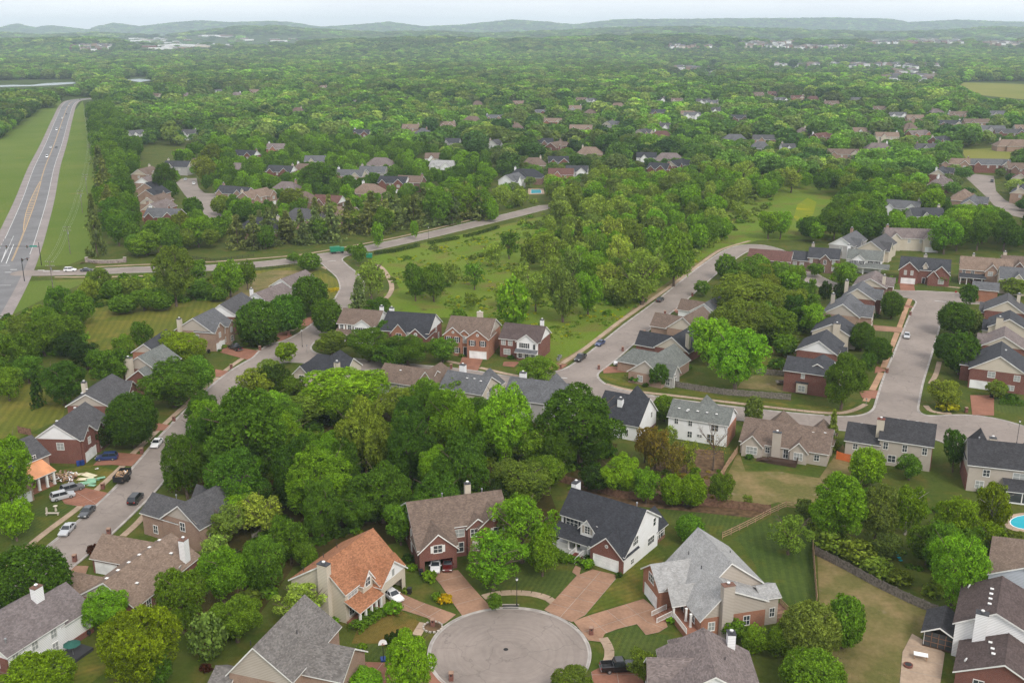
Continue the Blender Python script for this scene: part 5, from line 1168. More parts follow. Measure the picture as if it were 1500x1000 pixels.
h = House('house with wide maroon roof where the diagonal street bends', 103.2, 395.6, -22, 'r_maroon', 'brick_brown', 'wide maroon roof')
h.box(-8.2, 8.2, -5.0, 5.0, 4.6, 7.6, gab='siding_white').wins(fy(-5.0), [-4, 0, 4], (1.6,), light=True).done()

# ---- houses seen as roofs among the trees farther off
MIDW = {'r': 'brick_red', 'o': 'brick_orange', 't': 'brick_tan', 'w': 'siding_white', 'c': 'siding_cream', 'g': 'siding_grey', 'n': 'brick_brown'}
MIDR = {'b': ('r_brown', 'brown'), 't': ('r_tan', 'tan'), 's': ('r_slate', 'slate'), 'g': ('r_grey', 'grey'), 'd': ('r_dgrey', 'dark grey'), 'm': ('r_mauve', 'mauve'), 'o': ('r_maroon', 'maroon'), 'l': ('r_light', 'pale grey'), 'n': ('r_navy', 'blue-black')}
WN = {'r': 'red brick', 'o': 'orange brick', 't': 'tan brick', 'w': 'white', 'c': 'cream', 'g': 'grey', 'n': 'brown brick'}
MID = []
def mid(cluster, rows):
    L_ = []
    for r_ in rows:
        px, py, code, yaw = r_[:4]; L_.append((px, py, code, yaw, r_[4] if len(r_) > 4 else 0, r_[5] if len(r_) > 5 else 1.0))
    for i, (px, py, code, yaw, tpl, k) in enumerate(sorted(L_)): MID.append((cluster, i, len(L_), px, py, code, yaw, tpl, k))
mid('the tight row beside the far left cul-de-sac', [(213,250,'bt',80,0),(219,262,'mt',80,0),(224,270,'nt',80,0),(226,280,'nt',80,0),(229,291,'bt',80,0),(233,300,'mo',80,0),(241,311,'gr',-10,1)])
mid('the cluster behind the far left cul-de-sac', [(261,240,'sg',-10,0),(282,236,'bg',-8,2),(348,243,'mt',-15,2,1.2),(361,224,'nr',-20,1),(412,247,'sr',-15,1),(445,244,'bt',-15,2),(405,214,'mo',0,0,.8),(462,232,'gc',0,0,.8)])
mid('the cluster around the tan gabled house by the far left cul-de-sac', [(345,278,'st',-25,1,1.2),(374,283,'tt',65,1,1.15),(421,271,'mo',-20,2),(437,285,'bt',-20,2,1.2),(386,325,'nn',-20,2,1.25),(446,311,'dt',-15,2,1.15),(482,291,'on',-20,0,.9),(498,308,'tn',-15,0)])
mid('the loose row above the pine belt', [(513,253,'gt',-15,1,1.1),(541,274,'tt',-18,2),(547,248,'gg',-10,0),(558,235,'mt',-15,2,1.1),(577,263,'nr',-15,1),(602,262,'bn',-15,0,.9),(648,239,'lw',-15,1,.9),(634,228,'bw',0,0,.6)])
mid('the wooded streets above the middle', [(530,193,'sr',-10,1,.9),(602,185,'tt',-8,0,.9),(620,191,'gw',-30,2,.8),(660,206,'sg',-10,0,.9),(656,181,'tt',-8,1,.8),(692,173,'bt',-8,2,1.1),(724,171,'gt',-5,1,1),(725,208,'dw',60,0,.6),(757,183,'bt',0,2,.7)])
mid('the group around the distant backyard pool', [(770,252,'nn',-10,2,1.25),(750,259,'gw',60,0,.9),(822,251,'oo',-5,0,.9),(845,247,'sw',-10,1,.8),(782,235,'bt',0,2),(818,233,'nr',0,1,.8),(815,211,'br',60,1,1.1),(799,206,'nn',0,0,.7),(864,219,'tt',-8,2,1.1)])
mid('the wooded streets right of the middle', [(810,176,'to',-8,1,1.1),(851,186,'tt',-8,1,1.2),(894,180,'gg',60,1,.9),(842,157,'tg',-5,0,.9),(865,163,'bt',0,2,.9),(942,192,'dt',50,1,.8),(969,195,'oo',-5,2,1.1),(1009,165,'tc',-8,1,1),(947,227,'nw',-8,0,.8),(980,228,'mt',-8,2,1.2),(992,238,'nr',55,1,1.1),(966,243,'nr',-30,1,.8),(974,183,'dw',0,0,.6)])
mid('the scattered roofs before the yellow meadow trees', [(1048,160,'dw',0,0,.8),(1083,171,'sn',-10,1,1),(1076,200,'gg',-5,2,1.2),(1114,211,'gc',-10,2,.9),(1154,214,'dw',0,0,.6),(1120,201,'dt',-5,0,1.1),(1202,198,'or',40,1,1.1),(1176,190,'mt',0,2,.7)])
mid('the right-hand wooded streets', [(1235,222,'bt',-10,1,1.25),(1287,213,'mt',-8,2,1.2),(1262,190,'tw',-5,0,.9),(1299,197,'tc',-8,0,1.1),(1344,194,'mo',20,1,1.1),(1340,171,'tt',-5,0,1),(1376,203,'sr',40,1,1.1),(1357,214,'dg',-5,0,.9),(1391,179,'sn',-10,1,1.2),(1332,183,'bt',0,2,.8)])
mid('the houses along the right edge', [(1430,177,'bt',-5,0,1.4),(1478,192,'dr',-10,1,1.4),(1454,187,'gg',-5,0,1.2),(1484,208,'tt',-5,2,1.6),(1500,186,'tn',-5,1,1)])
mid('the ring around the right-hand cul-de-sac', [(1398,236,'tt',-20,1,1.1),(1378,250,'sr',60,1,1.2),(1379,262,'mr',60,2,1),(1449,237,'gr',-8,1,1.5),(1495,243,'bn',-8,1,1),(1497,257,'or',60,1,.9),(1411,283,'tt',60,2,1.1),(1424,294,'gr',60,1,1.2),(1497,277,'st',60,0,1)])
mid('the roofs buried in the belt above the right street', [(1334,341,'mc',-10,1,1.25),(1243,349,'gg',55,0,1.1),(1286,354,'dc',55,0,1.2),(1322,299,'gw',-30,1,1),(1356,310,'sg',0,0,.9),(1500,383,'bn',-20,0,.9),(1499,400,'gc',-20,0,.9)])
mid('the small roofs of the upper left woods', [(232,139,'bc',-5,1),(274,138,'mt',-5,0),(323,133,'gw',0,1),(347,137,'mc',-8,2),(373,133,'tt',-5,0),(199,194,'gw',50,1,.8),(277,193,'dw',-10,0,.8),(471,127,'tt',-5,1),(436,160,'bt',-5,2,.9),(520,147,'gt',-8,1,.8)])
mid('the small roofs of the upper central woods', [(850,145,'bn',-5,1),(868,146,'gw',30,0),(905,152,'tt',-5,2),(964,145,'dw',0,1),(963,163,'sn',-5,0),(993,146,'bc',-5,1),(760,150,'tt',-5,0,.9),(790,163,'gr',-5,1,.9),(700,150,'bt',0,2,.9)])
mid('the small roofs of the upper right woods', [(1014,167,'gw',-5,1),(1030,147,'dw',-5,0),(1044,149,'gc',20,1),(1110,137,'bt',-5,1),(1133,136,'or',0,0),(1142,145,'gw',30,1),(1168,142,'oo',-5,1),(1192,143,'oo',-5,2,1.2),(1218,150,'bt',-5,0),(1254,145,'gg',-5,0,1.2),(1290,158,'bt',-5,1),(1315,167,'gw',-5,1),(1372,162,'mt',-5,2),(1404,166,'bt',-5,1,1.2),(1461,165,'gg',-5,0,1.2)])
ORD = ['first', 'second', 'third', 'fourth', 'fifth', 'sixth', 'seventh', 'eighth', 'ninth', 'tenth', 'eleventh', 'twelfth', 'thirteenth', 'fourteenth', 'fifteenth', 'sixteenth', 'seventeenth', 'eighteenth', 'nineteenth', 'twentieth']
def ordn(n):
    if n < 20: return ORD[n]
    t_ = ['', '', 'twenty', 'thirty', 'forty', 'fifty', 'sixty', 'seventy', 'eighty', 'ninety'][(n+1)//10] if (n+1) < 100 else str(n+1)
    if (n+1) % 10 == 0: return t_.replace('ty', 'tieth')
    return t_ + '-' + ORD[(n+1) % 10 - 1]
MIDBOX = []
for cl, i, n, px, py, code, yaw, tpl, k in MID:
    rm, rn = MIDR[code[0]]; wl_ = code[1]; wm = MIDW[wl_]
    x, y = at(px, py, 7.0)
    lab = '%s-roofed %s house, %s from left in %s' % (rn, WN[wl_], ordn(i), cl)
    lab = lab.replace('first from left', 'leftmost'); ws = lab.split()
    if len(ws) > 16: lab = ' '.join(ws[:16])
    h = House(lab, x, y, yaw, rm, wm, None)
    k *= 1.15; L_ = 15 * k; gb = R.choice(['siding_white', 'siding_cream', wm, wm]); hr = 8.8; he = 5.5
    if tpl == 0: h.box(-L_/2, L_/2, -5, 5, he, hr, gab=gb); h.box(-L_*.3, -L_*.3+5, -6.5, 0, he-.6, hr-1.0, ax='y')
    elif tpl == 1: h.box(-L_/2, L_/2, -4.6, 5, he, hr, gab=gb); h.box(L_*.5-6.4, L_*.5-.2, -7, 0, he, hr-.5, ax='y', gab=gb if gb != 'siding_white' else wm); h.box(-L_*.42, -L_*.42+4.2, -5.8, 0, he, hr-1.3, ax='y')
    else: h.box(-L_/2, L_/2, -6, 6, he-1.2, hr, hip=(5, 5)); h.box(-L_*.25, L_*.1, -8, 0, he-1.2, hr-1.4, ax='y', hip=(2.5, 0))
    if tpl < 2:
        for t_ in (-.4, -.1, .12): h.win(fy(-5.0 if tpl == 0 else -4.6), t_*L_+1.0, 3.5, 1.1, 1.4, 2, 2, True)
        if tpl == 1: h.win(fy(-7), L_*.5-3.3, 3.5, 1.6, 1.4, 2, 2, True); h.garage(fy(-7), L_*.5-3.3, 4.6)
        h.win(fx(-L_/2), 0, 3.4, 1.2, 1.4, 2, 2, True); h.win(fX(L_/2), 1, 3.4, 1.2, 1.4, 2, 2, True)
    if R.random() < .6: h.chim(R.choice([-1, 1]) * (L_/2 - 1.0 - 3*(tpl == 2)), R.uniform(.8, 2), 10, 1.2, 1.0, R.choice(['siding_white', 'siding_cream', 'brick_tan']))
    h.done(); MIDBOX.append((px, py, L_*.9 * scl(x, y) * .55, scl(x, y), y))
# ---------------------------------------------------------------- trees
def leaf_mesh(name, pts, nrm, size, rs, aspect=0.75, shoot=None):
    """one small bent leaf clump per point"""
    n = len(pts); nrm = nrm / (np.linalg.norm(nrm, axis=1)[:, None] + 1e-9)
    r = rs.normal(size=(n, 3)); t1 = np.cross(nrm, r); t1 /= np.linalg.norm(t1, axis=1)[:, None] + 1e-9; t2 = np.cross(nrm, t1)
    s = size * rs.uniform(.6, 1.35, n)[:, None]
    v = np.empty((n, 4, 3)); v[:, 0] = pts - t1 * s; v[:, 1] = pts - t2 * s * aspect + nrm * s * .15; v[:, 2] = pts + t1 * s; v[:, 3] = pts + t2 * s * aspect + nrm * s * .15
    me = bpy.data.meshes.new(name); me.vertices.add(4 * n); me.vertices.foreach_set('co', v.reshape(-1))
    me.loops.add(4 * n); me.loops.foreach_set('vertex_index', np.arange(4 * n, dtype=np.int32))
    me.polygons.add(n); me.polygons.foreach_set('loop_start', np.arange(0, 4 * n, 4, dtype=np.int32)); me.polygons.foreach_set('loop_total', np.full(n, 4, dtype=np.int32))
    at_ = me.attributes.new('shoot', 'FLOAT', 'FACE'); at_.data.foreach_set('value', (np.ones(n) if shoot is None else shoot).astype(np.float32))
    me.update(calc_edges=True); return me
def sph(n, rs):
    v = rs.normal(size=(n, 3)); return v / np.linalg.norm(v, axis=1)[:, None]
def crown_points(kind, n, rs):
    if kind == 'round':
        d = sph(n, rs); bump = 1 + .07*np.sin(7*d[:, 0]+rs.uniform(0, 6))*np.sin(6*d[:, 1]+1) + .05*np.sin(11*d[:, 2]+9*d[:, 0])
        rr = rs.uniform(.80, 1.02, n) * bump; p = d * rr[:, None]; p[:, 2] = np.where(p[:, 2] < -.75, -.75 + rs.uniform(-.05, .05, n), p[:, 2]); nr = d + rs.normal(size=(n, 3)) * .45; return p, nr
    if kind in ('broad', 'airy', 'tall'):
        k = {'broad': 62, 'airy': 44, 'tall': 50}[kind]
        C = sph(k, rs) * rs.uniform(.40, .80, k)[:, None]; C[:, 2] = C[:, 2] * .85 + .05
        if kind == 'tall': C[:, 0:2] *= .72; C[:, 2] *= 1.1
        C = np.vstack([C, [[0, 0, .1]]]); rad = np.append(rs.uniform(.13, .30, k), .52)
        if kind == 'airy': rad = rad * .78
        w_ = rad ** 2; idx = rs.choice(k + 1, n * 2, p=w_ / w_.sum()); d = sph(n * 2, rs)
        d[:, 2] = np.where((d[:, 2] < -.3) & (rs.uniform(size=2*n) < .6), -d[:, 2], d[:, 2])
        p = C[idx] + d * (rad[idx] * rs.uniform(.82, 1.05, 2*n))[:, None]
        dist = np.linalg.norm(p[:, None, :] - C[None, :, :], axis=2) / rad[None, :]; dist[np.arange(2*n), idx] = 9
        keep = dist.min(1) > .72; p, d = p[keep][:n], d[keep][:n]
        q = np.abs(p).max(0); p = p / np.maximum(q, .01) * np.array([1, 1, 1.0])
        return p, d + p * .35 + rs.normal(size=p.shape) * .42
    if kind == 'column':
        d = sph(n, rs); p = d * rs.uniform(.75, 1.03, n)[:, None]; z = p[:, 2]; f = 1 - .35*np.clip(z, 0, 1)**2
        f *= 1 + .08*np.sin(9*z+4*np.arctan2(p[:, 1], p[:, 0])); p[:, 0] *= f; p[:, 1] *= f; return p, d + rs.normal(size=(n, 3)) * .5
    if kind in ('spruce', 'pine'):
        L_ = 16 if kind == 'spruce' else 9; ps = []; ns = []
        m = n // L_
        for i in range(L_):
            f = i / (L_ - 1); z = -1 + 1.95 * f; r0 = (1 - f) ** .85 * .95 + .06 if kind == 'spruce' else (.95 * (1 - f ** 2.0 * .85) * (.80 + .2 * cos(f * 11)))
            k = 9 if kind == 'spruce' else 7; br = rs.uniform(0, 2*pi, k); ln = rs.uniform(.65, 1.12, k) * r0
            b = rs.randint(0, k, m if f < .6 else m // 2 + 20); t_ = rs.uniform(.12, 1, len(b)) ** .7; a = br[b] + rs.normal(0, .20 if kind == 'spruce' else .26, len(b))
            rr = ln[b] * t_; ps.append(np.stack([np.cos(a)*rr, np.sin(a)*rr, z - rr*.22*(1 if kind == 'spruce' else -.05) + rs.normal(0, .035 if kind == 'spruce' else .06, len(b))], 1))
            ns.append(np.stack([np.cos(a)*.35, np.sin(a)*.35, np.ones(len(b))], 1) + rs.normal(size=(len(b), 3)) * .4)
        return np.vstack(ps), np.vstack(ns)
    if kind == 'shrub':
        d = sph(n, rs); d[:, 2] = np.abs(d[:, 2]) * 1.0 - .25; b = 1 + .12*np.sin(5*d[:, 0]+rs.uniform(0, 6))*np.sin(5*d[:, 1]); p = d * (b * rs.uniform(.8, 1.04, n))[:, None]; return p, d + rs.normal(size=(n, 3)) * .5
    if kind == 'bare':
        d = sph(n, rs); p = d * rs.uniform(.45, 1.0, n)[:, None]; p[:, 2] = np.abs(p[:, 2]) * 1.4 - .4; return p, rs.normal(size=(n, 3))
CROWN = {}
LOD = {'a': (1.0, 1.0), 'b': (.36, 1.65), 'c': (.08, 3.4), 'd': (.022, 5.6)}
NBASE = {'round': (30000, .029), 'broad': (36000, .0225), 'tall': (32000, .023), 'airy': (15000, .0245), 'column': (4500, .055), 'spruce': (5600, .050), 'pine': (5200, .055), 'shrub': (2600, .075), 'bare': (420, .022)}
def crown(kind, lod, var):
    k = (kind, lod, var)
    if k not in CROWN:
        rs = np.random.RandomState(hash_(k)); n, s = NBASE[kind]; n = max(60, int(n * LOD[lod][0])); s = s * LOD[lod][1]
        per = {'a': 6, 'b': 4, 'c': 2, 'd': 1}[lod] if kind not in ('bare', 'spruce', 'pine') else 2
        p, nr = crown_points(kind, max(n // per, 40), rs); q = len(p); sh = rs.choice([.60, .80, 1.0, 1.2, 1.42] if lod in 'ab' else [.72, .9, 1.05, 1.3], q) * (1 + .22 * np.clip(p[:, 2], -1, 1) * 0)
        if per > 1:                                   # leaves gathered on shoots that share a tilt and a tint
            nr = nr / np.linalg.norm(nr, axis=1)[:, None]; k_ = np.repeat(np.arange(q), per); sp = s * 1.0 * sqrt(per) * .42
            p = p[k_] + rs.normal(size=(len(k_), 3)) * sp * np.array([1, 1, .8]); nr = nr[k_] + rs.normal(size=(len(k_), 3)) * .42; sh = sh[k_]
        me = leaf_mesh('crown', p, nr, s, rs, .75, sh); me.materials.append(M['leaf']); CROWN[k] = me
    return CROWN[k]
def hash_(k):
    h_ = 17
    for c in str(k): h_ = (h_ * 31 + ord(c)) % 99991
    return h_
TRUNK = {}
def trunk(kind, var, pale=False):
    """unit trunk: height 1 at crown centre, limbs reaching into the crown (radius 1 across, scaled with it)"""
    k = (kind, var, pale)
    if k not in TRUNK:
        rs = random.Random(hash_(k)); b = MB(); m = 'palebark' if pale else 'bark'
        if kind in ('spruce', 'pine', 'column'):
            b.tube((0, 0, -1.0), (0, 0, .75), .055, .012, m, 6)
        else:
            P = [Vector((0, 0, -1.02))]
            for i in range(4): P.append(Vector((rs.uniform(-.05, .05), rs.uniform(-.05, .05), -1 + (i+1)*.28)))
            rr = [.075, .055, .045, .035, .022]
            for i in range(4): b.tube(P[i], P[i+1], rr[i], rr[i+1], m, 6, False)
            nb = 9 if kind in ('bare', 'airy') else 6
            for i in range(nb):
                a = 2*pi*i/nb + rs.uniform(-.3, .3); z0 = rs.uniform(-.45, .05); A = Vector((0, 0, z0)); e = Vector((cos(a)*rs.uniform(.35, .6), sin(a)*rs.uniform(.35, .6), z0 + rs.uniform(.3, .65)))
                b.tube(A, e, .030, .014, m, 5, False)
                for j in range(3 if kind in ('bare', 'airy') else 1):
                    e2 = e + Vector((cos(a+rs.uniform(-.9, .9))*.32, sin(a+rs.uniform(-.9, .9))*.32, rs.uniform(.05, .38))); b.tube(e, e2, .013, .004, m, 4, False)
                    if kind == 'bare':
                        for q in range(3): b.tube(e2, e2 + Vector((rs.uniform(-.2, .2), rs.uniform(-.2, .2), rs.uniform(.02, .25))), .006, .003, m, 3, False)
        TRUNK[k] = b.mesh('trunk')
    return TRUNK[k]
TONES = {
 'deep':   (0.034, 0.070, 0.016), 'dark': (0.026, 0.050, 0.016), 'mid': (0.050, 0.092, 0.020), 'bright': (0.072, 0.135, 0.020),
 'lime':   (0.125, 0.190, 0.022), 'olive': (0.072, 0.100, 0.034), 'pale': (0.108, 0.145, 0.062), 'grey': (0.062, 0.085, 0.044),
 'pine':   (0.070, 0.088, 0.072), 'brown': (0.105, 0.082, 0.040), 'maroon': (0.045, 0.014, 0.018), 'yellow': (0.36, 0.27, 0.02), 'gold': (0.16, 0.17, 0.02)}
LF = {k: 1.08 if k in ('dark', 'maroon', 'yellow', 'lime') else (1.62 if k == 'deep' else 1.80) for k in TONES}
TONES = {k: (v[0]*1.22*LF[k], v[1]*1.26*LF[k], v[2]*.46*LF[k]) for k, v in TONES.items()}
TW = {'deep': 'deep green', 'dark': 'dark green', 'mid': 'mid green', 'bright': 'bright green', 'lime': 'yellow-green', 'olive': 'olive', 'pale': 'pale green', 'grey': 'grey-green', 'pine': 'dull green', 'brown': 'reddish-brown', 'maroon': 'maroon', 'yellow': 'yellow-flowered', 'gold': 'golden-green'}
KW = {'round': ('round_tree', 'dense round', 'tree'), 'broad': ('leafy_tree', 'spreading', 'tree'), 'tall': ('leafy_tree', 'upright', 'tree'), 'airy': ('airy_tree', 'airy', 'tree'), 'column': ('columnar_tree', 'narrow oval', 'tree'), 'spruce': ('conifer_tree', 'pointed conifer', 'conifer'), 'pine': ('pine_tree', 'ragged pine', 'pine tree'), 'shrub': ('shrub', 'rounded', 'shrub'), 'bare': ('bare_tree', 'nearly bare', 'tree')}
TREES = []            # dicts with pixel box and place
def place_tree(cx, cy, w_, h_, kind, tone, label=None):
    """crown centre, width and height as photographed; the tree is stood on the ground where such a crown would be seen"""
    hc = 6.0
    for it in range(6):
        x, y = at(cx, cy, hc); s = scl(x, y, hc); a = w_ / s / 2
        th = atan2(CAM_H - hc, y); c = sqrt(max((h_ / s / 2) ** 2 - (a * sin(th)) ** 2, (a * .55) ** 2)) / cos(th)
        c = min(c, a * (2.2 if kind in ('column', 'spruce', 'tall', 'pine') else 1.35)); 
        hc = c * (0.72 if kind == 'shrub' else (0.98 if kind in ('spruce',) else 1.0)) + (0 if kind == 'shrub' else (.2 + .10 * c))
    TREES.append(dict(px=cx, py=cy, w=w_, h=h_, kind=kind, tone=tone, x=x, y=y, hc=hc, a=a, c=c, label=label))
def T(kind, tone, rows):
    for r_ in rows: place_tree(r_[0], r_[1], r_[2], r_[3], kind, tone, r_[4] if len(r_) > 4 else None)
# foreground
T('round', 'deep', [(43,848,106,100,'very large dome-shaped deep green tree at the left edge beside the ranch driveway')])
T('broad', 'lime', [(205,942,118,122,'large yellow-green tree at the bottom between white-sided house and mottled grey roof'),(50,995,120,70,'sparse yellow-green tree at the bottom left corner before the white siding')])
T('broad', 'bright', [(155,892,66,66),(325,842,86,88),(602,975,84,112,'vivid green tree at the bottom left of the cul-de-sac'),(532,1000,70,44)])
T('broad', 'mid', [(264,876,76,98),(387,822,72,84),(345,905,84,74),(232,975,50,60)])
T('airy', 'pale', [(328,768,74,62),(381,752,62,62),(443,886,94,66,'airy pale olive tree beside the orange-roofed house chimney'),(316,800,50,44)])
T('column', 'grey', [(303,930,54,66)])
T('broad', 'mid', [(470,745,70,90),(425,790,60,70),(586,766,50,60,'small bright tree between the orange roof and brown roof'),(449,815,40,46),(520,745,70,60)])
T('broad', 'bright', [(795,808,52,66,'bright tree before the white house porch')])
T('airy', 'bright', [(765,772,116,104,'tall airy light green tree covering the brown-roofed house right half'),(722,820,108,92,'lower airy tree overhanging the tan driveway of the brown-roofed house')])
T('airy', 'pale', [(722,372,28,40),(808,398,34,50),(840,385,36,52),(905,372,44,58),(735,432,24,34),(895,340,40,50),(1090,255,40,36),(1160,262,36,36)])
T('airy', 'olive', [(775,372,30,44),(870,360,34,46),(930,350,40,46),(690,440,22,26)])
T('column', 'mid', [(725,881,22,26)])
T('round', 'mid', [(1011,773,46,40)])
# central grove
T('broad', 'deep', [(360,640,136,150,'huge deep green tree at the left of the central grove'),(345,705,110,100),(300,650,80,120),(270,680,72,112,'deep green tree leaning over the left street kerb'),(600,655,86,140),(680,685,100,110),(560,720,100,90),(640,730,90,80),(430,690,80,110),(505,690,70,110)])
T('broad', 'bright', [(508,572,124,80,'broad bright crown behind the charcoal hip roof'),(470,705,104,104,'tall bright tree in the middle of the grove'),(395,600,80,60),(740,620,92,112),(665,620,84,110),(415,640,80,80),(355,740,70,60)])
T('broad', 'olive', [(534,640,92,120,'large pale olive tree standing in the middle of the grove'),(583,590,56,48),(765,703,98,66,'wide olive-green low tree behind the brown roof chimney'),(445,600,60,50)])
T('broad', 'mid', [(626,585,54,62),(672,572,50,42),(590,560,44,36),(700,740,60,40),(805,690,60,50),(790,660,60,60)])
T('broad', 'deep', [(852,622,134,120,'huge deep green tree left of the narrow white end-on house'),(815,660,70,70)])
T('broad', 'dark', [(875,700,60,40),(730,725,70,50),(400,560,60,50)])
T('broad', 'olive', [(375,565,60,50)])
T('broad', 'bright', [(911,694,72,60,'bright tree left of the three along the grey fence'),(947,710,40,50)])
T('round', 'bright', [(985,717,38,46,'left one of two touching bright round trees by the fence'),(1015,718,38,46,'right one of two touching bright round trees by the fence')])
T('broad', 'mid', [(1058,716,38,44)])
T('bare', 'brown', [(1046,655,48,80,'bare grey tree beside the small white-sided vented-roof house')])
T('airy', 'brown', [(960,655,48,70),(985,672,40,56),(945,650,40,50)])
T('airy', 'olive', [(1007,668,36,56),(978,640,34,34),(1095,732,18,18)])
T('round', 'mid', [(974,597,36,36)])
T('spruce', 'grey', [(1104,602,26,42,'small pointed conifer left of the tan ranch roof'),(1220,628,32,56,'slim light conifer between tan ranch and beige house')])
T('tall', 'deep', [(1400,657,34,62,'dark upright tree beside the weathered black-roofed house')])
T('round', 'bright', [(1271,682,50,54,'bright round tree before the beige house wing')])
T('broad', 'mid', [(1334,683,42,38)])
T('broad', 'bright', [(1231,742,92,104,'large bright tree right of the golden back lawn')])
T('broad', 'lime', [(1330,745,56,70,'yellow-green leaning birch right of the large bright tree'),(1403,760,60,66),(1456,745,56,84,'yellow-green birch with pale trunk near the pool'),(1452,795,60,60)])
T('broad', 'grey', [(1286,752,62,80),(1300,800,50,40),(1180,745,36,30)])
T('broad', 'mid', [(1360,795,60,60),(1378,800,60,80),(1420,800,60,60)])
T('tall', 'bright', [(1401,832,84,112,'tall bright green tree standing left of the pale blue-grey house')])
T('shrub', 'olive', [(1218,790,56,36),(1256,806,58,40),(1285,830,46,34),(1205,770,40,30),(1318,845,36,22)])
T('airy', 'olive', [(1157,782,68,60,'sparse olive tree on the striped back lawn')])
T('round', 'grey', [(1187,922,86,84,'grey-green round tree left of two on the dry right lawn')])
T('round', 'mid', [(1238,910,58,80),(1193,988,98,74,'broad bright tree cut by the bottom edge below the dry lawn')])
T('broad', 'mid', [(1105,935,50,46),(1140,938,50,48),(1078,922,40,28)])
T('spruce', 'grey', [(1446,852,38,38)])
T('broad', 'olive', [(946,975,52,50),(840,1000,70,36)])
T('broad', 'grey', [(1487,790,40,30),(1480,815,40,20)])
# left
T('broad', 'bright', [(6,690,92,160,'big bright tree at the left edge by the house under repair'),(20,760,50,60)])
T('round', 'deep', [(192,614,74,78,'dense dark ball-shaped tree beside the kerb of the left street')])
T('broad', 'mid', [(252,560,100,72,'wide spreading tree before the grey-green roof'),(292,548,52,56)])
T('broad', 'lime', [(267,507,68,44,'yellow-green tree beside the tan brick house')])
T('broad', 'deep', [(90,560,76,64),(207,490,34,38,'small round dark tree by the tall lawn edge')])
T('broad', 'mid', [(160,538,62,60),(180,510,40,40)])
T('spruce', 'dark', [(52,570,30,46,'dark conical tree on the left lawn')])
T('broad', 'dark', [(126,520,54,40),(100,505,46,36),(150,640,26,60)])
T('broad', 'mid', [(24,515,60,60),(62,492,60,54),(96,478,50,40),(10,560,50,50),(40,540,44,40)])
T('round', 'deep', [(378,471,62,62,'left one of three dark round trees beyond the pickup'),(420,459,54,56,'middle one of three dark round trees beyond the pickup'),(454,432,52,56,'topmost of the dark round trees by the tan roofs'),(480,463,46,50)])
T('broad', 'mid', [(453,383,32,24),(430,377,20,14),(515,366,22,14),(785,541,66,36,'low spreading tree at the diagonal street mouth')])
T('round', 'mid', [(526,371,24,28)])
T('spruce', 'pine', [(525,432,44,50,'blue-green conifer at the street mouth corner')])
T('airy', 'pale', [(543,408,50,56)])
T('broad', 'deep', [(553,450,48,28),(540,504,78,50),(597,512,78,48),(567,483,44,34),(575,520,60,36)])
T('broad', 'mid', [(648,512,44,34),(672,470,26,34),(430,570,50,40)])
T('broad', 'lime', [(418,516,34,32,'small lime-green tree beside the left street')])
T('broad', 'olive', [(486,502,56,30),(395,540,40,30)])
# thickets upper left
T('broad', 'mid', [(84,440,46,44),(115,450,50,50),(60,470,44,40),(210,438,52,30),(180,445,40,26),(236,440,34,26),(294,424,44,26),(320,430,26,20),(165,424,30,26)])
T('broad', 'olive', [(147,408,36,32),(130,425,36,36),(190,420,36,26),(30,480,40,40)])
T('broad', 'olive', [(254,402,64,92,'tall light olive tree in front of the collector road')])
T('broad', 'bright', [(336,408,46,50,'bright tree below the collector road bend')])
T('broad', 'mid', [(361,402,30,52),(290,395,30,30)])
# meadow
T('tall', 'mid', [(608,411,36,54,'left of two upright trees in the middle of the meadow'),(635,413,42,52,'right of two upright trees in the middle of the meadow')])
T('column', 'bright', [(752,441,50,70,'bright oval tree behind the bay-fronted brick house'),(553,344,18,42),(607,336,14,26),(721,308,18,30)])
T('airy', 'mid', [(695,402,30,50),(746,357,30,50)])
T('airy', 'olive', [(662,402,26,40,'thin brownish-olive small tree in the meadow')])
T('airy', 'olive', [(797,365,64,54,'twisted wide thin tree in the meadow')])
T('airy', 'pale', [(764,402,26,44),(785,425,42,66),(942,403,76,80,'pale feathery tree left of the diagonal street')])
T('broad', 'grey', [(825,428,60,84,'grey-green full tree on the near side of the meadow')])
T('broad', 'bright', [(862,430,44,66),(880,398,42,44)])
T('spruce', 'grey', [(848,352,38,60)])
T('broad', 'mid', [(989,378,62,76,'full oval tree beside the diagonal street bend')])
# diagonal street right side and belt to the right street
T('round', 'mid', [(1064,390,30,34),(1029,422,26,22)])
T('broad', 'olive', [(1098,436,104,70,'broad light olive crown beside the diagonal street'),(1075,470,90,70),(1112,470,70,60)])
T('broad', 'bright', [(1080,525,96,92,'large bright tree left of the fenced back lawns'),(1040,498,60,70)])
T('broad', 'mid', [(1140,478,60,50),(1150,505,34,30),(1105,395,60,40),(1078,410,40,30),(1146,402,46,34),(1130,440,50,40)])
T('round', 'deep', [(968,549,28,32),(958,552,20,26)])
T('shrub', 'deep', [(935,553,28,14),(1142,534,30,20,'round dark bush inside the fenced lawn')])
T('spruce', 'dark', [(1209,427,20,30),(1232,428,22,30)])
T('column', 'mid', [(1176,432,18,52),(1188,428,18,48)])
T('broad', 'deep', [(1180,465,44,36),(1160,450,40,40)])
T('broad', 'mid', [(1238,402,52,34),(1195,395,26,20),(1218,470,30,24)])
T('round', 'deep', [(1307,446,32,38,'round dark tree at the top of the right street'),(1263,492,34,40),(1287,512,38,36),(1272,531,26,32),(1401,466,50,46,'large dark round tree right of the right street'),(1386,508,32,40),(1408,516,54,60,'largest dark round tree above the right junction'),(1420,432,28,32)])
T('broad', 'mid', [(1236,555,70,84,'big spreading tree beside the brick corner house')])
T('broad', 'grey', [(1426,472,26,44)])
T('broad', 'olive', [(1384,575,50,40,'low olive tree on the right junction corner'),(1461,570,32,26),(1487,420,44,26)])
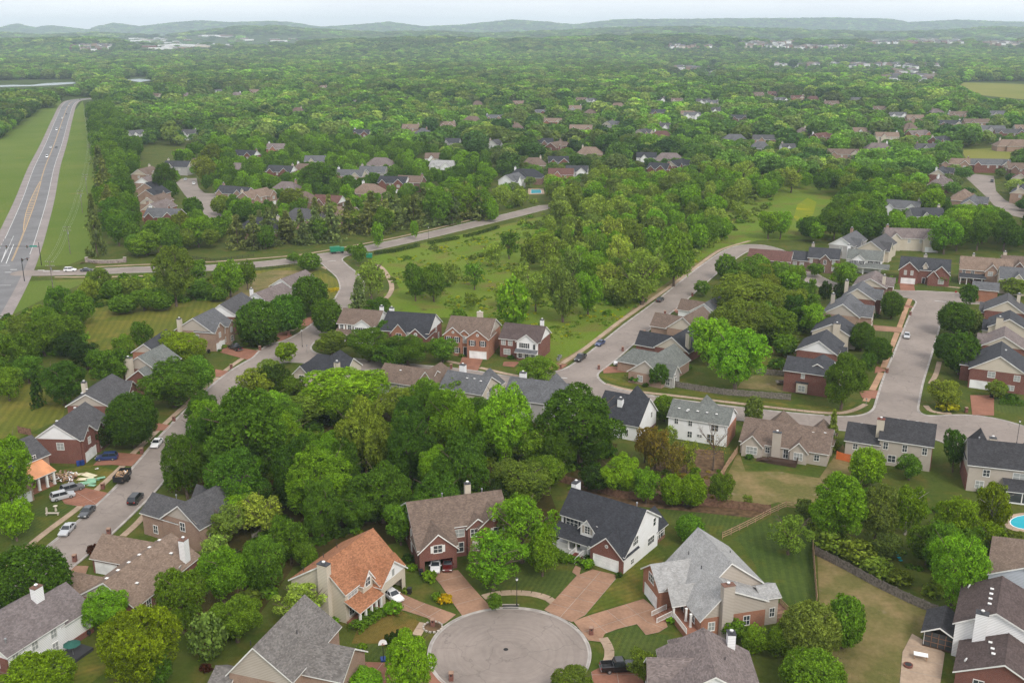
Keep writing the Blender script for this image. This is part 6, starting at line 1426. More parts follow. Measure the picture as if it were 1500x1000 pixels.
T('shrub', 'gold', [(1389,595,28,14,'golden-green bush on the right junction corner')])
T('round', 'mid', [(1380,407,24,18),(1306,415,16,22)])
T('shrub', 'maroon', [(1432,413,16,12),(515,979,34,30,'maroon bush beside the reddish driveway'),(137,806,18,20,'small maroon bush by the ranch corner'),(302,978,18,14),(918,527,18,16,'maroon bush over the white SUV')])
# bushes and hedges near houses
T('shrub', 'bright', [(576,890,28,20,'clipped round bush beside the white car'),(629,844,20,20,'round bush left of the open brick garage'),(861,826,18,16),(985,907,16,12)])
T('shrub', 'deep', [(543,903,22,16),(531,911,22,16),(555,897,18,12)])
T('shrub', 'yellow', [(651,877,22,16,'yellow flowering bush between two driveways')])
T('shrub', 'mid', [(640,874,14,16),(828,817,20,12),(843,820,18,12),(527,958,16,14),(531,947,14,12)])
T('spruce', 'dark', [(567,938,10,24),(575,935,10,24),(583,931,10,20)])
T('shrub', 'deep', [(154,645,16,10),(1000,514,14,10),(700,512,20,12),(985,905,12,8),(1481,582,20,10),(1466,580,16,10)])
T('shrub', 'dark', [(381,497,44,10),(1263,438,16,10),(1273,460,24,14)])
# far left belt beside the highway, trees round the far cul-de-sac
T('pine', 'pine', [(137,330,38,84,'tall ragged pine nearest the entrance wall'),(152,265,44,60),(145,240,30,40),(158,295,36,44)])
T('broad', 'mid', [(160,225,50,40),(172,335,34,60),(190,312,36,60),(214,355,60,34),(200,357,40,30),(150,210,36,30),(170,250,36,40),(250,352,40,40),(188,240,30,28)])
T('broad', 'bright', [(289,338,46,44,'bright round tree before the far left cul-de-sac'),(347,308,24,30)])
T('broad', 'deep', [(240,262,40,46),(250,278,22,26),(283,305,26,30),(318,330,20,30)])
T('column', 'mid', [(279,236,18,26),(331,252,26,42),(366,250,26,36)])
T('broad', 'olive', [(300,247,44,38,'olive tree at the far left cul-de-sac turning'),(312,228,40,34,'yellow-tipped tree behind the far left cul-de-sac'),(265,330,30,40),(325,300,30,26),(430,292,44,34)])
T('broad', 'deep', [(465,262,64,46,'dark broad tree before the grey-roofed far houses')])
T('pine', 'pine', [(345+i*24+R.uniform(-5,5), 342-i*3.2+R.uniform(-4,4), R.uniform(38,48), R.uniform(38,50)) for i in range(16)])
T('pine', 'pine', [(352+i*27+R.uniform(-5,5), 328-i*3.4+R.uniform(-4,4), R.uniform(36,46), R.uniform(32,42)) for i in range(12) if i % 3])
T('broad', 'mid', [(388,346,34,34),(465,336,32,34),(560,322,36,38),(640,300,52,54),(676,292,50,50),(706,296,40,44)])
T('broad', 'olive', [(420,334,30,30),(520,322,34,34),(600,306,40,42)])

# ---- woods filled tree by tree: (polygon of ground pixels, spacing m, height range, species mix)
BOXES = []          # things the photograph shows in the clear: nothing nearer may rise in front of them
for px, py, hw_, s, y in MIDBOX: BOXES.append((px - hw_*.95, py - 3.0*s, px + hw_*.95, py + (2.6 if py < 185 else 1.8)*s, y))
for hh in HOUSES[:-len(MID)] if MID else HOUSES:
    for (x0, x1, y0, y1) in hh.blocks:
        for (lx, ly) in ((x0, y0), (x1, y0), (x0, y1), (x1, y1)): pass
BOXES.append((776, 276, 796, 287, at(785, 281)[1]))
CLEAR = [  # polygons kept open to view (pixels)
 [(-50,440),(0,340),(85,152),(88,143),(165,143),(124,152),(139,270),(139,330),(128,385),(800,303),(800,330),(560,372),(560,430),(500,480),(-50,480)],
 [(545,376),(725,328),(748,340),(740,385),(700,430),(560,430)],
 [(905,470),(1000,398),(1060,356),(1110,350),(1120,366),(1060,395),(1000,450),(880,540),(830,560)],
 [(258,262),(292,258),(300,283),(326,285),(330,318),(300,318),(285,300)],
 [(1410,256),(1460,256),(1462,280),(1500,305),(1500,330),(1440,290)],
 [(1395,121),(1510,119),(1560,152),(1440,142)], [(1408,219),(1470,215),(1500,222),(1480,235),(1412,233)],
 [(-60,119),(112,116),(116,127),(-60,133)], [(180,113),(226,113),(226,122),(180,122)],
 [(1158,284),(1196,276),(1220,290),(1205,318),(1160,318)], [(1090,296),(1160,290),(1160,312),(1090,306)],
 [(776,272),(792,272),(792,288),(776,288)],
 # far estates and open strips
 [(100,66),(165,64),(165,78),(100,78)], [(180,54),(285,54),(285,78),(180,74)], [(280,52),(345,52),(345,72),(280,72)], [(355,52),(440,52),(440,66),(355,66)],
 [(975,98),(1052,98),(1052,113),(975,113)], [(1125,93),(1295,93),(1295,106),(1125,108)], [(1290,94),(1385,95),(1385,124),(1290,116)], [(975,66),(1055,66),(1055,76),(975,76)], [(1075,58),(1165,58),(1165,76),(1075,76)], [(1150,66),(1260,66),(1260,76),(1150,76)], [(1265,56),(1415,56),(1415,70),(1265,70)], [(1425,60),(1500,60),(1500,72),(1425,72)]]
def fill(poly, sp, hmin, hmax, mix, seed, lim=None):
    """ground points on a jittered grid inside a polygon of ground pixels -> candidate trees, nearest first"""
    rs = np.random.RandomState(seed); W = np.array([at(*p) for p in poly]); x0, y0 = W.min(0); x1, y1 = W.max(0)
    X, Y = np.meshgrid(np.arange(x0, x1, sp), np.arange(y0, y1, sp)); X = X.ravel() + rs.uniform(-.42, .42, X.size) * sp; Y = Y.ravel() + rs.uniform(-.42, .42, Y.size) * sp
    k = inpoly_np(X, Y, [tuple(p) for p in W]); X, Y = X[k], Y[k]; o = np.argsort(Y); return X[o], Y[o], rs.uniform(hmin, hmax, len(o)), rs
def blocked(x, y, h, a):
    s = scl(x, y); cx, cy = proj(x, y, h * .6); top = proj(x, y, h)[1]; bot = proj(x, y, h*.15)[1]; r = a * s
    for bx0, by0, bx1, by1, by in BOXES:
        if by > y - 3 and cx + r * .8 > bx0 and cx - r * .8 < bx1 and top < by1 and bot > by0: return True
        if abs(by - y) < 13 and abs(cx - (bx0 + bx1) / 2) < (bx1 - bx0) / 2 + 1 and (by0 - 8) < bot < by1 + 12: return True
    for P in CLEAR:
        if inpoly(cx, top + 1, P) or inpoly(cx, cy, P) or inpoly(cx - r*.7, cy, P) or inpoly(cx + r*.7, cy, P) or inpoly(cx, bot, P): return True
    return False
NEARHOUSE = []
for hh in HOUSES[:len(HOUSES) - len(MID)]:
    for (x0, x1, y0, y1) in hh.blocks:
        cxw, cyw = hh.wpt((x0+x1)/2, (y0+y1)/2); NEARHOUSE.append((cxw, cyw, max(x1-x0, y1-y0)/2 + 1.5))
        px_, py_ = proj(cxw, cyw, 7.5); s = scl(cxw, cyw); wpx = (x1-x0+y1-y0)/4*s*.9
        BOXES.append((px_-wpx, py_-2*s, px_+wpx, py_+4*s, cyw))
WOODS = [
 ([(128,152),(158,150),(205,215),(205,240),(190,300),(200,372),(132,378),(138,300)], 10.5, 11, 16, ('broad','mid','deep','tall'), 1, 'right of the highway verge'),
 ([(255,345),(330,330),(345,362),(290,372),(215,372),(200,355)], 10, 8, 12, ('broad','olive','mid','broad'), 2, 'above the collector road near its start'),
 ([(735,296),(790,280),(900,268),(1010,262),(1100,262),(1145,272),(1130,300),(1085,300),(1075,345),(1045,362),(1000,393),(945,436),(885,462),(860,462),(835,425),(800,385),(765,345),(735,315)], 10.5, 7, 13.5, ('broad','mid','grey','tall','airy','bright','bright','olive','pale','pale','broad'), 3, 'in the wild wood above the meadow'),
 ([(1120,352),(1150,318),(1225,318),(1240,300),(1330,318),(1400,318),(1540,335),(1540,368),(1420,372),(1300,374),(1235,372),(1190,360)], 10.5, 11, 16, ('broad','deep','mid','bright','broad'), 4, 'in the dark belt above the right street head'),
 ([(1150,272),(1235,262),(1300,275),(1400,300),(1400,318),(1330,316),(1240,298)], 10.5, 9, 14, ('broad','mid','deep','bright','olive'), 5, 'beyond the yellow meadow'),
 ([(-60,470),(0,468),(60,455),(105,460),(110,500),(60,515),(0,580),(-60,560)], 8.5, 5, 9, ('broad','mid','olive','deep'), 6, 'in the thicket at the left edge'),
 ([(140,412),(230,408),(330,414),(325,432),(240,440),(135,446)], 8, 4, 7, ('broad','mid','olive','deep'), 7, 'in the hedge thicket below the collector road'),
 ([(240,345),(265,300),(250,240),(330,215),(480,208),(600,225),(720,240),(730,285),(600,300),(560,318),(470,318),(400,345),(350,345)], 11, 8, 13, ('broad','mid','deep','bright','tall'), 8, 'between the far left roofs'),
 ([(300,640),(420,580),(640,600),(760,640),(800,690),(760,740),(600,770),(470,790),(400,800),(300,760)], 11, 9, 13, ('broad','deep','mid','bright','broad'), 9, 'in the central grove'),
 ([(1085,400),(1150,392),(1190,440),(1190,500),(1120,500),(1060,520),(1010,520),(1040,450)], 9.5, 8, 12, ('broad','mid','olive','bright'), 10, 'between the diagonal and right streets'),
]
cand = []
for poly, sp, h0, h1, mix, seed, reg in WOODS:
    X, Y, Hh, rs = fill(poly, sp, h0, h1, mix, seed)
    kinds = [m for m in mix if m in KW]; tones = [m for m in mix if m in TONES]
    for x, y, h_ in zip(X, Y, Hh):
        kind = kinds[rs.randint(len(kinds))]; tone = tones[rs.randint(len(tones))]; a = h_ * rs.uniform(.36, .48) * (.8 if kind == 'tall' else 1)
        if sdf_at(x, y) < a * .35 or any(hypot(x-q[0], y-q[1]) < q[2] + a*.4 for q in NEARHOUSE): continue
        if any(hypot(x-t_['x'], y-t_['y']) < (t_['a'] + a) * .55 for t_ in TREES): continue
        ok = False
        for hh_ in (h_, h_*.75, h_*.5):
            if not blocked(x, y, hh_, a * hh_ / h_): ok = True; break
        if not ok: continue
        cand.append((y, x, hh_, a * hh_ / h_, kind, tone, reg))
for y, x, h_, a, kind, tone, reg in cand:
    c = h_ * .42; hc = h_ - c; s = scl(x, y, hc); px, py = proj(x, y, hc)
    TREES.append(dict(px=px, py=py, w=2*a*s, h=2*c*s, kind=kind, tone=tone, x=x, y=y, hc=hc, a=a, c=c, label=None, reg=reg))
# clipped bushes against the house walls
rf_ = random.Random(77)
for hh in HOUSES[:len(HOUSES) - len(MID)]:
    if hh.c[1] > 345: continue
    n_ = 0
    for (x0, x1, y0, y1) in hh.blocks[:3]:
        for k in range(3):
            if rf_.random() < .45 or n_ > 3: continue
            lx, ly = (rf_.uniform(x0, x1), y0 - 1.0) if rf_.random() < .5 else (rf_.choice([x0 - 1.0, x1 + 1.0]), rf_.uniform(y0, y1))
            if any(q[0]-.3 < lx < q[1]+.3 and q[2]-.3 < ly < q[3]+.3 for q in hh.blocks): continue
            wx, wy = hh.wpt(lx, ly)
            if indrive(wx, wy) or sdf_at(wx, wy) < 2: continue
            s_ = rf_.uniform(.55, 1.05); sc_ = scl(wx, wy); px, py = proj(wx, wy, s_*.6)
            if 0 < px < 1500 and py < 1000: TREES.append(dict(px=px, py=py, w=2*s_*sc_, h=1.6*s_*sc_, kind='shrub', tone=rf_.choice(['mid', 'deep', 'deep', 'olive', 'bright', 'dark']), x=wx, y=wy, hc=s_*.55, a=s_, c=s_*.8, label=None)); n_ += 1
# shrubs aside, the 300 largest trees are things; the rest of the woods is built below as one mass
big = sorted([t_ for t_ in TREES if t_['kind'] != 'shrub'], key=lambda t_: -t_['w'] * t_['h'])
IND = [t_ for t_ in TREES if t_['kind'] == 'shrub'] + big[:300]; REST = big[300:]
print('TREES', len(TREES), 'individual', len(IND), 'rest', len(REST))
LANDMARKS = [(proj(h.c[0], h.c[1], 5) + (h.short,)) for h in HOUSES if h.short]
def describe(t_):
    mean = t_['w']; size = 'large ' if mean > 80 else ('small ' if mean < 26 else '')
    look = size + TW[t_['tone']] + ' ' + KW[t_['kind']][1] + ('' if KW[t_['kind']][2] in KW[t_['kind']][1] else ' tree' if t_['kind'] != 'shrub' else ' shrub')
    if t_['kind'] in ('spruce',): look = size + TW[t_['tone']] + ' pointed conifer'
    if t_['kind'] == 'pine': look = size + TW[t_['tone']] + ' ragged pine tree'
    best = min(LANDMARKS, key=lambda l: hypot(l[0]-t_['px'], (l[1]-t_['py'])*1.3)); d = hypot(best[0]-t_['px'], best[1]-t_['py'])
    if t_.get('reg') and (d > 70): return look + ' ' + t_['reg']
    if d > 150:
        if 330 < t_['px'] < 760 and t_['kind'] == 'pine': return look + ' in the pine belt above the collector road'
        if t_['px'] < 240: return look + ' beside the highway and its side road'
        if t_['py'] < 345: return look + ' near the far left cul-de-sac'
        return look + ' on the open meadow'
    dx, dy = t_['px'] - best[0], t_['py'] - best[1]
    rel = ('left of' if dx < 0 else 'right of') if abs(dx) > abs(dy) * 1.2 else ('behind' if dy < 0 else 'in front of')
    return look + ' ' + rel + ' the ' + best[2]
from collections import defaultdict
grp = defaultdict(list)
for t_ in IND:
    if not t_['label']: t_['label'] = describe(t_); grp[t_['label']].append(t_)
for lab, L_ in grp.items():
    if len(L_) > 1:
        L_.sort(key=lambda q: q['px'])
        for i, q in enumerate(L_):
            pre = 'leftmost' if i == 0 else ('rightmost' if i == len(L_)-1 else ordn(i) + ' from left'); q['label'] = ' '.join(lab.split()[:16-len(pre.split())]) + ', ' + pre
for t_ in IND:
    w_ = t_['label'].split()
    if len(w_) > 16: t_['label'] = ' '.join(w_[:16])
def lod_of(t_): return 'a' if t_['kind'] in ('bare',) else 'a' if t_['w'] > 62 else ('b' if t_['w'] > 30 else 'c')
for t_ in IND:
    kind = t_['kind']; var = R.randrange(4); nm = KW[kind][0]
    g = {'pine': 'pine trees', 'shrub': 'garden shrubs', 'round': 'dense round ornamental trees', 'spruce': 'conifers'}.get(kind, 'trees of the estate and its woods')
    o = thing(nm, t_['label'], KW[kind][2], (t_['x'], t_['y'], 0), R.uniform(0, 6.28), g)
    cr_ = link('crown', crown(kind, lod_of(t_), var), o, (0, 0, t_['hc']), 0, (t_['a']*R.uniform(.92, 1.08), t_['a']*R.uniform(.85, 1.0), t_['c']))
    if kind in ('broad', 'airy', 'round', 'tall'): cr_.rotation_euler = (R.uniform(-.12, .12), R.uniform(-.12, .12), R.uniform(0, 6.28))
    c_ = TONES[t_['tone']]; j = R.uniform(.80, 1.26); k = R.uniform(-.10, .14)
    cr_.color = (c_[0]*j*(1+k), c_[1]*j, c_[2]*j*(1-k), 1)
    if kind != 'shrub':
        tr = link('trunk', trunk(kind, R.randrange(3), 'birch' in t_['label']), o, (0, 0, t_['hc']), 0, (t_['a'], t_['a'], t_['hc'] if kind in ('column', 'spruce', 'pine') else t_['hc']))

# ---------------------------------------------------------------- the woods beyond: one mass of instanced trees
src = bpy.data.collections.new('woodland_sources')
SRC = {}
def source(kind, lod, var):
    me = crown(kind, lod, var).copy(); me.materials.clear(); me.materials.append(M['leaf_far'])
    o = bpy.data.objects.new('woodland_crown', me); src.objects.link(o); return o
names = []
for i, (k, l) in enumerate([('broad', 'c'), ('broad', 'c'), ('round', 'c'), ('tall', 'c'), ('airy', 'c'), ('pine', 'c'), ('broad', 'd'), ('round', 'd'), ('tall', 'd')]):
    o = source(k, l, i % 3); o.name = 'woodland_crown_%d' % i; names.append(o)
def forest(name, label, P, Sc, idx, tint):
    n = len(P); me = bpy.data.meshes.new(name); me.vertices.add(n); me.vertices.foreach_set('co', np.asarray(P, np.float32).ravel())
    for nm, ty, arr in (('sc', 'FLOAT_VECTOR', Sc), ('tint', 'FLOAT_COLOR', tint)):
        a = me.attributes.new(nm, ty, 'POINT'); a.data.foreach_set('vector' if ty == 'FLOAT_VECTOR' else 'color', np.asarray(arr, np.float32).ravel())
    a = me.attributes.new('idx', 'INT', 'POINT'); a.data.foreach_set('value', np.asarray(idx, np.int32))
    a = me.attributes.new('rz', 'FLOAT_VECTOR', 'POINT'); rz = np.zeros((n, 3), np.float32); rz[:, 2] = NR.uniform(0, 6.28, n); a.data.foreach_set('vector', rz.ravel())
    me.update(); o = link(name, me); o['kind'] = 'stuff'; o['label'] = label; o['category'] = 'woodland'
    g = bpy.data.node_groups.new(name, 'GeometryNodeTree'); g.interface.new_socket('Geometry', in_out='INPUT', socket_type='NodeSocketGeometry'); g.interface.new_socket('Geometry', in_out='OUTPUT', socket_type='NodeSocketGeometry')
    gi = g.nodes.new('NodeGroupInput'); go = g.nodes.new('NodeGroupOutput'); ci = g.nodes.new('GeometryNodeCollectionInfo'); ci.inputs['Collection'].default_value = src
    ci.inputs['Separate Children'].default_value = True; ci.inputs['Reset Children'].default_value = True
    ip = g.nodes.new('GeometryNodeInstanceOnPoints'); ip.inputs['Pick Instance'].default_value = True
    def attr(nm, ty): q = g.nodes.new('GeometryNodeInputNamedAttribute'); q.data_type = ty; q.inputs['Name'].default_value = nm; return [s_ for s_ in q.outputs if s_.enabled and s_.name == 'Attribute'][0]
    g.links.new(gi.outputs[0], ip.inputs['Points']); g.links.new(ci.outputs[0], ip.inputs['Instance']); g.links.new(attr('idx', 'INT'), ip.inputs['Instance Index'])
    g.links.new(attr('rz', 'FLOAT_VECTOR'), ip.inputs['Rotation']); g.links.new(attr('sc', 'FLOAT_VECTOR'), ip.inputs['Scale']); g.links.new(ip.outputs[0], go.inputs[0])
    md = o.modifiers.new('scatter', 'NODES'); md.node_group = g; return o
TL = ['mid', 'deep', 'mid', 'bright', 'olive', 'grey', 'mid', 'mid', 'pale', 'deep', 'bright', 'grey']
TA = np.array([TONES[k] for k in TL])
def tints(n, rs, P=None):
    i = rs.randint(0, len(TL), n); c = TA[i] * np.array([.90, .86, 1.0]) * rs.choice([.75, .92, 1.08, 1.25, 1.42], n)[:, None] * rs.uniform(.92, 1.08, n)[:, None] + np.array([.0, .012, .020])  # the constant blue-green lift puts distance haze into the leaf colour
    if P is not None:
        w_ = np.sin(P[:, 0]*.013+1+np.sin(P[:, 1]*.004)*2)*np.sin(P[:, 1]*.006+np.sin(P[:, 0]*.009)) ; c *= (1 + .28*w_)[:, None]
    return np.concatenate([c, np.ones((n, 1))], 1)
PX, SX, IX, TX = [], [], [], []
for t_ in REST:
    PX.append((t_['x'], t_['y'], t_['hc'])); SX.append((t_['a'], t_['a'], t_['c'])); IX.append({'tall': 3, 'airy': 4, 'pine': 5}.get(t_['kind'], R.randrange(3))); TX.append(TONES[t_['tone']] + (1,))
PX = np.array(PX).reshape(-1, 3); SX = np.array(SX).reshape(-1, 3); IX = np.array(IX, int); TX = np.array(TX).reshape(-1, 4)
# candidates farther off, thinned where houses, roads, water or fields show
def band(d0, d1, sp, hmin, hmax, seed, near_limit=None, far=False):
    rs = np.random.RandomState(seed); xm = d1 * .62
    X, Y = np.meshgrid(np.arange(-xm, xm, sp), np.arange(d0, d1, sp)); X = X.ravel() + rs.uniform(-.45, .45, X.size)*sp; Y = Y.ravel() + rs.uniform(-.45, .45, Y.size)*sp
    k = np.abs(X) < (.53 * Y + 60); X, Y = X[k], Y[k]; h_ = rs.uniform(hmin, hmax, len(X)); a = h_ * rs.uniform(.46, .66, len(X)); z = terr(X, Y); z[Y < 2300] = 0
    zc = Y * cos(PITCH) + CAM_H * sin(PITCH)
    def pj(zz): dz = zz - CAM_H; zc_ = Y*cos(PITCH) - dz*sin(PITCH); return 750 + F_PX*X/zc_, 500 - F_PX*(Y*sin(PITCH) + dz*cos(PITCH))/zc_, zc_
    keep = np.ones(len(X), bool)
    if near_limit is not None:                                   # lower edge of the woods in the picture
        gx_, gy_, _ = pj(0.0 * h_); keep &= gy_ < np.interp(gx_, [p[0] for p in near_limit], [p[1] for p in near_limit])
    for P_ in WOODDONE:
        gx_, gy_, _ = pj(0.0 * h_); keep &= ~inpoly_np(gx_, gy_, P_)
    for it in range(2):
        cx_, top, zz = pj(z + h_); _, cy_, _ = pj(z + h_*.5); _, bot, _ = pj(z + 0*h_); r = a * F_PX / zz; bad = np.zeros(len(X), bool)
        for (bx0, by0, bx1, by1, by) in BOXES:
            bad |= (by > Y - 3) & (cx_ + r*.75 > bx0) & (cx_ - r*.75 < bx1) & (top < by1 - 1) & (bot > by0)
            bad |= (np.abs(by - Y) < 11) & (np.abs(cx_ - (bx0+bx1)/2) < (bx1-bx0)/2) & (bot > by0 - 6) & (bot < by1 + 10)
        for P_ in CLEAR:
            hit = inpoly_np(cx_, top + .6, P_) | inpoly_np(cx_, cy_, P_) | inpoly_np(cx_ - r*.6, cy_, P_) | inpoly_np(cx_ + r*.6, cy_, P_) | inpoly_np(cx_, bot, P_)
            bad |= (hit & (rs.uniform(size=len(X)) < .8) & ((h_ > 7) | (it == 0))) if CLEAR.index(P_) > 11 else hit
        if it == 0: h_ = np.where(bad, h_*.5, h_); a = np.where(bad, a*.55, a)
        else: keep &= ~bad
    X, Y, z, h_, a = X[keep], Y[keep], z[keep], h_[keep], a[keep]
    return X, Y, z, h_, a, rs
WOODDONE = [w_[0] for w_ in WOODS]
LIMIT = [(-200,200),(0,205),(60,160),(88,147),(120,147),(150,150),(205,215),(330,215),(480,208),(600,225),(735,240),(740,292),(800,280),(1145,270),(1240,262),(1300,272),(1400,296),(1500,345),(1700,380)]
X, Y, z, h_, a, rs = band(330, 1300, 12.0, 9, 18, 31, LIMIT)
n = len(X); P_ = np.stack([X, Y, z + h_*.58], 1); S_ = np.stack([a, a, h_*.42], 1)
i_ = rs.choice([0, 1, 0, 1, 2, 2, 3, 4], n); i_ = np.where(Y > 800, rs.choice([6, 7, 8, 6], n), i_)
PX = np.vstack([PX, P_]); SX = np.vstack([SX, S_]); IX = np.append(IX, i_); TX = np.vstack([TX, tints(n, rs, P_)])
forest('woodland', 'leafy woods and garden trees filling the middle distance between far roofs', PX, SX, IX, TX)
X, Y, z, h_, a, rs = band(1300, 4000, 17.0, 9, 20, 32, None, True); n = len(X)
a = a * 1.35; P1 = np.stack([X, Y, z + h_*.55], 1); S1 = np.stack([a, a, h_*.5], 1); I1 = rs.choice([6, 7, 8], n); T1 = tints(n, rs, P1)
X, Y, z, h_, a, rs = band(4000, 13500, 46.0, 11, 20, 33, None, True); n = len(X)
a = a * 3.6; P2 = np.stack([X, Y, z + h_*.4], 1); S2 = np.stack([a, a, h_*.6], 1); I2 = rs.choice([6, 7, 8], n); T2 = tints(n, rs, P2)
forest('far_woodland', 'endless far woods fading blue towards the wooded hills', np.vstack([P1, P2]), np.vstack([S1, S2]), np.append(I1, I2), np.vstack([T1, T2]))
print('FOREST', len(PX), len(P1), len(P2))

# undergrowth and rough tufts nobody could count
us = bpy.data.collections.new('undergrowth_sources')
for i in range(3):
    me = crown('shrub', 'c', i).copy(); me.materials.clear(); me.materials.append(M['leaf_far']); us.objects.link(bpy.data.objects.new('undergrowth_clump_%d' % i, me))
def under(name, label, polys, seed):
    rs = np.random.RandomState(seed); PP, SS, TT = [], [], []
    for pix, sp, s0, s1, tl, k in polys:
        W = [at(*p) for p in pix]; A = np.array(W); x0, y0 = A.min(0); x1, y1 = A.max(0); X, Y = np.meshgrid(np.arange(x0, x1, sp), np.arange(y0, y1, sp)); X = X.ravel() + rs.uniform(-.5, .5, X.size)*sp; Y = Y.ravel() + rs.uniform(-.5, .5, Y.size)*sp
        cl = np.sin(X*.21+seed)*np.sin(Y*.17) + .5*np.sin(X*.55)*np.sin(Y*.47+1); q = inpoly_np(X, Y, W) & (cl > k); X, Y = X[q], Y[q]
        for x, y in zip(X, Y):
            if sdf_at(x, y) < s1 + .6 or indrive(x, y) or any(hypot(x-h_[0], y-h_[1]) < h_[2] + s1 for h_ in NEARHOUSE): continue
            s = rs.uniform(s0, s1); PP.append((x, y, s*.2)); SS.append((s, s, s*rs.uniform(.6, 1.0))); c_ = np.array(TONES[tl[rs.randint(len(tl))]]) * rs.uniform(.8, 1.25); TT.append((c_[0], c_[1], c_[2], 1))
    n = len(PP); o = forest(name, label, np.array(PP), np.array(SS), rs.randint(0, 3, n), np.array(TT)); o['category'] = 'undergrowth'
    o.modifiers[0].node_group.nodes['Collection Info'].inputs['Collection'].default_value = us; print('UNDER', name, n)
MW = [(560,382),(700,348),(780,330),(860,350),(1040,372),(1000,398),(905,470),(840,515),(790,490),(700,462),(610,450),(575,430)]
under('rough_grass', 'rough tufts and low brambles scattered through the meadow', [(MW, 1.9, .22, .65, ['olive', 'mid', 'pale', 'gold'], .1), (MW, 9, .9, 2.0, ['mid', 'olive', 'grey'], .35)], 5)
under('undergrowth', 'bushes and saplings filling the gaps under and between the trees', [
  ([(245,720),(300,600),(400,560),(520,565),(640,590),(760,610),(830,640),(905,650),(880,700),(810,700),(760,735),(600,745),(590,790),(470,800),(430,830),(380,900),(350,940),(250,960),(240,870),(330,800),(350,740)], 3.4, .8, 2.2, ['deep', 'mid', 'dark', 'olive', 'mid'], -.25),
  ([(-60,470),(0,468),(60,455),(105,460),(125,520),(60,520),(0,585),(-60,570)], 3.2, 1.0, 2.6, ['mid', 'olive', 'deep'], -.4),
  ([(130,405),(330,410),(325,436),(240,446),(130,450)], 3.4, 1.0, 2.4, ['mid', 'olive', 'deep'], -.3),
  ([(1085,400),(1150,392),(1190,440),(1185,500),(1110,505),(1060,520),(1015,515),(1040,450)], 4, 1.0, 2.4, ['mid', 'olive', 'deep'], -.2),
  ([(735,300),(1140,270),(1120,320),(1040,360),(985,395),(930,438),(860,460),(820,410),(765,345)], 5, .9, 2.6, ['mid', 'olive', 'grey', 'pale'], -.1),
  ([(1200,700),(1290,720),(1440,720),(1470,800),(1440,870),(1380,880),(1290,850),(1225,815)], 3.6, .6, 1.7, ['mid', 'olive', 'deep', 'grey'], .1),
  ([(860,690),(940,700),(1060,715),(1060,745),(930,735),(830,715)], 2.6, .4, 1.0, ['olive', 'mid', 'brown'], .1),
  ([(945,655),(1060,655),(1060,700),(950,715)], 2.4, .4, 1.1, ['olive', 'brown', 'mid'], .0)], 6)
# ---------------------------------------------------------------- vehicles
_cc = {}
def loft(b, secs, m, capm=None):
    n = len(secs[0]); base = len(b.v); k = b.mi(m)
    for s_ in secs: b.v += [tuple(p) for p in s_]
    for i in range(len(secs) - 1):
        for j in range(n - 1):
            a = base + i*n + j; b.f.append((a, a + n, a + n + 1, a + 1)); b.m.append(k)
    for i, rev in ((0, False), (len(secs) - 1, True)):
        f = [base + i*n + j for j in range(n)]; b.f.append(tuple(f[::-1] if rev else f)); b.m.append(k)
def carpaint(c):
    key = ('paint',) + c
    if key not in _cc:
        m, t, b = mat('car_paint', 0.28, 0.5); b.inputs['Base Color'].default_value = rgb(c); b.inputs['Coat Weight'].default_value = 0.6; b.inputs['Coat Roughness'].default_value = 0.08; _cc[key] = m
    return _cc[key]
SHAPE = {  # length, half width, belt, roof, bonnet end, cabin base front, roof front, roof rear, cabin base rear
 'sedan': (4.75, .91, .92, 1.44, .88, (-.95, -.25, .95, 1.75)),
 'suv': (4.7, .95, 1.06, 1.72, 1.0, (-1.05, -.55, 1.85, 2.2)),
 'van': (5.1, 1.0, 1.1, 2.05, 1.05, (-1.75, -1.1, 2.35, 2.5)),
 'pickup': (5.7, .99, 1.10, 1.86, 1.10, (-1.05, -.5, .62, .95))}
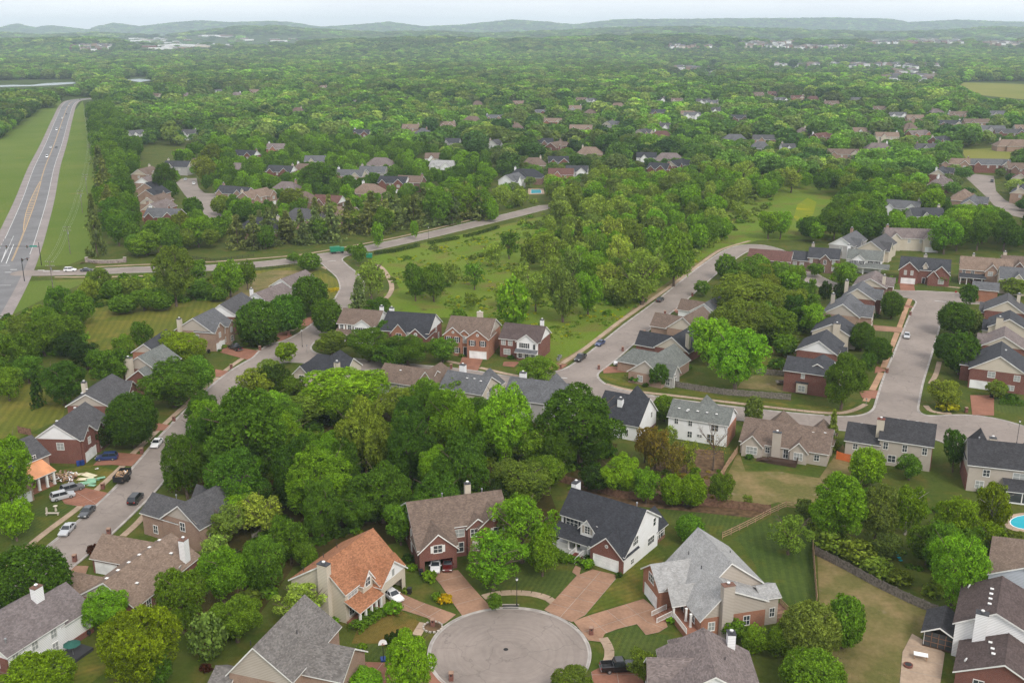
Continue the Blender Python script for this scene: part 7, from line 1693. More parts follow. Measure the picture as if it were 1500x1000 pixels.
def car(kind, colr, pix, toward, label, name=None, cat=None, group=None, z=0.065):
    L_, hw_, belt, rf_, hood, (c0, c1, c2, c3) = SHAPE[kind]; P = carpaint(colr)
    x, y = at(*pix); tx, ty = at(*toward); rz = atan2(y - ty, x - tx)         # the nose is at -x
    key = (kind, colr)
    if key not in _cc:
        b = MB(); h2 = L_ / 2
        def sec(xx, zb, zt, ww): return [(xx, -ww*.96, zb), (xx, -ww, (zb+zt)/2), (xx, -ww*.93, zt-.05), (xx, -ww*.80, zt), (xx, ww*.80, zt), (xx, ww*.93, zt-.05), (xx, ww, (zb+zt)/2), (xx, ww*.96, zb)]
        rear = belt if kind != 'sedan' else belt + .03
        st = [(-h2, .38, .62, hw_*.80), (-h2+.12, .26, hood*.86, hw_*.93), (-h2+.7, .24, hood*.95, hw_), (c0-.05, .24, belt-.02, hw_), (c0, .24, belt, hw_)]
        if kind == 'pickup':
            st += [(c3, .26, belt, hw_), (c3+.06, .26, belt, hw_)]
            loft(b, [sec(*s_) for s_ in st], P)
            bx = MB()
            for y0, y1 in ((-hw_*.97, -hw_*.86), (hw_*.86, hw_*.97)): bx.box(c3+.07, h2-.08, y0, y1, .42, belt+.02, P)
            bx.box(h2-.16, h2-.06, -hw_*.95, hw_*.95, .45, belt+.02, P); bx.box(c3+.07, h2-.17, -hw_*.855, hw_*.855, .50, .60, 'black'); bx.box(h2-.05, h2+.06, -hw_*.9, hw_*.9, .42, .58, 'metal')
            _cc[key + ('bed',)] = bx.mesh('cargo_bed')
        else:
            st += [(c3, .26, rear, hw_), (h2-.15, .30, rear*.97, hw_*.95), (h2, .40, rear*.80, hw_*.86)]
            loft(b, [sec(*s_) for s_ in st], P)
        bm_ = b.mesh('body')
        g = MB(); ww = hw_*.90; tw = hw_*.74
        def quad(a, b_, c, d, m): g.poly([a, b_, c, d], m)
        A = [(c0, -ww, belt-.02), (c0, ww, belt-.02), (c3, ww, belt-.02), (c3, -ww, belt-.02)]; B = [(c1, -tw, rf_-.05), (c1, tw, rf_-.05), (c2, tw, rf_-.05), (c2, -tw, rf_-.05)]
        for i in range(4): j = (i+1) % 4; quad(A[j], A[i], B[i], B[j], 'carglass')
        gm_ = g.mesh('window_glass')
        r = MB(); r.poly([(p[0], p[1], rf_-.048) for p in B][::-1], P); T_ = [(p[0]*1.0, p[1]*.86, rf_) for p in B]; r.poly(T_[::1], P); 
        for i in range(4): j = (i+1) % 4; r.poly([(B[j][0], B[j][1], rf_-.05), (B[i][0], B[i][1], rf_-.05), T_[i], T_[j]], P)
        for i in range(4): r.tube(A[i], B[i], .05, .045, P, 4)
        for sy in (-1, 1): 
            xm = (c1 + c2) / 2; r.tube((xm, sy*ww, belt-.02), (xm, sy*tw, rf_-.05), .045, .04, P, 4)
        wh = MB(); wh.tube((0, -.12, 0), (0, .12, 0), .34, .34, 'rubber', 12); wm = wh.mesh('tyre'); rm_ = MB(); rm_.tube((0, -.13, 0), (0, .13, 0), .21, .21, 'metal', 8)
        hl = MB(); hl.box(-.06, .03, -.2, .2, -.07, .07, 'lampglow'); tl = MB(); tl.box(-.03, .05, -.16, .16, -.10, .10, 'tail')
        mr = MB(); mr.box(-.08, .08, -.10, .10, -.06, .08, P)
        _cc[key] = (bm_, gm_, r.mesh('cabin_roof'), wm, rm_.mesh('rim'), hl.mesh('headlight'), tl.mesh('tail_light'), mr.mesh('mirror'))
    bm_, gm_, rm2, wm, rim, hl, tl, mr = _cc[key]
    o = thing(name or {'sedan': 'parked_car', 'suv': 'suv', 'van': 'van', 'pickup': 'pickup_truck'}[kind], label, cat or {'sedan': 'car', 'suv': 'car', 'van': 'van', 'pickup': 'pickup truck'}[kind], (x, y, z), rz, group)
    link('body', bm_, o); link('window_glass', gm_, o); link('cabin_roof', rm2, o)
    if kind == 'pickup': link('cargo_bed', _cc[key + ('bed',)], o)
    for sx in (-L_*.30, L_*.29):
        for sy in (-hw_+.10, hw_-.10): w_ = link('wheel', wm, o, (sx, sy, .34)); link('rim', rim, w_)
    for sy in (-hw_*.66, hw_*.66): link('headlight', hl, o, (-L_/2+.06, sy, hood*.72)); link('tail_light', tl, o, (L_/2-.03, sy, belt*.74))
    for sy in (-hw_-.08, hw_+.08): link('mirror', mr, o, (c0+.25, sy, belt+.03))
    return o
WHT, SIL, GRY, BLK, BLU, DGR = (.75, .75, .75), (.42, .43, .44), (.13, .135, .14), (.006, .006, .007), (.015, .035, .12), (.045, .05, .055)
pk = 'cars parked along the streets'
car('sedan', SIL, (99,779), (80,800), 'silver sedan parked at the left kerb, nearest of the street cars', group=pk)
car('sedan', DGR, (128,753), (112,770), 'dark grey sedan parked ahead of the silver sedan', group=pk)
car('suv', BLK, (199,734), (213,718), 'black SUV parked at the right kerb of the left street', group=pk)
car('sedan', WHT, (230,652), (222,662), 'white sedan on the left street beside the ball-shaped tree', group=pk)
car('suv', BLU, (157,673), (140,674), 'dark blue car on the red driveway of the white-gabled brick house', group='cars parked in driveways')
car('suv', SIL, (92,730), (108,726), 'silver SUV parked before the garage of the house under repair', group='cars parked in driveways')
car('suv', GRY, (106,719), (120,715), 'grey SUV parked half behind the silver SUV', group='cars parked in driveways')
car('pickup', BLK, (345,512), (332,507), 'black pickup in the driveway of the tan brick house', group='cars parked in driveways')
car('sedan', WHT, (575,876), (592,888), 'white car backed half into the open cream garage', group='cars parked in driveways', z=.12)
car('sedan', WHT, (638,832), (637,844), 'white car inside the open brick garage, left side', group='cars parked in driveways', z=.05)
car('sedan', (.10, .012, .012), (656,830), (655,842), 'dark red car inside the open brick garage, right side', group='cars parked in driveways', z=.05)
car('pickup', BLK, (907,981), (935,979), 'black pickup with loaded bed at the bottom, right of the cul-de-sac', group='cars parked in driveways', z=.12)
car('pickup', BLK, (850,527), (842,533), 'black pickup on the diagonal street, nearer of two vehicles', group=pk)
car('sedan', BLU, (879,505), (870,511), 'dark blue sedan on the diagonal street behind the black pickup', group=pk)
car('sedan', DGR, (967,441), (974,436), 'dark car at the far left kerb of the diagonal street', group=pk)
car('suv', WHT, (911,535), (893,534), 'white SUV in the red driveway under the maroon bush', group='cars parked in driveways')
car('sedan', SIL, (1328,494), (1327,504), 'silver car standing alone on the right street', group=pk)
car('sedan', SIL, (1408,490), (1418,489), 'silver car half hidden between two dark round trees on the right', group='cars parked in driveways')
car('sedan', WHT, (290,667), (300,664), 'white car glimpsed under the grove edge', group=pk)
car('sedan', BLU, (413,453), (420,450), 'bluish car glimpsed beside the dark round trees', group='cars parked in driveways')
car('sedan', WHT, (284,270), (284,276), 'white car at the mouth of the far left cul-de-sac', group=pk)
car('sedan', SIL, (272,264), (268,270), 'silver car at the far end of the far left cul-de-sac', group=pk)
car('suv', BLK, (1453,267), (1453,274), 'black car in the right-hand far cul-de-sac', group=pk)
hwg = 'vehicles driving on the highway'
for kd, cl, px, py, lab in (('van', WHT, 69, 231, 'white van, nearest vehicle on the highway'), ('sedan', WHT, 74.5, 217, 'white car on the highway beside a dark car'), ('sedan', DGR, 82.5, 217, 'dark car on the highway beside a white car'),
    ('van', WHT, 83, 191, 'white box van further up the highway'), ('sedan', SIL, 90, 189, 'silver car right of the white box van'), ('suv', WHT, 91, 174, 'white vehicle in the far highway queue'), ('sedan', DGR, 97, 168, 'dark vehicle in the far highway queue'), ('suv', SIL, 95.5, 161, 'silver vehicle in the far highway queue'), ('sedan', WHT, 101, 156, 'white vehicle near the highway crest'), ('suv', DGR, 117, 147, 'dark vehicle at the highway crest')):
    car(kd, cl, (px, py), (px - 3, py + 10), lab, {'van': 'van'}.get(kd, 'car'), 'vehicle', hwg, .07)
car('suv', WHT, (103,397.5), (120,397), 'white SUV waiting on the side road near the junction', 'suv', 'car', 'cars on the collector road')
car('sedan', DGR, (127,397.5), (145,397), 'dark car behind the white SUV on the side road', 'car', 'car', 'cars on the collector road')

def obj(name, label, cat, pix, parts, rz=0, z=0.05, group=None):
    """parts: list of (name, MB)"""
    x, y = at(*pix); o = thing(name, label, cat, (x, y, z), rz, group)
    for nm, b in parts: b.build(nm, o)
    return o
# debris trailer
x, y = at(180, 704); tx, ty = at(192, 690); rz = atan2(ty-y, tx-x)
b = MB(); b.box(-2.3, 2.3, -1.1, 1.1, .75, .88, 'black'); s_ = MB()
for y0, y1 in ((-1.15, -1.05), (1.05, 1.15)): s_.box(-2.35, 2.35, y0, y1, .7, 1.9, 'black')
for x0, x1 in ((-2.4, -2.3), (2.3, 2.4)): s_.box(x0, x1, -1.1, 1.1, .7, 1.9, 'black')
w_ = [];
for sx in (-.55, .45):
    for sy in (-1.25, 1.25): q = MB(); q.tube((sx, sy-.12, .4), (sx, sy+.12, .4), .4, .4, 'rubber', 12); w_.append(('wheel', q))
t_ = MB(); t_.tube((2.3, 0, .7), (3.6, 0, .5), .06, .05, 'black', 5)
o = obj('dump_trailer', 'black high-sided trailer full of torn-off wood standing on the left street', 'trailer', (180,704), [('bed_floor', b), ('side_wall', s_), ('drawbar', t_)] + w_, rz, .06)
def debris(n, rx, ry, z0, z1, ms, seed, L_=(.4, 1.3)):
    rs = random.Random(seed); d = MB()
    for i in range(n):
        a = rs.uniform(0, pi); l = rs.uniform(*L_); w2 = rs.uniform(.08, .35); cx_, cy_ = rs.uniform(-rx, rx), rs.uniform(-ry, ry); z = z0 + (z1-z0) * rs.random() * (1 - (cx_/rx)**2*.6); dz = rs.uniform(-.25, .25)*l
        u = (cos(a)*l/2, sin(a)*l/2); v = (-sin(a)*w2/2, cos(a)*w2/2)
        q = [(cx_-u[0]-v[0], cy_-u[1]-v[1], z-dz), (cx_+u[0]-v[0], cy_+u[1]-v[1], z+dz), (cx_+u[0]+v[0], cy_+u[1]+v[1], z+dz), (cx_-u[0]+v[0], cy_-u[1]+v[1], z-dz)]
        m_ = rs.choice(ms); d.poly([(p[0], p[1], p[2]+.03) for p in q], m_); d.poly(q[::-1], m_)
        for k in range(4): p, r_ = q[k], q[(k+1) % 4]; d.poly([p, r_, (r_[0], r_[1], r_[2]+.03), (p[0], p[1], p[2]+.03)], m_)
    return d
M['ply'] = plain('bare_plywood', (.48, .30, .16), .8); M['ply_pale'] = plain('pale_sheathing', (.62, .56, .38), .8); M['green_sheet'] = plain('green_sheathing', (.22, .42, .27), .8)
o = debris(90, 2.0, .95, .9, 1.9, ['ply', 'wood_tan', 'wood_dark', 'ply', 'white'], 3).build('debris_load', None, (x, y, .06), rz); o['kind'] = 'stuff'; tag(o, 'broken boards and plywood heaped in the black trailer', 'debris')
x2, y2 = at(91, 702); o = debris(260, 2.8, 2.0, .1, 1.3, ['ply', 'brick_red', 'wood_tan', 'brick_tan', 'white'], 4, (.3, .9)).build('rubble_heap', None, (x2, y2, 0)); o['kind'] = 'stuff'; tag(o, 'heap of broken bricks and boards beside the porch of the house under repair', 'rubble')
for i, (px, py, m_, l, w2, a, lab) in enumerate([(113,695,'ply_pale',2.6,1.0,.3,'pale sheathing board lying leftmost on the littered lawn'),(130,696,'ply_pale',3.6,1.6,-.5,'large pale board in the middle of the littered lawn'),(125,702,'ply_pale',3.2,1.3,.1,'pale board overlapping the green ones on the lawn'),(136,703,'green_sheet',2.9,1.2,.2,'pale green board lying rightmost on the lawn'),(128,708,'green_sheet',3.4,1.5,.35,'largest green board on the littered lawn'),(134,712,'green_sheet',1.8,.9,-.2,'small green board nearest the sidewalk'),(142,688,'white',.7,.5,.6,'small white scrap on the lawn near the blue car'),(147,702,'green_sheet',2.0,.8,.5,'green board nearest the kerb side')]):
    xx, yy = at(px, py); q = MB(); q.box(-l/2, l/2, -w2/2, w2/2, 0, .03, m_); q.box(-l/2+.1, -l/2+.3, -w2/2+.05, w2/2-.05, .03, .07, 'wood_tan')
    tag(q.build('loose_board', None, (xx, yy, .05 + .045*i), a), lab, 'board', 'loose boards on the lawn')
# ---------------------------------------------------------------- fences: every panel and post an object
def fence(kind, pix, m, label, h_=1.8, name='wooden_fence'):
    P = [at(*p) for p in pix]; o = thing(name, label, 'fence', (P[0][0], P[0][1], 0)); D = [0]
    for a, b in zip(P[:-1], P[1:]): D.append(D[-1] + hypot(b[0]-a[0], b[1]-a[1]))
    n = max(1, round(D[-1] / 2.44)); st = D[-1] / n; X = [p[0] for p in P]; Y = [p[1] for p in P]
    w2 = st - .12; variants = []
    for v in range(3):
        b = MB(); rs = random.Random(v + 5)
        if kind == 'plank':
            k = int(w2 / .15)
            for i in range(k):
                x0 = .06 + w2*i/k; hh = h_ * (1 - .05 * sin(pi*i/k)) + rs.uniform(-.03, .03); b.box(x0+.008, x0+w2/k-.008, -.012 + rs.uniform(-.006, .006), .012, .06, hh, m)
            for z in (.4, h_*.82): b.box(.05, st-.06, .014, .055, z, z+.09, m)
        elif kind == 'rail':
            for z in (.35, .8, 1.25): b.box(.03, st-.03, -.03, .03, z, z+.14, m)
        else:
            k = int(w2 / .14)
            for i in range(k): b.box(.06+w2*i/k, .085+w2*i/k, -.012, .012, .1, h_, m)
            for z in (.2, h_-.15): b.box(.05, st-.06, -.02, .02, z, z+.04, m)
        variants.append(b.mesh('panel'))
    pb = MB(); pb.box(-.05, .05, -.05, .05, -.1, h_+.08 if kind != 'rail' else 1.5, m); pm = pb.mesh('post')
    for i in range(n + 1):
        xx, yy = float(np.interp(i*st, D, X)), float(np.interp(i*st, D, Y)); link('post', pm, o, (xx-P[0][0], yy-P[0][1], 0))
        if i < n:
            x1, y1 = float(np.interp((i+1)*st, D, X)), float(np.interp((i+1)*st, D, Y)); link('panel', variants[i % 3], o, (xx-P[0][0], yy-P[0][1], R.uniform(-.02, .02)), atan2(y1-yy, x1-xx))
fence('plank', [(813,704),(840,711),(872,719),(905,729),(985,737),(1060,743),(1128,751)], 'wood_brown', 'weathered brown plank fence behind the white house with charcoal-blue roof')
fence('rail', [(1058,789),(1078,780),(1100,769),(1128,754),(1152,743),(1172,747),(1192,762)], 'wood_tan', 'brown rail fence curving up from the pale grey roof', 1.4, 'rail_fence')
fence('plank', [(1190,804),(1193,845),(1196,884)], 'wood_tan', 'tan plank fence seen edge-on between striped and dry lawns')
fence('plank', [(1193,812),(1215,823),(1244,838),(1286,861),(1340,887),(1372,900)], 'wood_grey', 'long grey plank fence along the dry right lawn')
fence('plank', [(969,563),(1010,571),(1058,578),(1158,586)], 'wood_grey', 'grey plank fence above the crossing street')
fence('plank', [(1108,548),(1159,552)], 'wood_grey', 'short grey fence dividing the two fenced back lawns')
fence('plank', [(1118,515),(1166,518)], 'wood_tan', 'tan fence at the top of the fenced back lawn')
fence('plank', [(1080,664),(1067,682),(1055,702)], 'wood_tan', 'tan side fence between the white-sided house and the golden lawn')
fence('plank', [(1225,672),(1245,677)], 'orange_sheet', 'bright orange boarded fence beside the beige black-roofed house', 1.9)
fence('picket', [(282,379),(315,383),(358,377.5),(372,376)], 'black', 'black picket fence above the collector road', 1.2, 'picket_fence')
fence('picket', [(284,405),(330,401),(373,396),(410,393),(439,388)], 'black', 'black picket fence below the collector road', 1.2, 'picket_fence')
fence('plank', [(27,634),(46,638)], 'wood_brown', 'short dark red-brown fence at the striped left lawn')
fence('plank', [(370,795),(395,778)], 'wood_grey', 'short grey fence under the trees left of the orange roof')
fence('plank', [(690,781),(720,786)], 'wood_grey', 'grey fence piece between orange and brown roofs') if False else None

# ---------------------------------------------------------------- posts, lamps, signals
def lamp(pix, h_, label):
    b = MB(); b.tube((0, 0, 0), (0, 0, .5), .13, .09, 'black', 8); b.tube((0, 0, .5), (0, 0, h_), .06, .05, 'black', 6); c = MB(); c.tube((0, 0, h_), (0, 0, h_+.1), .10, .2, 'black', 8); c.tube((0, 0, h_+.5), (0, 0, h_+.68), .24, .04, 'black', 8)
    d = MB(); d.tube((0, 0, h_+.1), (0, 0, h_+.5), .17, .22, 'lampglow', 8)
    obj('street_lamp', label, 'street lamp', pix, [('pole', b), ('lamp_cap', c), ('lens', d)], 0, .05, 'black post street lamps')
lamp((757,887), 4.6, 'black street lamp at the top of the cul-de-sac'); lamp((443,508), 4.8, 'black street lamp at the left street corner')
lamp((1489,650), 5.2, 'street lamp at the right edge by the weathered black roof'); lamp((1040,442), 4.6, 'street lamp behind the trees of the diagonal street') if False else None
lamp((628,350), 5.0, 'lamp post standing beside the collector road hedge'); lamp((248,671), 4.0, 'lamp post where the grove meets the left street') 
def mailbox(pix, label, i):
    b = MB(); b.box(-.32, .32, -.32, .32, 0, 1.25, 'brick_red'); c = MB(); c.box(-.37, .37, -.37, .37, 1.25, 1.35, 'brick_tan'); d = MB(); d.box(-.12, .12, -.35, -.30, .85, 1.1, 'black')
    obj('mailbox', label, 'mailbox', pix, [('pillar', b), ('coping', c), ('mail_door', d)], 0, .05, 'brick mailbox pillars')
for i, (p, l) in enumerate([((110,822), 'beside the ranch house driveway'), ((160,783), 'by the kerb above the brown ranch roof'), ((151,716), 'beside the two silver SUVs'), ((208,664), 'below the ball-shaped tree'), ((255,617), 'past the ball-shaped tree'), ((339,540), 'beyond the spreading tree'), ((381,513), 'opposite the small lime tree'), ((423,492), 'between the dark round trees'), ((866,929), 'right of the cul-de-sac'), ((634,917), 'left of the cul-de-sac in a planted bed'),
    ((661,996), 'at the bottom edge of the cul-de-sac'), ((821,540), 'at the diagonal street mouth'), ((877,541), 'opposite the black pickup'), ((912,514), 'below the sprawling green-grey roof'), ((944,490), 'halfway up the diagonal street'), ((1014,434), 'at the low white-gabled house'), ((1299,546), 'at the second driveway of the right street'), ((1333,462), 'near the top of the right street'), ((661,540), 'beside the twin-gabled brick house drive'), ((1415,604), 'left of the right brick driveway'), ((974,461), 'by the topmost diagonal driveway')]):
    mailbox(p, 'brick mailbox pillar ' + l, i)
def sign(pix, h_, m, label, w2=.35):
    b = MB(); b.tube((0, 0, 0), (0, 0, h_), .05, .05, 'metal', 5); c = MB(); c.box(-w2, w2, -.03, .01, h_-.1, h_+w2*1.4, m); obj('street_sign', label, 'sign', pix, [('post', b), ('sign_panel', c)])
sign((1399,438), 2.4, 'red_paint', 'red sign post at the top of the right street'); sign((450,517), 2.2, 'metal', 'small sign post at the left street corner', .2); sign((1268,596), 2.0, 'metal', 'sign post at the right junction corner', .22)
# utility poles and wires
PO = []
for p, h_, l in (((78,425), 11, 'nearest tall utility pole standing below the side road'), ((103,372), 12, 'utility pole with double crossarms on the verge above the side road'), ((121,312), 12, 'utility pole beside the pine trees'), ((128,285), 12, 'slimmer utility pole just past the pine trees'), ((134,236), 12, 'utility pole further along the tree belt'), ((130,200), 12, 'distant utility pole by the highway verge'), ((126,176), 12, 'farthest utility pole before the highway crest')):
    b = MB(); b.tube((0, 0, 0), (0, 0, h_), .17, .10, 'wood_grey', 6); c = MB()
    for z in (h_-.5, h_-2.0): c.box(-1.6, 1.6, -.07, .07, z, z+.15, 'wood_grey')
    for z in (h_-.35, h_-1.85):
        for xx in (-1.5, -.8, .8, 1.5): c.tube((xx, 0, z), (xx, 0, z+.25), .05, .04, 'lampglow', 5)
    d = MB(); d.tube((.3, -.1, h_-3.4), (.3, -.1, h_-2.5), .25, .25, 'metal', 8)
    obj('utility_pole', l, 'utility pole', p, [('pole', b), ('crossarm', c), ('transformer', d)], 0, 0, 'utility poles along the highway'); PO.append(at(*p) + (h_,))
wb = MB()
for a, b_ in zip(PO[:-1], PO[1:]):
    for xo in (-1.5, -.8, .8, 1.5):
        prev = None
        for k in range(9):
            f = k / 8; p = (a[0]+(b_[0]-a[0])*f+xo, a[1]+(b_[1]-a[1])*f, a[2]*(1-f)+b_[2]*f - .1 - 1.6*4*f*(1-f))
            if prev: wb.tube(prev, p, .02, .02, 'metal', 3, False)
            prev = p
tag(wb.build('power_lines'), 'thin power lines strung between the utility poles', 'power line')
# junction signal masts
def mast(pix, h_, arm, az, heads, signs, label):
    x, y = at(*pix); o = thing('traffic_signal', label, 'traffic signal', (x, y, .05), 0, 'traffic signal masts'); b = MB(); b.tube((0, 0, 0), (0, 0, h_), .16, .12, 'black', 8); b.build('pole', o)
    dx, dy = cos(az), sin(az); z = h_ * .82 if arm > 10 else h_ * .9
    if arm: c = MB(); c.tube((0, 0, z), (dx*arm, dy*arm, z+.3), .11, .07, 'black', 6); c.build('mast_arm', o)
    for k in heads:
        c = MB(); c.box(-.18, .18, -.14, .14, -.55, .55, 'black')
        for q, m_ in ((.34, 'red_paint'), (0, 'yellow'), (-.34, 'green_plastic')): c.tube((0, -.16, q), (0, -.13, q), .11, .11, m_, 8)
        c.build('signal_head', o, (dx*k, dy*k, z))
    for k, w2 in signs: c = MB(); c.box(-w2/2, w2/2, -.04, .04, -.3, .3, 'teal'); c.build('street_name_sign', o, (dx*k, dy*k-.15, z+.2))
mast((61,389), 9.5, 20, pi + .03, (4.8, 13.0), ((2.2, 3.0), (17.0, 3.2)), 'dark signal mast whose long arm spans the junction with green signs')
mast((36,412), 9.0, 3.5, radians(60), (.3, 2.4), (), 'dark signal mast below the junction with small arm')
# entrance wall
x, y = at(152, 386); o = thing('entrance_wall', 'curved stone entrance wall with pillars above the side road', 'wall', (x, y, 0)); M['stone'] = plain('stone', (.26, .21, .19), .9, .2, 0, .35, 1.2)
pr = None
for i in range(9):
    a = -1 + i / 4; xx, yy = a*7.5, 2.2*a*a
    if pr:
        b = MB(); b.box(0, hypot(xx-pr[0], yy-pr[1])-.04, -.22, .22, 0, 1.3, 'stone'); b.box(-.02, hypot(xx-pr[0], yy-pr[1])-.02, -.27, .27, 1.3, 1.42, 'concrete'); b.build('wall_section', o, (pr[0], pr[1], 0), atan2(yy-pr[1], xx-pr[0]))
    pr = (xx, yy)
for a in (-1, 1): b = MB(); b.box(-.5, .5, -.5, .5, 0, 2.0, 'stone'); b.box(-.58, .58, -.58, .58, 2.0, 2.15, 'concrete'); b.build('pillar', o, (a*7.9, 2.4, 0))
tag(debris(40, 4, 1.5, .1, .9, ['mulch', 'wood_dark'], 9).build('brush_heap', None, at(132, 386) + (0,)), 'dark brush heap left of the stone entrance wall', 'brush')['kind'] = 'stuff'
# hedges along the collector
def hedge(pix, w2, h_, label, tone='dark'):
    P = [at(*p) for p in pix]; rs = np.random.RandomState(int(abs(P[0][0])) + len(pix)); L_ = sum(hypot(b[0]-a[0], b[1]-a[1]) for a, b in zip(P[:-1], P[1:])); n = int(L_ * (w2 + 2*h_) * 26)
    D = [0]
    for a, b in zip(P[:-1], P[1:]): D.append(D[-1] + hypot(b[0]-a[0], b[1]-a[1]))
    s = rs.uniform(0, D[-1], n); X = np.interp(s, D, [p[0] for p in P]); Y = np.interp(s, D, [p[1] for p in P]); s2 = np.clip(s + .1, 0, D[-1]); X2 = np.interp(s2, D, [p[0] for p in P]) - X; Y2 = np.interp(s2, D, [p[1] for p in P]) - Y; l = np.hypot(X2, Y2) + 1e-6; nx_, ny_ = -Y2/l, X2/l
    u = rs.uniform(-1, 1, n); f = rs.uniform(size=n); side = f > w2/(w2+2*h_); bump = 1 + .08*np.sin(s*1.7)
    off = np.where(side, np.sign(u)*w2/2, u*w2/2) * bump; zz = np.where(side, rs.uniform(.05, h_, n), h_) * bump + rs.normal(0, .04, n)
    pts = np.stack([X + nx_*off, Y + ny_*off, zz], 1); nr = np.stack([nx_*np.where(side, np.sign(u), 0), ny_*np.where(side, np.sign(u), 0), np.where(side, .3, 1)], 1) + rs.normal(size=(n, 3))*.5
    c0 = pts[0].copy(); c0[2] = 0; me = leaf_mesh('hedge', pts - c0, nr, .17, rs); me.materials.append(M['leaf']); o = link('hedge', me, None, tuple(c0)); o.color = TONES[tone] + (1,)
    q = MB(); 
    tag(o, label, 'hedge'); return o
hedge([(549,373),(580,369),(614,361)], 1.6, 1.3, 'long clipped dark hedge below the collector road, left piece'); hedge([(628,358),(650,354),(672,350)], 1.6, 1.3, 'clipped hedge below the collector road, middle piece'); hedge([(680,348),(705,342),(730,334)], 1.6, 1.2, 'clipped hedge below the collector road, right piece')
hedge([(518,928),(530,918),(545,908),(557,899)], 1.9, 1.3, 'clipped green hedge in front of the white porch columns', 'mid')
hedge([(482,428),(495,425)], 1.8, 1.0, 'yellow-blooming hedge at the street mouth lawn', 'yellow')
hedge([(1463,591),(1500,594)], 1.4, 1.1, 'dark hedge right of the brick driveway at the right edge', 'deep')
hedge([(812,812),(826,820),(838,826)], 1.8, 1.0, 'low green hedge before the white house porch', 'mid')
# green truck, utility boxes, bins, grills, hoop and the rest
b = MB(); b.box(-3, 1.2, -1.2, 1.2, .9, 2.9, 'green_plastic'); c = MB(); c.box(1.3, 3, -1.1, 1.1, .7, 2.5, 'green_plastic'); c.box(2.6, 3.03, -.95, .95, 1.5, 2.3, 'carglass'); ws_ = []
for sx in (-2.1, -1.1, 2.1):
    for sy in (-1.1, 1.1): q = MB(); q.tube((sx, sy-.15, .5), (sx, sy+.15, .5), .5, .5, 'rubber', 10); ws_.append(('wheel', q))
obj('garbage_truck', 'bright green truck on the collector road by the street mouth', 'truck', (494,371), [('body', b), ('cab', c)] + ws_, radians(20), .07)
b = MB(); b.box(-1.2, 1.2, -.8, .8, 0, 1.5, 'green_plastic'); b.box(-1.25, 1.25, -.85, .85, 1.5, 1.6, 'teal'); obj('utility_cabinet', 'green utility cabinet beside the collector road hedge', 'utility box', (541,377), [('cabinet', b)])
def bin_(pix, m_, label):
    b = MB(); b.box(-.3, .3, -.35, .35, .05, .98, m_); c = MB(); c.box(-.34, .34, -.4, .38, .98, 1.06, m_); d = MB(); d.tube((-.3, .38, .12), (.3, .38, .12), .12, .12, 'rubber', 8)
    obj('wheelie_bin', label, 'bin', pix, [('bin', b), ('lid', c), ('wheel', d)], R.uniform(-.5, .5), .05)
bin_((600,869), 'black', 'dark bin at the corner of the open cream garage'); bin_((617,842), 'black', 'dark bin left of the open brick garage'); bin_((306,517), 'black', 'dark bin beside the tan brick house'); bin_((1452,582), 'black', 'dark bin beside the right white garage door')
bin_((115,682), 'blue_plastic', 'blue bin left of two at the red brick wall'); bin_((121,681), 'blue_plastic', 'blue bin right of two at the red brick wall')
b = MB(); b.tube((0, 0, .2), (0, .3, 2.9), .06, .05, 'black', 6); c = MB(); n = 12
c.poly([(.65*cos(pi*i/(n-1))*1.0, .28, 2.75 + .75*sin(pi*i/(n-1))) for i in range(n)], 'white'); c.poly([(.65*cos(pi*i/(n-1)), .34, 2.75 + .75*sin(pi*i/(n-1))) for i in range(n)][::-1], 'white')
c.box(-.66, .66, .285, .335, 2.6, 2.76, 'white'); d = MB()
for i in range(10): a0, a1 = 2*pi*i/10, 2*pi*(i+1)/10; d.tube((.23*cos(a0), -.02+.23*sin(a0), 2.85), (.23*cos(a1), -.02+.23*sin(a1), 2.85), .015, .015, 'orange_sheet', 4)
e = MB(); e.box(-.4, .4, -.2, .9, 0, .25, 'blue_plastic')
obj('basketball_hoop', 'portable basketball hoop with white fan backboard by the reddish driveway', 'basketball hoop', (562,968), [('pole', b), ('backboard', c), ('rim', d), ('base', e)], radians(15), .05)
b = MB(); b.box(-1.0, 1.0, -.5, .5, .72, .80, 'white'); c = [('table_top', b)]
for sx in (-.85, .85):
    for sy in (-.38, .38): q = MB(); q.box(sx-.05, sx+.05, sy-.05, sy+.05, 0, .72, 'wood_tan'); c.append(('leg', q))
obj('patio_table', 'white-topped table on the pale concrete patio', 'table', (1348,965), c, radians(-20), .1)
b = MB(); b.tube((0, 0, 0), (0, 0, .35), .65, .7, 'brick_red', 12); b.tube((0, 0, .352), (0, 0, .36), .5, .5, 'black', 12); obj('fire_pit', 'round brick fire pit on the pale concrete patio', 'fire pit', (1330,976), [('ring', b)], 0, .1)
b = MB(); b.tube((0, 0, .6), (0, 0, 1.0), .35, .25, 'black', 8); b.tube((0, 0, 0), (0, 0, .6), .05, .05, 'black', 5); obj('barbecue', 'black round barbecue beside the white siding at bottom left', 'barbecue', (131,932), [('grill', b)])
M['umbrella'] = plain('umbrella_green', (.02, .09, .07), .8)
b = MB(); b.tube((0, 0, 2.2), (0, 0, 2.7), 1.3, .1, 'umbrella', 8); c = MB(); c.tube((0, 0, 0), (0, 0, 2.6), .04, .04, 'metal', 5); obj('patio_umbrella', 'green patio umbrella beside the white-sided house', 'umbrella', (108,962), [('canopy', b), ('pole', c)])
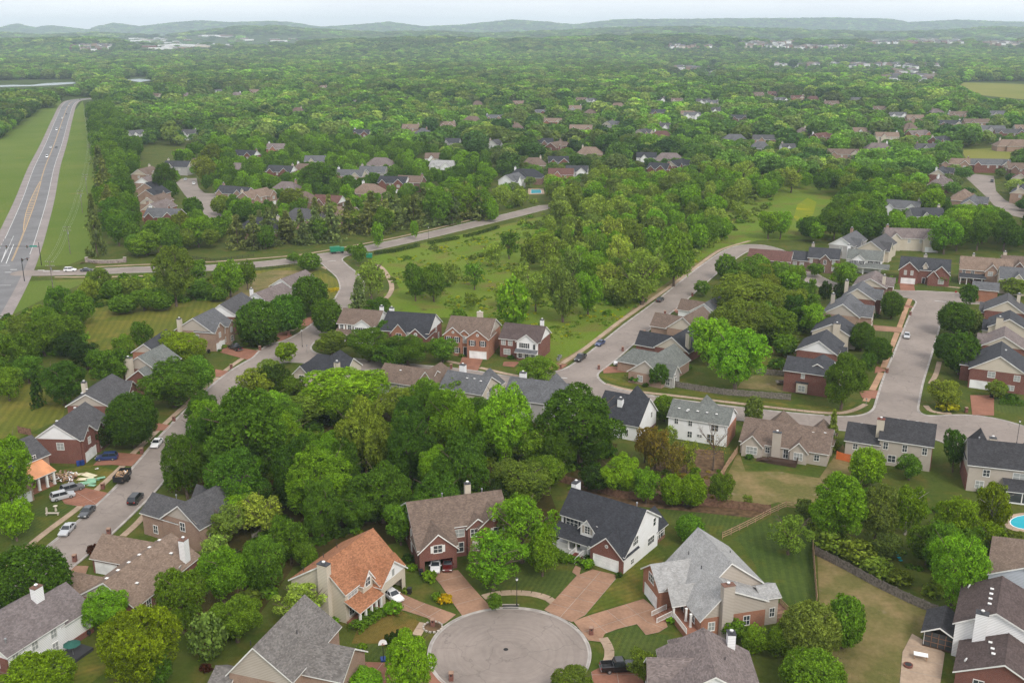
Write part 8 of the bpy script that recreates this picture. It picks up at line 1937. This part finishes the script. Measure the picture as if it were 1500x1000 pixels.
# pools
def pool(pix, label, hw_):
    P = [at(*p) for p in pix]; cx_ = sum(p[0] for p in P)/len(P); cy_ = sum(p[1] for p in P)/len(P); o = thing('swimming_pool', label, 'swimming pool', (cx_, cy_, 0))
    big_ = [(cx_+(p[0]-cx_)*hw_, cy_+(p[1]-cy_)*hw_) for p in P]; rim_ = [(cx_+(p[0]-cx_)*1.06, cy_+(p[1]-cy_)*1.06) for p in P]
    loc = lambda Q: [(p[0]-cx_, p[1]-cy_) for p in Q]
    flatpoly(loc(big_), .07, 'walk_tan', 'pool_deck', o); flatpoly(loc(rim_), .10, 'white', 'coping', o); flatpoly(loc(P), .115, 'pool', 'water_surface', o)
ell = lambda cx_, cy_, rx, ry: [(cx_+rx*cos(2*pi*i/20), cy_+ry*sin(2*pi*i/20)) for i in range(20)]
pool(ell(1506, 765, 26, 10), 'bright turquoise pool cut by the right edge', 1.45); pool([(778,278),(792,278),(793,283),(778,283.5)], 'small turquoise backyard pool among distant roofs', 1.6)
# playground slide, boat on trailer, stored grill, bird bath, AC units
b = MB()
for i in range(5): b.box(-.3, .3, -i*.5-.5, -i*.5, 1.5-i*.3-.3, 1.5-i*.3-.24, 'pool')
c = MB(); c.box(-.6, .6, 0, 1.2, 1.4, 1.5, 'wood_brown'); 
for sx in (-.55, .55):
    for sy in (.05, 1.15): c.box(sx-.05, sx+.05, sy-.05, sy+.05, 0, 2.3, 'wood_brown')
obj('playground_slide', 'small play tower with light blue slide under the right trees', 'slide', (1308,812), [('slide', b), ('tower', c)], radians(15))
b = MB(); loft(b, [[(-2.6+5.2*k/6, -w_, .75), (-2.6+5.2*k/6, -w_*.7, .35), (-2.6+5.2*k/6, w_*.7, .35), (-2.6+5.2*k/6, w_, .75)] for k, w_ in enumerate((.9, 1, 1.05, 1.05, .95, .7, .15))], 'siding_tan'); c = MB(); c.box(-1.9, 1.2, -.7, .7, .72, .80, 'wood_dark'); d = MB(); d.tube((-.6, -1.1, .3), (-.6, 1.1, .3), .3, .3, 'rubber', 10)
obj('boat', 'small tan boat on a trailer behind the brick corner house', 'boat', (1151,562), [('hull', b), ('cockpit', c), ('trailer_wheel', d)], radians(5))
def ac(pix, label): b = MB(); b.box(-.45, .45, -.45, .45, .08, .85, 'metal'); b.tube((0, 0, .85), (0, 0, .88), .36, .36, 'black', 10); obj('air_conditioner', label, 'air conditioner', pix, [('casing', b)], R.uniform(0, 1), 0, 'outdoor air conditioner units')
ac((820,524), 'air conditioner unit at the right wall of the bay-fronted brick house'); ac((818,528), 'second air conditioner unit nearest the front of the bay-fronted house'); ac((901,836), 'air conditioner at the foot of the white side wall') if False else None
ac((957,560), 'air conditioner beside the corner ranch house'); ac((134,748), 'utility box on the front lawn near the silver sedan') if False else None
# skeleton-like white lawn ornaments near the sedan
b = MB(); b.box(-.15, .15, -.15, .15, 0, 1.0, 'siding_cream'); b.ball((0, 0, 1.15), .18, 'siding_cream'); obj('lawn_statue', 'pale lawn statue left of two near the silver SUVs', 'statue', (69,752), [('figure', b)])
b = MB(); b.tube((0, 0, 0), (0, 0, .9), .25, .12, 'siding_cream', 8); b.tube((0, 0, .9), (0, 0, 1.05), .15, .45, 'siding_cream', 10); obj('bird_bath', 'pale bird bath on the front lawn near the silver SUVs', 'bird bath', (82,748), [('bowl', b)])
b = MB(); b.box(-1.3, 1.3, -.25, .25, .35, .45, 'siding_cream'); b.box(-1.2, -1.0, -.2, .2, 0, .35, 'siding_cream'); b.box(1.0, 1.2, -.2, .2, 0, .35, 'siding_cream'); obj('garden_bench', 'low pale garden bench between lawn statue and bird bath', 'bench', (77,754), [('seat', b)])
# drain and manhole
b = MB(); b.box(-1.3, 1.3, -.45, .45, 0, .10, 'rubber'); b.box(-1.4, 1.4, .45, .6, 0, .22, 'concrete'); obj('storm_drain', 'dark storm drain inlet at the cul-de-sac kerb under the lamp', 'drain', (748,889), [('grate', b)], 0, .06)
b = MB(); b.tube((0, 0, 0), (0, 0, .015), .38, .38, 'rubber', 14); obj('manhole_cover', 'small round manhole cover in the middle of the cul-de-sac', 'manhole cover', (741,951), [('cover', b)], 0, .062)
# planted bed ring by the left mailbox
x, y = at(634, 919); o = thing('planting_bed', 'small stone-ringed planting bed beside the cul-de-sac driveway', 'planting bed', (x, y, .05))
for k in range(14): a = 2*pi*k/14; b = MB(); b.box(-.2, .2, -.13, .13, 0, .25, 'concrete'); b.build('edging_stone', o, (1.5*cos(a), 1.5*sin(a), 0), a + pi/2)
flatpoly([(1.35*cos(2*pi*k/14), 1.35*sin(2*pi*k/14)) for k in range(14)], .12, 'mulch', 'soil', o)
# ---------------------------------------------------------------- far-off estates: too small to part, one mass
FB = MB(); rsb = random.Random(21)
fm = [('siding_white', 'r_dgrey'), ('siding_white', 'r_grey'), ('siding_cream', 'r_mauve'), ('brick_tan', 'r_brown'), ('siding_grey', 'r_dgrey'), ('siding_white', 'r_light'), ('brick_red', 'r_brown')]
def farhouse(x, y, z, w2, d2, e, r_, a, wm, rm):
    c_, s_ = cos(a), sin(a); P = lambda u, v, zz: (x + c_*u - s_*v, y + s_*u + c_*v, z + zz)
    q = [(-w2, -d2), (w2, -d2), (w2, d2), (-w2, d2)]
    for i in range(4): p, r2 = q[i], q[(i+1) % 4]; FB.poly([P(*p, -3), P(*r2, -3), P(*r2, e), P(*p, e)], wm)
    FB.poly([P(-w2, -d2, e), P(-w2, 0, r_), P(-w2, d2, e)], wm); FB.poly([P(w2, -d2, e), P(w2, d2, e), P(w2, 0, r_)], wm)
    FB.poly([P(-w2-.4, -d2-.4, e-.1), P(w2+.4, -d2-.4, e-.1), P(w2+.4, 0, r_+.1), P(-w2-.4, 0, r_+.1)], rm); FB.poly([P(w2+.4, d2+.4, e-.1), P(-w2-.4, d2+.4, e-.1), P(-w2-.4, 0, r_+.1), P(w2+.4, 0, r_+.1)], rm)
def ray(px, py):
    yy = np.arange(600., 13000., 25.); u = (px-750)/F_PX; v = (py-500)/F_PX; xx = yy*u/(cos(PITCH)-v*sin(PITCH)); zz = CAM_H + elev(py)*yy; tt = terr(xx, yy); tt[yy < 2300] = 0
    k = int(np.argmax(tt >= zz)); return float(xx[k]), float(yy[k]), float(tt[k])
def estate(x0, x1, y0, y1, n, size, flat=False, mats=fm):
    for i in range(n):
        px, py = rsb.uniform(x0, x1), rsb.uniform(y0, y1); x, y, zt = ray(px, py)
        k = size * rsb.uniform(.8, 1.3); wm, rm = rsb.choice(mats)
        if flat: farhouse(x, y, zt, k*1.6, k*.7, 6, 6.6, rsb.uniform(-.3, .3), wm, 'siding_white' if rsb.random() < .7 else 'r_light')
        else: farhouse(x, y, zt, k, k*.65, 6.5, 10, rsb.uniform(-.6, .6), wm, rm)
for e_ in [(985,1045,101,107,22,8),(1132,1215,96,99.5,26,7),(1215,1290,96,99.5,26,7),(1296,1330,96,100,14,8),(1330,1375,97,102,16,8),(1292,1375,106,121,34,8),(980,1040,69,72,22,9),(1085,1160,63,71,52,9),(1160,1255,69.5,72.5,44,9),(1270,1340,61,65,48,10),(1340,1408,59,64.5,60,10),(1440,1500,64,67.5,30,10),(106,160,68,75,34,9),(30,100,72,74,24,9)]: estate(*e_)
for e_ in [(195,240,57,62,16,16,True),(215,280,60,74,26,14,True),(285,335,53.5,55.5,9,22,True),(340,440,58,62,8,20,True,[('brick_red','r_brown'),('brick_red','siding_white'),('siding_white','r_light')]),(288,345,65,70,10,16,True),(5,30,54,57,4,22,True),(60,75,54.5,56,3,22,True)]: estate(*e_)
o = FB.build('distant_buildings'); o['kind'] = 'stuff'; tag(o, 'tiny pale houses and commercial sheds of far-off estates', 'distant buildings')
x, y = 1190.0, 9700.0; x, y = at(928, 41.0, 150)
b = MB(); b.tube((0, 0, -40), (0, 0, 14), 55, 60, 'white', 16); d_ = 9000.0
xx = (928-750)/1547*d_; zt = CAM_H + elev(40.5)*d_; tag(b.build('water_tank', None, (xx, d_, zt-14)), 'tiny white water tank on the far wooded ridge', 'water tank')
# ---------------------------------------------------------------- the air: pale haze that blues the distance
m = bpy.data.materials.new('haze'); m.use_nodes = True; t = m.node_tree; t.nodes.clear(); out = t.nodes.new('ShaderNodeOutputMaterial'); pv = t.nodes.new('ShaderNodeVolumePrincipled')
pv.inputs['Color'].default_value = (0.74, 0.87, 1.0, 1); pv.inputs['Density'].default_value = 0.000088; pv.inputs['Anisotropy'].default_value = 0.1
t.links.new(pv.outputs[0], out.inputs['Volume']); M['haze'] = m
b = MB(); b.box(-14500, 14500, -450, 17100, -2.0, 330, 'haze'); o = b.build('haze'); o['kind'] = 'stuff'; o['label'] = 'pale blue summer haze over the whole valley'
